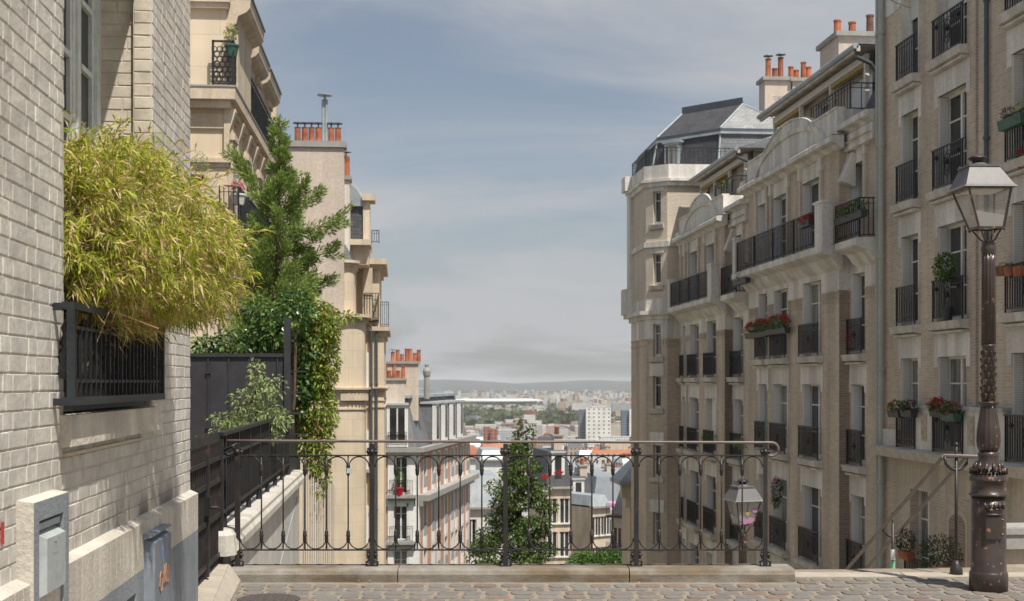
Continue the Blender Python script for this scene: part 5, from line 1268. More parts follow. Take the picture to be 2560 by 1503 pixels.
# deep bracketed ledge, console brackets under the balcony
mb = MB()
for y in (31.3, 33.0, 34.6, 36.2, 37.9, 39.4, 41.2):
    mb.prism(Fr((XA_, 0), (1, 0), (0, 1)), [(-.05, 6.9), (.05, 6.92), (.08, 7.5), (.22, 7.95), (.22, 8.0), (-.05, 8.0)], y, y + .32)
for z, e, h in ((7.55, .06, .35), (6.75, .10, .10), (6.65, .05, .10)):
    mb.box(-13, XA_ - .1, 31.4 - e, 31.5, z, z + h); P(EA, 31.4 - e, 32.2, -.1, e, z, z + h)
P(EA, 31.4, 43.4, -.05, .05, 7.9, 8.0)
for y in (31.45, 34.3, 37.2, 40.2, 42.6): P(EA, y, y + .7, -.05, .14, 5.2, 7.54); P(EA, y - .04, y + .74, -.05, .19, 7.3, 7.45); P(EA, y, y + .7, -.05, .12, 8.5, 10.5); P(EA, y - .03, y + .73, -.05, .17, 9.9, 10.05)
mb.box(-13, XA_ + .05, 31.28, 31.42, 10.35, 10.48); mb.box(-13, XA_ + .09, 31.22, 31.42, 10.48, 10.7)
obj('mouldings', mb, 'stone_tan', A)
mb = MB()                                            # top cornices of the three bays, stepped in plan
for xo, a, b in ((-3.50, 31.5, 34.6), (-3.70, 35.3, 38.0), (-3.70, 38.35, 41.6)):
    F_ = Fr((0, 0), (1, 0), (0, 1)); t = 10.55 if b < 35 else 10.45
    mb.prism(F_, [(XA_ - .2, t - .5), (xo - .34, t - .5), (xo - .30, t - .32), (xo - .10, t - .22), (xo - .02, t - .12), (xo, t + .12), (XA_ - .2, t + .12)], a, b)
    mb.box(XA_ - .1, xo - .32, a + .2, b - .2, 8.5, t - .5)
obj('bay_cornice', mb, 'stone_tan', A)
mb = MB()
for xo, a, b in ((-3.50, 31.5, 34.6), (-3.70, 35.3, 38.0), (-3.70, 38.35, 41.6)):
    t = 10.67 if b < 35 else 10.57; mb.box(-5, xo + .03, a - .03, b + .03, t, t + .05)
mb.hexa([(-12, 31.6, 10.72), (-4.1, 31.6, 10.72), (-4.1, 43.4, 10.72), (-12, 43.4, 10.72), (-10, 33, 12.4), (-5.8, 33, 12.4), (-5.8, 43.2, 12.4), (-10, 43.2, 12.4)])
obj('roof', mb, 'zinc_dark', A)
mb = MB()                                            # balustrade above the bay cornice at the top edge
railing(mb, EAST(-3.75), 31.6, 34.4, 10.72, 11.6, 0, 'bars', .14); obj('top_rail', mb, 'iron_black', A)
def scrollrail(B, F, a, b, z0, z1, d):
    mb = MB(); mb.fb(F, a, b, d - .025, d + .025, z1 - .04, z1); mb.fb(F, a, b, d - .02, d + .02, z0 + .04, z0 + .07)
    for r_ in range(7):
        k = 0; u = a + .05 + (.06 if r_ % 2 else 0)
        while u < b - .05:
            mb.tube([F(u + .062 * math.sin(t), d, z0 + .15 + r_ * .118 + .062 * math.cos(t)) for t in [math.pi * q / 3 for q in range(7)]], .013, 3, caps=False); u += .125
    for e in (a + .02, b - .02): mb.fb(F, e - .025, e + .025, d - .025, d + .025, z0, z1)
    return obj('scroll_rail', mb, 'iron_black', B)
scrollrail(A, EA, 31.15, 41.3, 8.5, 9.56, .18)
scrollrail(A, Fr((-4.35, 31.15), (1, 0), (0, 1)), 0, .50, 8.5, 9.56, 0)
mb = MB(); railing(mb, EA, 31.2, 38.5, 5.2, 6.2, .30, 'bars', .12); railing(mb, Fr((-4.2, 31.2), (1, 0), (0, 1)), 0, .45, 5.2, 6.2, 0, 'bars', .12); P(EA, 31.1, 38.6, -.1, .36, 5.05, 5.2)
obj('lower_balcony', mb, 'iron_black', A)
mb = MB(); railing(mb, EA, 41.4, 43.6, 7.9, 8.9, .25, 'bars', .1); obj('far_rail', mb, 'iron_black', A)
chimney(A, quad(-5.1, -4.3, 45.5, 46.3), 5, 9.75, [(-4.45, 45.9, .8)], cowl=1)
# blank gable with a row of pots
D = thing('gable_house', 'blank pinkish rendered gable topped by six cowled pots and a thin steel flue', 'building', (-4, 58.5, -20))
xl, xr = fx(700, 58), fx(860, 58)
mb = MB(); mb.box(xl, xr, 58.0, 58.7, -20, 11.85); obj('gable_wall', mb, 'plaster_pink', D)
mb = MB(); mb.box(xl - .1, xr + .1, 57.9, 58.8, 11.86, 12.12); cp = obj('coping', mb, 'stone_edge', D)
for px_i in (744, 762, 779, 796, 828, 845):
    mb = MB(); x_ = fx(px_i, 58.3); mb.lathe((x_, 58.3, 12.12), [(.135, 0), (.125, .6), (.145, .64), (.1, .66)], 10); mb.lathe((x_, 58.3, 12.88), [(.03, -.1), (.03, .04), (.20, .05), (.20, .09), (.02, .12)], 10, 1)
    obj('chimney_pot', mb, ['terracotta', 'zinc_dark'], cp)
mb = MB(); x_ = fx(812, 58.3)
for dx in (-.07, .07): mb.tube([(x_ + dx, 58.3, 12.12), (x_ + dx, 58.3, 14.0)], .07, 8)
mb.lathe((x_, 58.3, 13.95), [(.10, 0), (.05, .1), (.05, .2), (.33, .22), (.33, .27), (.02, .3)], 12); obj('steel_flue', mb, 'zinc', cp)
mb = MB(); mb.box(fx(858, 58.6), fx(874, 58.6), 58.6, 59.6, 2, 10.55); fl2 = obj('side_flue', mb, 'plaster_white', D)
mb = MB(); mb.box(fx(856, 58.6), fx(878, 58.6), 58.5, 59.7, 10.55, 10.72); obj('cap', mb, 'stone_edge', fl2)
mb = MB(); mb.lathe((fx(865, 59), 59.1, 10.72), [(.19, 0), (.17, .05), (.16, .9), (.12, .95), (.03, .96), (.03, 1.1), (.24, 1.12), (.02, 1.18)], 10); obj('chimney_pot', mb, 'terracotta', fl2)
# rounded corner building
E = thing('rounded_building', 'smooth tan stone building with rounded corner and ledges reaching down the steps on the left', 'building', (-2.5, 60, -20))
def rplan(e=0, r=.9, xc=-2.45):
    pts = [(-8, 57.9 - e)]
    for k in range(13): q = -math.pi / 2 + math.pi / 2 * k / 12; pts.append((xc + (r + e) * math.cos(q), 57.9 + r + (r + e) * math.sin(q)))
    return pts + [(xc + r + e, 61.5), (-8, 61.5)]
mb = MB(); mb.plan(rplan(), -22, 4.3); mb.plan(rplan(-.45), 4.3, 6.9); ew_ = obj('wall', mb, 'stone_blocks', E)
mb = MB()
for z, h, e in ((1.18, .12, .12), (1.30, .08, .22), (.72, .06, .04), (.42, .06, .05), (4.3, .16, .10), (4.46, .14, .28), (6.72, .14, -.35), (6.86, .12, -.22)): mb.plan(rplan(e), z, z + h)
for k in range(9): q = -math.pi / 2 + math.pi / 2 * k / 8; mb.box(-2.45 + .93 * math.cos(q) - .12, -2.45 + .93 * math.cos(q) + .12, 58.8 + .93 * math.sin(q) - .1, 58.8 + .93 * math.sin(q) + .1, .82, 1.15)
obj('ledges', mb, 'stone_tan', E)
x1_, x2_ = -1.62, -.74
mb = MB(); mb.box(x1_ - 5, x2_, 61.5, 70, -22, 4.0); mb.box(x1_ - 5, x2_ - .22, 61.9, 69, 4.0, 7.0)
obj('pier', mb, 'stone_blocks', E)
mb = MB()
for z, h, e in ((1.22, .12, .10), (1.34, .06, .2), (.75, .06, .04), (.45, .06, .05), (3.75, .25, .10), (4.0, .2, .26)): mb.box(x1_ - 5, x2_ + e, 61.5 - e, 70, z, z + h)
for z, h, e in ((6.9, .2, -.10), (7.1, .25, .12)): mb.box(x1_ - 4, x2_ + e, 61.6 - e, 69, z, z + h)
mb.box(x1_ - .1, x1_ + .35, 61.35, 61.6, 4.2, 6.9); mb.box(fx(868, 60), fx(928, 60), 59.2, 63, 7.75, 8.0); mb.box(fx(880, 60), fx(922, 60), 59.6, 63, 6.9, 7.75)
mb.box(fx(908, 60.5), fx(925, 60.5), 60.2, 61.2, 8.0, 9.85); mb.box(fx(906, 60.5), fx(938, 60.5), 60.0, 61.4, 9.85, 10.15)
obj('ledges', mb, 'stone_tan', E)
mb = MB(); mb.box(fx(874, 60), fx(908, 60), 60.3, 63, 8.0, 9.6, 0); mb.prism(SOUTH(60.2), [(fx(866, 60), 9.6), (fx(912, 60), 9.6), (fx(909, 60), 9.85), (fx(892, 60), 10.35), (fx(866, 60), 10.75)], -2.5, .05, 1)
mb.prism(SOUTH(62.5), [(fx(868, 62.5), 10.0)] + [(fx(868 + 44 * k / 10, 62.5), 10.2 + 1.0 * math.cos(math.pi / 2 * k / 10)) for k in range(11)] + [(fx(912, 62.5), 10.0)], -3, 0, 2)
mb.plan([(-3.4, 58.3), (-2.1, 58.3), (-1.95, 59), (-1.95, 60), (-3.4, 60)], 6.98, 8.4, 0, top=[(-3.4, 58.9), (-2.7, 58.9), (-2.6, 59.2), (-2.6, 60), (-3.4, 60)])
obj('roof', mb, ['slate', 'zinc', 'zinc_pale'], E)
mb = MB(); railing(mb, SOUTH(61.3), fx(911, 61.3), fx(946, 61.3), 4.52, 5.75, 0, 'bars', .12); railing(mb, EAST(fx(946, 61.3)), 61.3, 62.6, 4.52, 5.75, 0, 'bars', .12); railing(mb, SOUTH(63), fx(951, 63), fx(972, 63), 4.3, 5.45, 0, 'bars', .1); mb.box(-1.7, fx(972, 63), 62.9, 64, 4.2, 4.3); mb.box(-1.9, fx(947, 61.3), 61.25, 62.6, 4.42, 4.52)
railing(mb, SOUTH(60), fx(929, 60), fx(948, 60), 7.9, 8.5, 0, 'bars', .1)
obj('balcony_rail', mb, 'iron_black', E)
downpipe(E, fx(927, 60.5), 61.3, -20, 4.2, .07, 'zinc_dark'); downpipe(E, fx(941, 60.5), 61.35, -20, 4.2, .05, 'zinc_dark')
for z in (2.2, -1.4, -4.9, -8.4):
    mb = MB(); xw = fx(918, 61.2); mb.box(xw - .12, xw + .14, 61.38, 61.5, z - 1.0, z + .8, 0); mb.box(xw - .16, xw + .18, 61.25, 61.5, z - 1.15, z - 1.0, 1); obj('window', mb, ['frame_far', 'stone_edge'], E)
# timber lattice and old stems at the end of the stone wall
vt = thing('trellis', 'grey weathered upright slats of a trellis under the hanging vine', 'trellis', (-1.2, 19, -4)); mb = MB(); random.seed(6)
for k in range(15): x_ = -1.36 + k * .028; y_ = 18.7 + k * .05; mb.box(x_, x_ + rnd(.008, .02), y_, y_ + .02, -4.5, .45 + rnd(-.1, .1) - k * .02)
obj('slats', mb, 'stone_edge', vt)
mb = MB(); mb.box(-1.42, -1.0, 20.2, 24, -8, -1.9, 0); mb.box(-1.45, -.95, 20.1, 24, -1.9, -1.75, 0)
obj('lower_wall', mb, 'wall_grey', vt)

# ------------------------------------------------------------------ brick building with white window surrounds, down the street
C = thing('brick_building', 'orange brick building with white stone window surrounds, slate mansard and dormers beyond the railing', 'building', (1.2, 88.9, -30))
YC = 88.9; XC = 1.2; an = R(12.3)
FC = SOUTH(YC); FR_ = Fr((XC, YC), (math.sin(an), math.cos(an)), (math.cos(an), -math.sin(an))); LC = 21.7; XL = -3.2
bz = [-5.9, -9.0, -12.1, -15.2]
fwx = (fx(985, YC), fx(1020, YC))
cols_r = [1.9, 4.9, 6.9, 9.9, 12.6, 14.4, 17.2, 19.6]
mb = MB(); fo = [(fwx[0], fwx[1], z, z + 2.5) for z in bz + [-2.55 - .1]][:4]
mb.wall(FC, XL, XC, -24, -3.0, fo, 0, .25, 1)
ro = [(u, u + 1.0, z, z + 2.1) for z in [-5.55] + [z - .0 for z in (-8.9, -12.0, -15.1)] for u in cols_r]
mb.wall(FR_, 0, LC, -24, -3.0, ro, 0, .25, 1)
e2 = FR_(LC, 0, 0); mb.face([(e2[0], e2[1], -24), (e2[0] - 9, e2[1] + 2, -24), (e2[0] - 9, e2[1] + 2, -3), (e2[0], e2[1], -3)])
obj('wall', mb, ['brick_orange', 'plaster_blank'], C)
mb = MB()
for z in bz: mb.fb(FC, fwx[0] - .42, fwx[0] - .02, -.02, .08, z, z + 2.85); mb.fb(FC, fwx[1] + .02, fwx[1] + .42, -.02, .08, z, z + 2.85); mb.fb(FC, fwx[0] - .02, fwx[1] + .02, -.02, .08, z + 2.5, z + 2.85)
for z in (-7, -10, -13): mb.fb(FC, fwx[0] - .5, fwx[1] + .5, -.02, .06, z + .3, z + .9)
mb.fb(FC, XC - .75, XC + .02, -.02, .06, -24, -3.06); mb.fb(FR_, 0, .5, -.02, .06, -24, -3.06)
for u in cols_r:
    for z in [-5.55, -8.9, -12.0, -15.1]: mb.fb(FR_, u - .2, u - .01, -.02, .03, z - .9, z + 2.25); mb.fb(FR_, u + 1.01, u + 1.2, -.02, .03, z - .9, z + 2.25); mb.fb(FR_, u - .01, u + 1.01, -.02, .07, z - .9, z - .05); mb.fb(FR_, u - .01, u + 1.01, -.02, .07, z + 2.1, z + 2.25)
obj('white_surrounds', mb, 'plaster_blank', C)
mb = MB(); mb.fb(FR_, .0, LC + .3, 0, .75, -6.35, -5.95); mb.fb(FR_, 0, LC + .2, 0, .35, -6.7, -6.35)
for z in bz: mb.fb(FC, fwx[0] - .55, fwx[1] + .55, 0, .5, z - .22, z); mb.fb(FC, fwx[0] - .4, fwx[1] + .4, 0, .3, z - .42, z - .22)
mb.fb(FC, XL, XC + .4, 0, .5, -3.05, -2.75); mb.fb(FR_, 0, LC + .2, 0, .5, -3.05, -2.75)
obj('stone_ledges', mb, 'stone_edge', C)
mb = MB(); t = 1.1
pl_ = [(XL, YC + .2), (XC - .1, YC + .2), FR_(LC - .1, -.2, 0)[:2], FR_(LC - .1, -10, 0)[:2], (XL, YC + 14)]
pt_ = [(XL, YC + 1.2), (XC - .8, YC + 1.2), FR_(LC - .8, -1.2, 0)[:2], FR_(LC - 1, -9, 0)[:2], (XL, YC + 13)]
mb.plan(pl_, -2.75, .55, 0, top=pt_); obj('mansard', mb, 'slate_mid', C)
mb = MB(); mb.plan([(XL, YC + .9), (XC - .5, YC + .9), FR_(LC - .6, -.9, 0)[:2], FR_(LC - 1, -9, 0)[:2], (XL, YC + 13)], .55, .75); mb.plan([(XL, YC + 2), (XC - 1.5, YC + 2), FR_(LC - 2, -2, 0)[:2], FR_(LC - 2, -8, 0)[:2], (XL, YC + 12)], .75, 1.15); obj('zinc_roof', mb, 'zinc', C)
for k, (F_, u) in enumerate([(FC, (fx(968, YC) + 0.0))] + [(FR_, u) for u in (5.0, 8.4, 11.8, 15.2)]):
    w = 1.35 if k == 0 else 1.2; mb = MB(); mb.fb(F_, u, u + w, -1.4, .02, -2.7, .1, 0); mb.fb(F_, u - .04, u + w + .04, .02, .30, -2.7, .1, 1); dm = obj('dormer', mb, ['slate_mid', 'plaster_blank'], C)
    mb = MB(); mb.fb(F_, u - .1, u + w + .1, -1.5, .42, .1, .24, 0); obj('dormer_roof', mb, 'zinc_pale', dm)
    mb = MB(); mb.fb(F_, u + .18, u + w / 2 - .05, .30, .32, -2.4, -.1); mb.fb(F_, u + w / 2 + .05, u + w - .18, .30, .32, -2.4, -.1); obj('pane', mb, 'window_glass', dm)
    if not k: mb = MB(); railing(mb, F_, u + .05, u + w - .05, -2.6, -1.7, .42, 'bars', .12); obj('balcony_rail', mb, 'iron_black', dm)
for (a, b, c, d_) in fo:
    wo_ = window(C, FC, a, b, c, d_, r=.2, shut=0, sill=False, bars=1, frame='plaster_blank'); mb = MB(); railing(mb, FC, a - .3, b + .3, c, c + 1.0, .42, 'bars', .11); obj('balcony_rail', mb, 'iron_black', wo_)
for (a, b, c, d_) in ro:
    mb = MB(); mb.fb(FR_, a, b, -.22, -.18, c, d_, 0); mb.fb(FR_, (a + b) / 2 - .05, (a + b) / 2 + .05, -.18, -.14, c, d_, 1); mb.fb(FR_, a - .05, b + .05, .1, .16, c, c + .8, 2) if False else mb.fb(FR_, a, b, .04, .07, c, c + .7, 2)
    obj('window', mb, ['window_glass', 'frame_far', 'zinc'], C)
chimney(C, quad(XL, fx(1046, 91), 90.6, 91.8), -1, 2.9, [(fx(p_, 91), 91.2, h) for p_, h in ((982, .8), (994, 1.0), (1005, .6), (1017, 1.1), (1026, 1.1), (1037, .7), (1047, 1.0))], cowl=1)
chimney(C, quad(XL, fx(1012, 90), 89.7, 90.5), -1, 1.75, [(fx(p_, 90), 90.1, h) for p_, h in ((963, 1.1), (973, .6), (985, 1.1), (996, .6), (1008, 1.0))])
mb = MB(); mb.lathe((fx(1067, 91), 91, .5), [(.20, 0), (.19, 1.5), (.24, 1.6), (.28, 1.9), (.20, 2.1), (.12, 2.15), (.15, 2.35)], 10); obj('vent_pipe', mb, 'stone_edge', C)

# ------------------------------------------------------------------ generic town houses down the hill
def house(name, label, px0, px1, Y, ytop, base, wallm, roofm='zinc', group=None, depth=10, roofh=1.8, rows=0, cols=0, ang=0.0, wh=1.7, ww=.95, chim=0, cat='building', dormers=0):
    x0, x1 = fx(px0, Y), fx(px1, Y); ze = pz(ytop, (x0 + x1) / 2, Y)
    t = thing(name, label, cat, ((x0 + x1) / 2, Y, base), group)
    ca, sa = math.cos(ang), math.sin(ang); F_ = Fr((x0, Y), (ca, sa), (sa, -ca)); Lw = (x1 - x0) / ca
    ops = []; wst = Lw / max(cols, 1)
    for r_ in range(rows):
        for c_ in range(cols): u = wst * (c_ + .5) - ww / 2; z = ze - .9 - wh - r_ * 3.0; ops.append((u, u + ww, z, z + wh))
    mb = MB(); mb.wall(F_, 0, Lw, base, ze, ops, 0, .2)
    P4 = [F_(0, 0, 0)[:2], F_(Lw, 0, 0)[:2], F_(Lw, -depth, 0)[:2], F_(0, -depth, 0)[:2]]
    for i in (1, 2, 3): a, b = P4[i], P4[(i + 1) % 4]; mb.face([(*a, base), (*b, base), (*b, ze), (*a, ze)])
    obj('wall', mb, wallm, t)
    mb = MB(); mb.fb(F_, -.2, Lw + .2, -.3, .35, ze - .02, ze + .16); obj('eave', mb, 'stone_edge', t)
    i_ = min(1.6, Lw * .2, depth * .3); T4 = [F_(i_ * .6, -i_, 0)[:2], F_(Lw - i_ * .6, -i_, 0)[:2], F_(Lw - i_ * .6, -depth + i_, 0)[:2], F_(i_ * .6, -depth + i_, 0)[:2]]
    mb = MB(); mb.plan(P4, ze + .16, ze + .16 + roofh, 0, top=T4); obj('roof', mb, roofm, t)
    for (a, b, c, d_) in ops:
        mb = MB(); mb.fb(F_, a, b, -.18, -.14, c, d_, 0); mb.fb(F_, a, a + .09, -.14, -.10, c, d_, 1); mb.fb(F_, b - .09, b, -.14, -.10, c, d_, 1); mb.fb(F_, (a + b) / 2 - .05, (a + b) / 2 + .05, -.14, -.10, c, d_, 1); mb.fb(F_, a - .1, b + .1, 0, .16, c - .12, c, 1)
        obj('window', mb, ['window_glass', 'plaster_blank'], t)
    for k in range(dormers):
        u = Lw * (k + .5) / dormers - .6; mb = MB(); mb.fb(F_, u, u + 1.2, -1.2, -.15, ze + .1, ze + roofh, 0); mb.fb(F_, u + .3, u + .9, -.15, -.1, ze + .35, ze + roofh - .25, 1); mb.fb(F_, u - .1, u + 1.3, -1.3, -.05, ze + roofh, ze + roofh + .15, 2); obj('dormer', mb, ['plaster_blank', 'window_glass', 'zinc_pale'], t)
    for k in range(chim):
        u = Lw * (.15 + .7 * k / max(1, chim - 1)) if chim > 1 else Lw * .8
        p = F_(u, -depth * .5, 0); zt = ze + roofh + rnd(.8, 1.8)
        chimney(t, quad(p[0] - .4, p[0] + .4, p[1] - 1.2, p[1] + 1.2), ze, zt, [(p[0], p[1] + q, .8) for q in (-.8, -.3, .2, .7)], mat='plaster_pink')
    return t, F_, Lw, ze
random.seed(9)
F1 = house('white_house', 'plain white house with slanting zinc roof and one green shuttered window, left of the tree', 1152, 1262, 112, 1272, -30, 'plaster_blank', 'zinc', depth=12, roofh=2.4, rows=1, cols=2, wh=2.3, ww=.8)
house('cream_house', 'cream house with a long chimney stack of many dark pots above the white house', 1150, 1262, 135, 1222, -30, 'plaster_warm', 'zinc_pale', depth=6, roofh=.6, chim=0)
S_ = thing('chimney_stack', 'long low chimney stack carrying a row of brown pots above the cream house', 'chimney', (fx(1200, 137), 137, -12))
mb = MB(); zt = pz(1213, fx(1190, 137), 137); mb.box(fx(1176, 137), fx(1252, 137), 137.0, 137.9, zt - 4, zt); obj('stack', mb, 'stone_tan', S_)
for k in range(9): mb = MB(); mb.lathe((fx(1178 + k * 5.2, 137), 137.4, zt), [(.12, 0), (.10, rnd(.5, 1.0)), (.05, 1.05)], 8); obj('chimney_pot', mb, 'bark' if k % 3 else 'terracotta', S_)
house('white_house', 'blank white gable house standing behind the chimney stack, left of the tree', 1200, 1262, 150, 1152, -32, 'plaster_blank', 'zinc', depth=9, roofh=1.0)
house('white_house', 'low pale house with red tiled roof beside the brick building eave', 1150, 1200, 165, 1148, -34, 'plaster_blank', 'roof_red', depth=9, roofh=1.2)
G1 = house('corner_house', 'narrow cream corner house with slate roof and red flowers, right of the tree', 1366, 1428, 118, 1222, -30, 'stone_tan', 'slate', depth=7, roofh=3.2, rows=4, cols=2, wh=2.2, chim=1, ang=.12, dormers=1)
G2 = house('ornate_house', 'ornate tan stone house with arched window and single white dormer in a slate mansard', 1412, 1482, 138, 1262, -32, 'stone_tan', 'slate', depth=10, roofh=2.6, rows=4, cols=1, wh=2.0, ww=1.6, chim=2, dormers=1)
F_, Lw, ze = G2[1:]
mb = MB()
for z in (ze - 3.6, ze - 6.6, ze - 9.6): mb.fb(F_, Lw / 2 - 1.3, Lw / 2 + 1.3, 0, .6, z - .2, z); railing(mb, F_, Lw / 2 - 1.25, Lw / 2 + 1.25, z, z + .9, .5, 'bars', .2)
obj('balcony', mb, 'stone_edge', G2[0])
mb = MB(); c = Lw / 2
for k in range(12):
    q0, q1 = math.pi * k / 12, math.pi * (k + 1) / 12; mb.hexa([F_(c + 1.5 * math.cos(q), d, ze - 3.2 + 1.5 * math.sin(q)) for d in (0, .4) for q in (q0, q1)] + [F_(c + 1.2 * math.cos(q), d, ze - 3.2 + 1.2 * math.sin(q)) for d in (0, .4) for q in (q0, q1)])
mb.fb(F_, 0, .5, 0, .2, -30, ze); mb.fb(F_, Lw - .5, Lw, 0, .2, -30, ze); mb.fb(F_, 0, Lw, 0, .25, ze - 4.1, ze - 3.8) if False else None
obj('arch', mb, 'stone_sill', G2[0])
G3 = house('bowed_house', 'tan stone house with vine stained slanting front right of the ornate house', 1482, 1530, 128, 1270, -32, 'stone_tan', 'zinc', depth=8, roofh=1.0, rows=4, cols=3, ang=.55, wh=1.8, ww=.8)
H_ = house('balcony_house', 'grey house with two dark balcony rows at the foot of the corner tower', 1528, 1600, 112, 1292, -32, 'wall_grey', 'slate', depth=8, roofh=2.2, rows=3, cols=3, ang=-.8, wh=2.0)
F_, Lw, ze = H_[1:]
mb = MB()
for z in (ze - 3.1, ze + .2): mb.fb(F_, 0, Lw, 0, .8, z - .15, z); railing(mb, F_, 0, Lw, z, z + 1.0, .7, 'bars', .2)
obj('balcony', mb, 'iron_black', H_[0])
house('long_roof_house', 'wide building with a plain grey zinc roof and pink awning right of the ornate house', 1484, 1568, 190, 1258, -36, 'city_cream', 'roof_grey', depth=26, roofh=3.6, chim=2)
mb = MB(); p = at(1520, 1262, 184); mb.hexa([(p.x - 1.5, p.y - 1.2, p.z - .6), (p.x + 2.0, p.y - 1.2, p.z - .6), (p.x + 2.0, p.y, p.z - .6), (p.x - 1.5, p.y, p.z - .6), (p.x - 1.5, p.y - .3, p.z + .5), (p.x + 2.0, p.y - .3, p.z + .5), (p.x + 2.0, p.y, p.z + .5), (p.x - 1.5, p.y, p.z + .5)])
o = obj('awning', mb, 'awning_pink'); tag(o, 'pink awning on the wide grey roofed building', 'awning')
# rooftops stepping down the hill
random.seed(14)
RL = {'city_white': 'white', 'city_cream': 'cream', 'city_tan': 'tan', 'city_grey': 'grey', 'city_red': 'red brick'}
cnt = 0
d = 165.0
while d < 1500:
    px = 1090 + rnd(0, 40)
    while px < 1640:
        w = rnd(10, 24); wpx = w * FPX / d
        Y = d + rnd(-.04, .04) * d; x = fx(px, Y)
        g = gz(Y); h = rnd(13, 19) + (rnd(0, 6) if d > 500 else 0)
        if random.random() < .90 and cnt < 170 and (d > 230 or not 1350 < px + wpx / 2 < 1600):
            wm = random.choices(['city_white', 'city_cream', 'city_tan', 'city_grey', 'city_red'], [4, 4, 2, 1.5, .8])[0]
            rm = random.choices(['roof_grey', 'zinc_pale', 'slate', 'roof_red', 'roof_pale'], [5, 2.4, 1.6, .8, 1])[0]
            rl_ = {'roof_grey': 'grey', 'zinc_pale': 'pale zinc', 'slate': 'dark slate', 'roof_red': 'red tiled', 'roof_pale': 'pale flat'}[rm]
            lb = '%s town house with %s roof among the roofs below the hill' % (RL[wm], rl_)
            t = thing('town_house', lb, 'building', (x, Y, g), 'town houses below the hill with %s walls and %s roofs' % (RL[wm], rl_))
            dp = rnd(9, 14); F_ = Fr((x, Y), (math.cos(a_ := rnd(-.35, .35)), math.sin(a_)), (math.sin(a_), -math.cos(a_)))
            P4 = [F_(0, 0, 0)[:2], F_(w, 0, 0)[:2], F_(w, -dp, 0)[:2], F_(0, -dp, 0)[:2]]
            mb = MB(); mb.plan(P4, g - 2, g + h); obj('wall', mb, wm, t)
            i_ = rnd(1.2, 4); T4 = [F_(i_ * .4, -i_, 0)[:2], F_(w - i_ * .4, -i_, 0)[:2], F_(w - i_ * .4, -dp + i_, 0)[:2], F_(i_ * .4, -dp + i_, 0)[:2]]
            rh = rnd(1.5, 3.5) if rm != 'roof_pale' else .5
            mb = MB(); mb.plan(P4, g + h, g + h + rh, 0, top=T4); obj('roof', mb, rm, t)
            if d < 900:
                for k in range(random.choice((1, 2, 2, 3))):
                    u = w * rnd(.05, .95); mb = MB(); p = F_(u, -dp / 2, 0)
                    mb.fb(F_, u - .4, u + .4, -dp * .5 - 1.6, -dp * .5 + 1.6, g + h - .5, g + h + rh + 1.2, 0)
                    for q in range(6): mb.fb(F_, u - .16, u + .16, -dp * .5 - 1.4 + q * .5, -dp * .5 - 1.1 + q * .5, g + h + rh + 1.2, g + h + rh + 2.0, 1)
                    if d > 350: mb.fb(F_, u - 1.3, u + 1.3, -dp * .5 - .4, -dp * .5 + .4, g + h + rh + .6, g + h + rh + 1.6, 1)
                    obj('chimney', mb, ['plaster_pink', 'terracotta'], t)
            cnt += 1
        px += wpx * rnd(.95, 1.3)
    d *= 1.10 + rnd(0, .035)
# landmarks of the plain
def tower(name, label, px0, px1, ytop, d, m, base=-89, depth=16, side=None):
    p0, p1 = at(px0, ytop, d), at(px1, ytop, d); t = thing(name, label, 'building', (p0.x, p0.y, base))
    F_ = Fr((p0.x, p0.y), (CT, -ST), (-ST, -CT)); w = (p1 - p0).length
    mb = MB(); mb.fb(F_, 0, w, -depth, 0, base - 2, p0.z); obj('wall', mb, m, t); return t, F_, w, p0.z
t, F_, w, z = tower('tower_block', 'tall white slab tower with rows of small windows on the plain', 1465, 1527, 1021, 1750, 'tower_white')
mb = MB(); mb.fb(F_, w * .2, w * .85, -14, -2, z, z + 3.5); obj('roof_plant', mb, 'city_white', t)
tower('tower_block', 'dark glass slab tower standing against the left side of the white tower', 1447, 1464, 1024, 1762, 'tower_glass')
tower('tower_block', 'dark glass slab tower at the right, beside the corner tower wall', 1554, 1573, 1026, 1700, 'tower_glass')
t, F_, w, z = tower('tower_block', 'white slab edge tower next to the right dark glass tower', 1573.5, 1580, 1024, 1695, 'tower_white')
t, F_, w, z = tower('brick_block', 'dark red brick block with gridded white windows above the handrail', 1226, 1243, 1072, 1150, 'city_red', -70); 
tower('brick_block', 'dark shaded side block attached to the red brick block', 1208, 1225.5, 1068, 1155, 'city_red', -70)
tower('apartment_building', 'long low white block with round dark windows right of the white tower', 1500, 1576, 1092, 1450, 'city_white', -80)
tower('apartment_building', 'white gridded apartment block among the red roofs right of the tree', 1412, 1450, 1112, 900, 'city_white', -62)
tower('stone_church', 'tan blocky church hall beside the corner tower wall', 1512, 1576, 1106, 640, 'stone_tan', -56)
sp = thing('church_spire', 'dark pointed church spire right of the gridded white block', 'spire', (at(1503, 1100, 620).x, at(1503, 1100, 620).y, -56)); mb = MB(); c = at(1503, 1104, 620); mb.lathe((c.x, c.y, -56), [(2.3, 0), (2.3, 22), (2.5, 22.2), (.9, 26), (.1, c.z + 56)], 8); obj('spire', mb, 'slate', sp)
tower('office_block', 'pale terraced office block with horizontal bands behind the white tower', 1430, 1500, 1008, 3300, 'city_white')
tower('office_block', 'wide grey office block with horizontal bands right of the white tower', 1530, 1580, 1008, 3200, 'city_grey')
sd = thing('stadium', 'vast white disc roofed stadium on the plain below the hills', 'stadium', (at(1240, 1000, 5200).x, at(1240, 1000, 5200).y, -89))
c = at(1237, 1003, 5200); rx, ry = 192, 130
def ell(k, z, n=48): return [(c.x + rx * k * math.cos(2 * math.pi * i / n), c.y + ry * k * math.sin(2 * math.pi * i / n), z) for i in range(n)]
mb = MB(); n = 48; z0 = pz(1002, c.x, c.y)
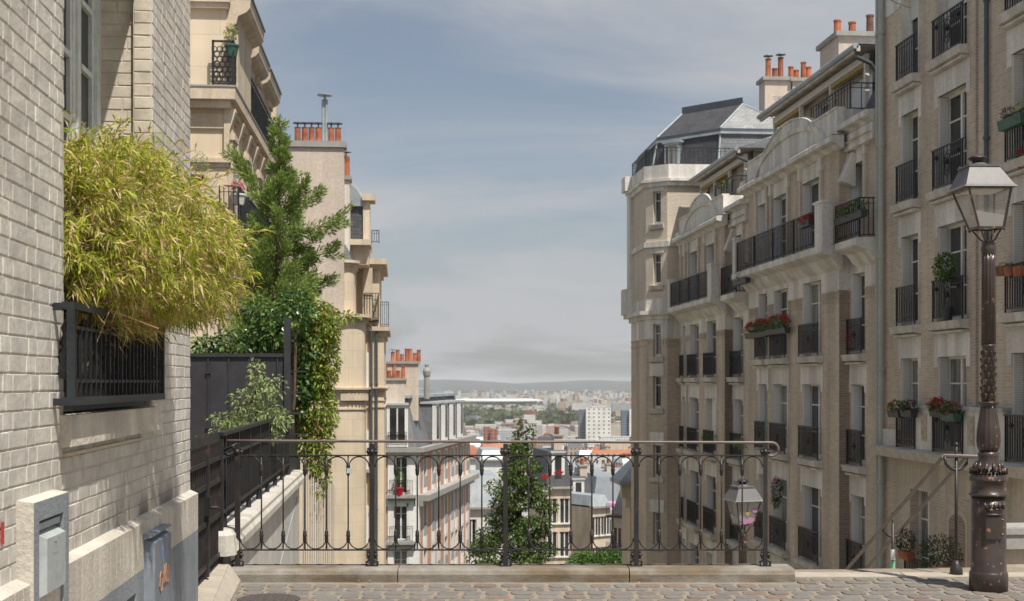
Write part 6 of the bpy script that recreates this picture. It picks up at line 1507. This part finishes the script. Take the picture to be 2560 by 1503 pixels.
for (k0, za), (k1, zb2) in (((1.0, z0 - 1), (1.0, z0 + 3)), ((1.0, z0 + 3), (.62, z0 + 9)), ((1.0, z0 - 1), (.6, z0 - 5))):
    A1, B1_ = ell(k0, za), ell(k1, zb2)
    for i in range(n): j = (i + 1) % n; mb.face([A1[i], A1[j], B1_[j], B1_[i]])
obj('roof', mb, 'stadium_white', sd)
mb = MB(); A1, B1_ = ell(.72, -89), ell(.88, z0 - 3)
for i in range(n): j = (i + 1) % n; mb.face([A1[i], A1[j], B1_[j], B1_[i]])
obj('stands', mb, 'stadium_dark', sd)
# blocks of the plain
random.seed(77); stuffmb = {}
def plainbox(mb, x, y, w, dp, h, mi, ang):
    F_ = Fr((x, y), (math.cos(ang), math.sin(ang)), (math.sin(ang), -math.cos(ang)))
    mb.fb(F_, -w / 2, w / 2, -dp, 0, -90, -89 + h, mi)
cl = ['city_white', 'city_cream', 'city_grey', 'city_tan', 'city_red', 'roof_pale', 'roof_grey']
protos = []
placed = []
for i in range(4200):
    y_ = random.choice([rnd(975, 1100), rnd(972, 1030), rnd(970, 1008)]); dd = 3300 * 84 / (y_ - 957); dd = min(max(dd, 1500), 11500)
    if 2350 < dd < 3000 and random.random() < .8: continue
    px = rnd(1040, 1620); p = at(px, y_, dd)
    if abs(dd - 5200) < 260 and 1080 < px < 1390: continue
    if abs(dd - 1700) < 260 and px > 1430: continue
    w = rnd(12, 36) * (1.3 if dd > 5000 else 1); dp = rnd(10, 16); h = random.choices([rnd(6, 12), rnd(12, 24), rnd(26, 42)], [5, 5, 1.4 if dd > 3000 else .4])[0]
    if h > 26: w = rnd(14, 26)
    if 2800 < dd < 5300 and 1080 < px < 1395: h = min(h, rnd(7, 11))
    placed.append((dd, p.x, p.y, w, dp, h, random.choices(range(7), [6, 4, 3, 2, 1.1, 3, 1.5])[0], rnd(-.7, .7)))
placed.sort()
CN = ['white', 'cream', 'grey', 'tan', 'red brick', 'pale flat', 'dull grey']
for i, (dd, x, y, w, dp, h, mi, ang) in enumerate(placed):
    if i < 215:
        mb = MB(); F_ = Fr((x, y), (math.cos(ang), math.sin(ang)), (math.sin(ang), -math.cos(ang))); mb.fb(F_, -w / 2, w / 2, -dp, 0, -90, -89 + h, 0); mb.fb(F_, -w / 2 + 1, w / 2 - 1, -dp + 1, -1, -89 + h, -89 + h + 1.5, 1)
        o = obj('city_block', mb, [cl[mi], 'roof_grey' if i % 2 else ('roof_red' if i % 5 == 0 else 'roof_pale')]); tag(o, '%s box shaped block on the city plain beyond the hill' % CN[mi], 'building', '%s blocks on the near part of the plain' % CN[mi])
    else:
        mb = stuffmb.setdefault(0, MB()); plainbox(mb, x, y, w, dp, h, mi, ang)
o = obj('distant_city', stuffmb[0], cl); tag(o, 'hazy mass of pale blocks of the suburbs in front of the hills', 'buildings', kind='stuff')
# trees of the plain
random.seed(5); mb = MB()
for i in range(620):
    if i < 260: y_ = rnd(1040, 1078); px = rnd(1060, 1480)
    else: y_ = random.choice([rnd(985, 1100), rnd(968, 990)]); px = rnd(1040, 1600)
    dd = 3300 * 88 / (y_ - 957); dd = min(dd, 9500); p = at(px, y_, dd); r_ = rnd(6, 11) * (1 + dd / 9000)
    for k in range(26 if dd < 4000 else 12):
        v = rvec(); q = Vector((p.x + v.x * r_ * 1.5, p.y + v.y * r_, -89 + 5 + r_ * .5 * (1 + v.z))); s_ = r_ * .55
        a1 = rvec() * s_; a2 = a1.cross(rvec()).normalized() * s_; mb.face([q + a1, q + a2, q - a1, q - a2])
o = obj('distant_trees', mb, 'wood_far', fix=False); tag(o, 'belt of green trees crossing the city plain', 'trees', kind='stuff')
# hills
mb = MB(); random.seed(3)
from mathutils import noise as mn
def hp(px):
    pts = [(700, 957), (1000, 952), (1070, 950), (1130, 949), (1200, 953), (1290, 958.5), (1380, 955), (1470, 950.5), (1560, 953), (1700, 957), (2600, 958)]
    for (a, ya_), (b, yb_) in zip(pts, pts[1:]):
        if a <= px <= b: t = (px - a) / (b - a); t = t * t * (3 - 2 * t); return ya_ + (yb_ - ya_) * t
    return 957
rows_ = []
for j, dd in enumerate((9000, 10200, 11200, 12000, 13000)):
    row = []
    for k in range(240):
        px = -400 + k * 14; top = 1.6 + (957 - hp(min(max(px, 700), 2600))) * 12000 / 3300
        f = (0, .35, .75, 1.0, .3)[j]; z = -90 + (top + 90) * f + mn.noise(Vector((k * .35, j * 1.7, 0))) * (0, 6, 6, 3.2, 2)[j]
        p = at(px, 957, dd); row.append((p.x, p.y, z))
    rows_.append(row)
for j in range(4):
    for k in range(239): mb.face([rows_[j][k], rows_[j][k + 1], rows_[j + 1][k + 1], rows_[j + 1][k]])
struct('hills', mb, 'hill_wood', smooth=True)
# ------------------------------------------------------------------ trees and climbing plants
random.seed(41)
cy = thing('conifer_tree', 'tall cypress like conifer with feathery upswept branches over the garden fence', 'tree', (-2.04, 22, .2), group=None)
tb = Vector((-2.04, 22, .2)); tt = Vector((-1.98, 22, 6.0))
mb = MB(); mb.tube([tb, tb.lerp(tt, .4) + Vector((.03, 0, 0)), tb.lerp(tt, .8), tt], [.10, .075, .03, .008], 8); lb = MB()
fo_ = MB()
def spray(p0, dirv, ln, wmax, dens=1.0):
    """feathery shoot: small pointed leaves packed round a curved axis"""
    n = int(ln * 210 * dens); side = dirv.cross(Vector((0, 0, 1))).normalized()
    for i in range(n):
        t = random.random(); w = wmax * (math.sin(math.pi * min(1, t * .85 + .12)) ** .8)
        c = p0 + dirv * ln * t + Vector((0, 0, .10 * ln * t * t))
        v = rvec(); p = c + v * w * random.random() ** .5
        leaf(fo_, p, (dirv * 1.1 + v * .8 + Vector((0, 0, .25))).normalized(), rnd(.045, .10), rnd(.012, .022), 0, .05)
for i in range(150):
    t = (i + random.random()) / 150; z = .9 + 5.0 * t; org = tb.lerp(tt, (z - .2) / 5.8)
    a = rnd(0, 2 * math.pi); env = (1.12 * (1 - t) ** .9 + .07) * (1.0 if 0.1 < t else .8)
    ln = env * rnd(.65, 1.1); dv = Vector((math.cos(a), math.sin(a), rnd(.35, .85))).normalized()
    lb.tube([org, org + dv * ln * .6], [.012, .004], 4)
    spray(org + dv * ln * .15, dv, ln * .85, .10 + .09 * (1 - t), 1.5)
    for k in range(4):
        b = org + dv * ln * rnd(.35, .8); d2 = (dv + rvec() * .6 + Vector((0, 0, .2))).normalized(); spray(b, d2, ln * .42, .07 + .05 * (1 - t), 1.2)
for (pxe, pye, pxs, pys) in ((868, 552, 720, 590), (806, 478, 720, 545), (846, 625, 730, 655), (835, 700, 740, 735), (572, 378, 655, 480), (590, 340 + 60, 660, 520), (770, 460, 700, 540), (640, 700, 690, 760), (600, 640, 680, 720), (620, 590, 680, 650), (800, 590, 720, 640)):
    a = at(pxs, pys, 22); e_ = at(pxe, pye, 22 + rnd(-.6, .2)); dv = (e_ - a); ln = dv.length; dv.normalize()
    lb.tube([tb.lerp(tt, max(.1, (a.z - .9) / 5.8)), a, a.lerp(e_, .7)], [.02, .012, .005], 5)
    spray(a, dv, ln, .115, 2.2)
    for k in range(6): b = a.lerp(e_, rnd(.15, .85)); d2 = (dv + rvec() * .55).normalized(); spray(b, d2, ln * rnd(.22, .4), .075, 1.7)
obj('trunk', mb, 'bark', cy); obj('branches', lb, 'bark', cy); obj('crown', fo_, 'conifer_leaf', cy, fix=False)
# ivy behind the screen, vine hanging past the post
iv = thing('ivy', 'dark glossy ivy climbing over the top of the metal screen', 'climbing plant', (-2.2, 18.2, .3)); mb = MB()
for (x, y, z, rx, ry, rz, n) in ((-2.15, 18.0, 2.10, .62, .25, .22, 1100), (-1.75, 18.0, 2.30, .3, .25, .3, 700), (-2.7, 18.0, 2.05, .5, .3, .16, 400), (-1.45, 18.2, 2.55, .28, .3, .30, 600), (-1.95, 18.0, 2.6, .22, .2, .2, 200)):
    clump(mb, (x, y, z), (rx, ry, rz), n, .065, .045, up=-.1, shell=.2)
obj('foliage', mb, 'ivy_dark', iv, fix=False); mb = MB()
for k in range(7): x = rnd(-2.4, -1.5); mb.tube([(x, 18.2, .3), (x + rnd(-.1, .1), 18.2, 1.4), (x + rnd(-.2, .2), 18.2, 2.4)], .02, 6)
obj('stems', mb, 'bark', iv)
vn = thing('hanging_vine', 'bright green and reddish vine cascading down past the metal post towards the railing', 'climbing plant', (-1.1, 18.9, .3)); mb = MB()
for (px, py, r1, r2, n, m_) in ((790, 790, .42, .26, 900, 0), (750, 780, .3, .25, 500, 0), (800, 850, .42, .42, 1500, 0), (830, 810, .25, .3, 600, 0), (780, 930, .42, .42, 1500, 0), (808, 940, .3, .35, 700, 0), (795, 1020, .40, .42, 1500, 0), (800, 1090, .34, .36, 1000, 0), (808, 1150, .22, .24, 420, 0), (825, 1190, .10, .2, 70, 0), (870, 790, .3, .07, 110, 0), (818, 1225, .07, .1, 30, 0), (845, 900, .12, .35, 220, 0), (838, 1040, .14, .3, 200, 0)):
    c = at(px - 14, py, 18.9); clump(mb, c, (r1 * .84, .40, r2), int(n * 1.0), .075, .034, up=-.1, shell=.2)
obj('foliage', mb, 'vine_mixed', vn, fix=False)
mb = MB()
for (px, py, r1, n) in ((735, 790, .3, 700), (745, 880, .28, 600), (745, 960, .25, 450), (735, 1010, .2, 250)):
    c = at(px, py, 18.6); clump(mb, c, (r1, .3, r1 * 1.2), n, .085, .055, up=-.1, shell=.3)
obj('dark_foliage', mb, 'ivy_dark', vn, fix=False)
sp_ = thing('young_tree', 'young pale leaved tree growing in front of the dark metal screen', 'tree', (-1.95, 15, .3)); random.seed(12)
mb = MB(); s0 = at(645, 1130, 15); s1 = at(640, 1000, 15); s2 = at(638, 905, 15); mb.tube([s0, s1, s2], [.025, .015, .005], 6); fo_ = MB()
for (px, py, r1, r2, n) in ((640, 925, .10, .14, 110), (648, 975, .17, .16, 230), (690, 965, .13, .13, 110), (610, 1000, .18, .13, 170), (655, 1030, .26, .17, 420), (560, 1045, .20, .07, 120), (600, 1060, .26, .14, 330), (690, 1050, .20, .13, 240), (640, 1090, .34, .10, 330), (560, 1075, .14, .05, 60), (480, 1110, .14, .08, 90)):
    c = at(px, py, 15); clump(fo_, c, (r1, .28, r2), n, .055, .024, up=-.15, shell=.15); mb.tube([s1.lerp(s2, .1), s1.lerp(c, .6), c], [.010, .006, .003], 4)
obj('trunk', mb, 'bark', sp_); obj('crown', fo_, 'sapling_leaf', sp_, fix=False)
# central tree below the railing
def broadtree(name, label, c, base, blobs, lm, ln, wd, tr=.2, group=None):
    t = thing(name, label, 'tree', (c[0], c[1], base), group); mb = MB(); mb.tube([(c[0], c[1], base), (c[0], c[1], sum(b[2] for b in blobs) / len(blobs)), (c[0], c[1], max(b[2] for b in blobs) - .5)], [tr, tr * .4, .012], 8)
    for b in blobs[::2]: mb.tube([(c[0], c[1], b[2] - b[5] * 1.5), (b[0], b[1], b[2])], [tr * .35, tr * .1], 5)
    obj('trunk', mb, 'bark', t); f = MB()
    for x, y, z, rx, ry, rz, n in blobs: clump(f, (x, y, z), (rx, ry, rz), n, ln, wd, up=.15, shell=.35)
    obj('crown', f, lm, t, fix=False); return t
random.seed(19); bl = []; dT = 52.0
for k in range(62):
    t = k / 61; py = 1110 + (1415 - 1110) * t; half = 18 + 78 * min(1, t * 1.25) ** .8
    px = 1302 - 10 * t + rnd(-1, 1) * half; c = at(px, py + rnd(-10, 10), dT + rnd(-1.3, 1.3)); r_ = rnd(.32, .55) * (.55 + .6 * t); bl.append((c.x, c.y, c.z, r_ * 1.1, r_, r_ * .7, int(210 * (.5 + t))))
for k in range(12): t = k / 11; c = at(1300 + rnd(-16, 16) * (.3 + t), 1045 + 80 * t, dT); bl.append((c.x, c.y, c.z, .14 + .16 * t, .2, .18, int(6 + 20 * t)))
for k in range(6): c = at(1325 + rnd(-6, 6), 1070 + k * 12, dT); bl.append((c.x, c.y, c.z, .15, .15, .2, 22))
cT = at(1298, 1400, dT); broadtree('flowering_tree', 'tall leafy tree with thin spire top and pale flower heads behind the railing', (cT.x, cT.y), -18, bl, 'tree_leaf', .15, .085, .25)
tr_ = [o for o in SC.collection.objects if o.name.startswith('flowering_tree')][0]
for k in range(60): fl_ = MB(); b = random.choice(bl[20:62]); v = rvec(); v.y = -abs(v.y); clump(fl_, (b[0] + v.x * b[3], b[1] + v.y * b[4], b[2] + v.z * b[5]), (.11, .09, .09), 12, .09, .07, shell=.1); obj('flower_head', fl_, 'petal_white', tr_, fix=False)
for lb_, pxs, pyc, dd in (('round green tree top at the foot of the railing near the ornate house', (1490, 1530, 1555), 1402, 85), ('small bright green tree top between the flowering tree and the round one', (1462, 1448), 1405, 90)):
    bl = []
    for px in pxs:
        for k in range(7): c = at(px + rnd(-25, 25) * (1 if len(pxs) > 2 else .5), pyc + rnd(-12, 20), dd + rnd(-1, 1)); bl.append((c.x, c.y, c.z, .8, .8, .5, 190))
    c = at(pxs[0], 1410, dd); broadtree('street_tree', lb_, (c.x, c.y), c.z - 12, bl, 'plant_green', .22, .13, .2)
# ------------------------------------------------------------------ pots, window boxes and balcony plants
def plant(name, label, cat, c, rad, n, lm='plant_green', ln=.07, wd=.04, fl=None, nf=0, fr_=.035, box=None, pm='plastic_dark', pot=None, stem=True):
    t = thing(name, label, cat, tuple(c)); mb = MB(); clump(mb, c, rad, n, ln, wd, up=.2, shell=.2); obj('foliage', mb, lm, t, fix=False)
    if fl:
        mb = MB()
        for _ in range(nf):
            v = rvec(); v.z = abs(v.z) * .9 if random.random() < .7 else v.z; q = (c[0] + v.x * rad[0], c[1] + v.y * rad[1], c[2] + v.z * rad[2] * 1.1); clump(mb, q, (fr_, fr_, fr_), 16, fr_ * .9, fr_ * .8, shell=.3)
        obj('flowers', mb, fl, t, fix=False)
    if box:
        F_, u0, u1, d0, d1, z0, z1 = box; mb = MB(); mb.hexa([F_(u0 + .02, d0 + .02, z0), F_(u1 - .02, d0 + .02, z0), F_(u1 - .02, d1 - .03, z0), F_(u0 + .02, d1 - .03, z0), F_(u0, d0, z1), F_(u1, d0, z1), F_(u1, d1, z1), F_(u0, d1, z1)]); obj('flower_box', mb, pm, t)
    if pot:
        x, y, z, r_, h = pot; mb = MB(); mb.lathe((x, y, z), [(r_ * .7, 0), (r_, h * .85), (r_ * 1.1, h * .86), (r_ * 1.1, h), (r_ * .9, h)], 12); obj('pot', mb, pm, t)
    return t
def onw(px, py, X): y = fy(px, X); return (X, y, pz(py, X, y))
random.seed(23)
def wb(px0, px1, py, X, n, fl, nf, label, rz=.16, pm='plastic_dark', lm='plant_green', boxh=.16, fr_=.04, name='geranium_box', cat='flower box', boxed=True):
    y1, y0 = fy(px0, X), fy(px1, X); z = pz(py, X, (y0 + y1) / 2); F_ = WEST(X)
    return plant(name, label, cat, (X, (y0 + y1) / 2, z), (.17, (y1 - y0) / 2, rz), n, lm, .07, .045, fl, nf, fr_, box=(F_, y0 + .06, y1 - .06, -.08, .12, z - rz - boxh * .6, z - rz + boxh * .5) if boxed else None, pm=pm)
wb(2226, 2258, 1018, 12.22, 260, 'petal_red', 7, 'dark box of thin red geraniums hooked on the narrow first row rail')
wb(2258, 2290, 1016, 12.22, 260, 'petal_pink', 2, 'box of green plants with a pale flower beside the thin red geraniums', lm='plant_dark')
wb(2330, 2362, 1014, 12.22, 300, 'petal_red', 16, 'dark box of dense red geraniums, left one on the oval first row rail', fr_=.05)
wb(2358, 2398, 1024, 12.22, 380, 'petal_pink', 8, 'green box of pink geraniums right on the oval rail of the first row', pm='plastic_green')
c = onw(2362, 668, 12.3); t = plant('potted_shrub', 'bright green leafy shrub standing out over the second row oval rail', 'plant', c, (.2, .42, .34), 420, 'plant_green', .09, .06, pot=(12.36, c[1], 3.02, .14, .3), pm='plastic_dark')
c = onw(2520, 282, 12.1); plant('clipped_shrub', 'small round clipped shrub in a green box at the right edge', 'plant', c, (.14, .16, .14), 260, 'plant_dark', .04, .02, box=(WEST(12.1), c[1] - .75, c[1] + .25, -.1, .12, c[2] - .34, c[2] - .14), pm='plastic_green')
c = onw(2552, 282, 12.1); plant('trailing_plant', 'yellow green trailing plant beside the clipped shrub at the right edge', 'plant', c, (.14, .2, .24), 200, 'sapling_leaf', .05, .03, 'petal_yellow', 3)
c = onw(2552, 385, 12.2); plant('potted_flower', 'red flower in a terracotta pot on the sill at the right edge', 'plant', c, (.10, .10, .12), 90, 'plant_green', .05, .03, 'petal_red', 4, pot=(12.2, c[1], c[2] - .3, .09, .18), pm='terracotta')
for k, (px, lb_) in enumerate(((2507, 'terracotta trough with short green leaves, leftmost on the rail right of the tall lamp'), (2528, 'terracotta trough with short green leaves, middle one right of the tall lamp'), (2552, 'tilted terracotta pot with a yellow green plant at the right edge'))):
    c = onw(px, 662, 12.16); plant('terracotta_planter', lb_, 'planter', c, (.09, .18, .05), 70, 'plant_green', .04, .02, box=(WEST(12.16), c[1] - .17, c[1] + .17, -.08, .10, c[2] - .22, c[2] - .03), pm='terracotta')
c = onw(2262, 1350, 12.25); plant('potted_bush', 'dark leafy bush in a terracotta trough at the lowest window of the nearest building', 'plant', c, (.22, .42, .26), 420, 'plant_dark', .08, .03, box=(WEST(12.2), c[1] - .5, c[1] + .1, -.1, .1, c[2] - .45, c[2] - .25), pm='terracotta')
c = onw(2352, 1385, 11.6); plant('potted_bush', 'large dark feathery bush with a terracotta trough behind the stair handrail', 'plant', c, (.4, .62, .42), 1100, 'plant_dark', .10, .025, box=(WEST(11.6), c[1] - .9, c[1] - .3, -.1, .2, c[2] - .5, c[2] - .2), pm='terracotta')
wb(1868, 1922, 818, 11.98, 620, 'petal_red', 34, 'left half of the big hanging mass of red geraniums on the paired windows', rz=.26, boxed=True, fr_=.055)
wb(1918, 1972, 808, 11.98, 620, 'petal_red', 26, 'right half of the big hanging mass of red geraniums on the paired windows', rz=.26, boxed=True, fr_=.055)
wb(2004, 2032, 549, 11.68, 150, 'petal_red', 22, 'bunch of bright red geraniums above the long balcony rail beside the white pier', rz=.12, fr_=.05)
wb(2092, 2165, 524, 11.95, 520, 'petal_pink', 3, 'row of trailing green plants on the short balcony next to the downpipes', rz=.22)
c = onw(2120, 843, 12.3); plant('red_plant', 'small dark red leaved plant low on the narrow window rail near the downpipes', 'plant', c, (.12, .22, .2), 90, 'petal_red', .06, .02)
c = onw(1942, 1232, 12.0); plant('climbing_plant', 'dark climbing plant with a pink bloom in the lower window right of the railing end', 'plant', c, (.15, .36, .5), 420, 'plant_dark', .09, .04, 'petal_pink', 4, .07)
wb(1756, 1790, 1094, 11.98, 220, None, 0, 'green potted plants behind the window rail of the smaller twin building', rz=.22, boxed=False, name='balcony_plants', cat='plant')
wb(1832, 1866, 1108, 12.28, 160, None, 0, 'yellow green plants low behind the narrow rail of the smaller twin building', rz=.2, boxed=False, name='balcony_plants', cat='plant', lm='sapling_leaf')
wb(1838, 1872, 690, 11.7, 200, None, 0, 'dark planter with thin plants on the balcony end of the smaller twin building', rz=.2, lm='plant_dark', name='balcony_plants', cat='plant')
wb(1800, 1822, 462, 12.35, 90, 'petal_yellow', 3, 'yellow flowers on the penthouse rail of the smaller twin building', rz=.16, boxed=False, name='balcony_plants', cat='plant')
c = (-4.05 + .12, 31.25, 9.75); plant('hanging_pot', 'green pot of yellow and orange flowers at the corner of the scroll balcony', 'plant', (c[0], c[1], c[2]), (.14, .12, .25), 170, 'sapling_leaf', .06, .035, 'petal_yellow', 8, .035, pot=(c[0] + .02, c[1], 9.2, .16, .28), pm='plastic_green')
c = at(496, 412, 30.4); plant('potted_shrub', 'grey green shrub in a brown pot peeping past the corner of the near house', 'plant', c, (.24, .22, .30), 420, 'sapling_leaf', .06, .02, pot=(c.x - .08, c.y, c.z - .55, .2, .3), pm='bark')
c = at(596, 472, 31); plant('hanging_pot', 'white basket with magenta flowers on the lower balcony beside the conifer', 'plant', c, (.16, .14, .14), 120, 'plant_green', .05, .03, 'petal_pink', 8, .05, pot=(c.x, c.y, c.z - .38, .18, .25), pm='frame_far')
c = at(700, 352, 45.5); plant('potted_plant', 'small green plant on the far end balcony above the conifer tip', 'plant', c, (.2, .2, .35), 120, 'plant_dark', .08, .04)
wt = at(602, 330, 33.5)
c = onw(1, 1, 12.0)
c = at(927, 757, 61.2); plant('potted_shrub', 'green shrub behind the bars of the balcony on the rounded building', 'plant', (c.x, 61.6, c.z), (.25, .2, .35), 200, 'sapling_leaf', .1, .05)
c = at(998, 1210, 88.3); plant('potted_plant', 'tall green plant in red pots on the upper balcony of the orange brick building', 'plant', (c.x, 88.55, c.z + .3), (.3, .1, .75), 330, 'plant_green', .13, .06, pot=(c.x, 88.55, -5.9, .3, .5), pm='petal_red')
for k, (px, py, dd, lb_) in enumerate(((1364, 1192, 110, 'round red flower bunch right of the flowering tree, lower one'), (1397, 1187, 112, 'round red flower bunch right of the flowering tree, upper one'))):
    c = at(px, py - 4 * k, dd); plant('red_flowers', lb_, 'flowers', c, (.30, .2, .14), 40, 'plant_green', .1, .06, 'petal_red', 9, .12)
# fallen leaves
random.seed(88); mb = MB()
for k in range(60):
    u = rnd(-2.2, 2.5); dd = random.choice([rnd(10.35, 10.6), rnd(9.7, 10.55)]); s_ = rnd(.008, .02); q = Vector(CF(u, dd, .012)); a1 = Vector((rnd(-1, 1), rnd(-1, 1), rnd(0, .5))) * s_; a2 = a1.cross(Vector((0, 0, 1))) * rnd(.4, .9); mb.face([q + a1, q + a2, q - a1 * .8, q - a2])
for k in range(9): q = Vector(CF(-2.42 + rnd(-.06, .06), 9.85 + rnd(-.08, .08), .02)); a1 = rvec() * .03; a1.z = abs(a1.z); a2 = a1.cross(rvec()); mb.face([q + a1, q + a2, q - a1 * .6, q - a2])
o = obj('fallen_leaves', mb, 'bamboo_dry', fix=False); tag(o, 'scattered dry straw coloured leaves on the cobbles', 'leaves', kind='stuff')
random.seed(90); mb = MB(); clump(mb, CF(-2.45, 9.82, .02), (.06, .05, .025), 40, .04, .02); o = obj('yellow_leaf', mb, 'petal_yellow', fix=False); tag(o, 'crumpled yellow leaf in the lower left gutter of the landing', 'leaf')
# ------------------------------------------------------------------ haze over the plain
mb = MB(); mb.box(-20010, 20010, -62, 20010, -91.6, 66)
m = bpy.data.materials.new('haze_air'); m.use_nodes = True; t = m.node_tree
for n in list(t.nodes): t.nodes.remove(n)
out = t.nodes.new('ShaderNodeOutputMaterial'); pv = t.nodes.new('ShaderNodeVolumePrincipled')
pv.inputs['Color'].default_value = (0.95, 0.975, 1.0, 1); pv.inputs['Density'].default_value = HAZE; pv.inputs['Anisotropy'].default_value = 0.0
t.links.new(pv.outputs[0], out.inputs['Volume']); MATS['haze_air'] = m
o = obj('haze', mb, 'haze_air'); o['kind'] = 'stuff'; o['label'] = 'thin pale haze over the city plain'
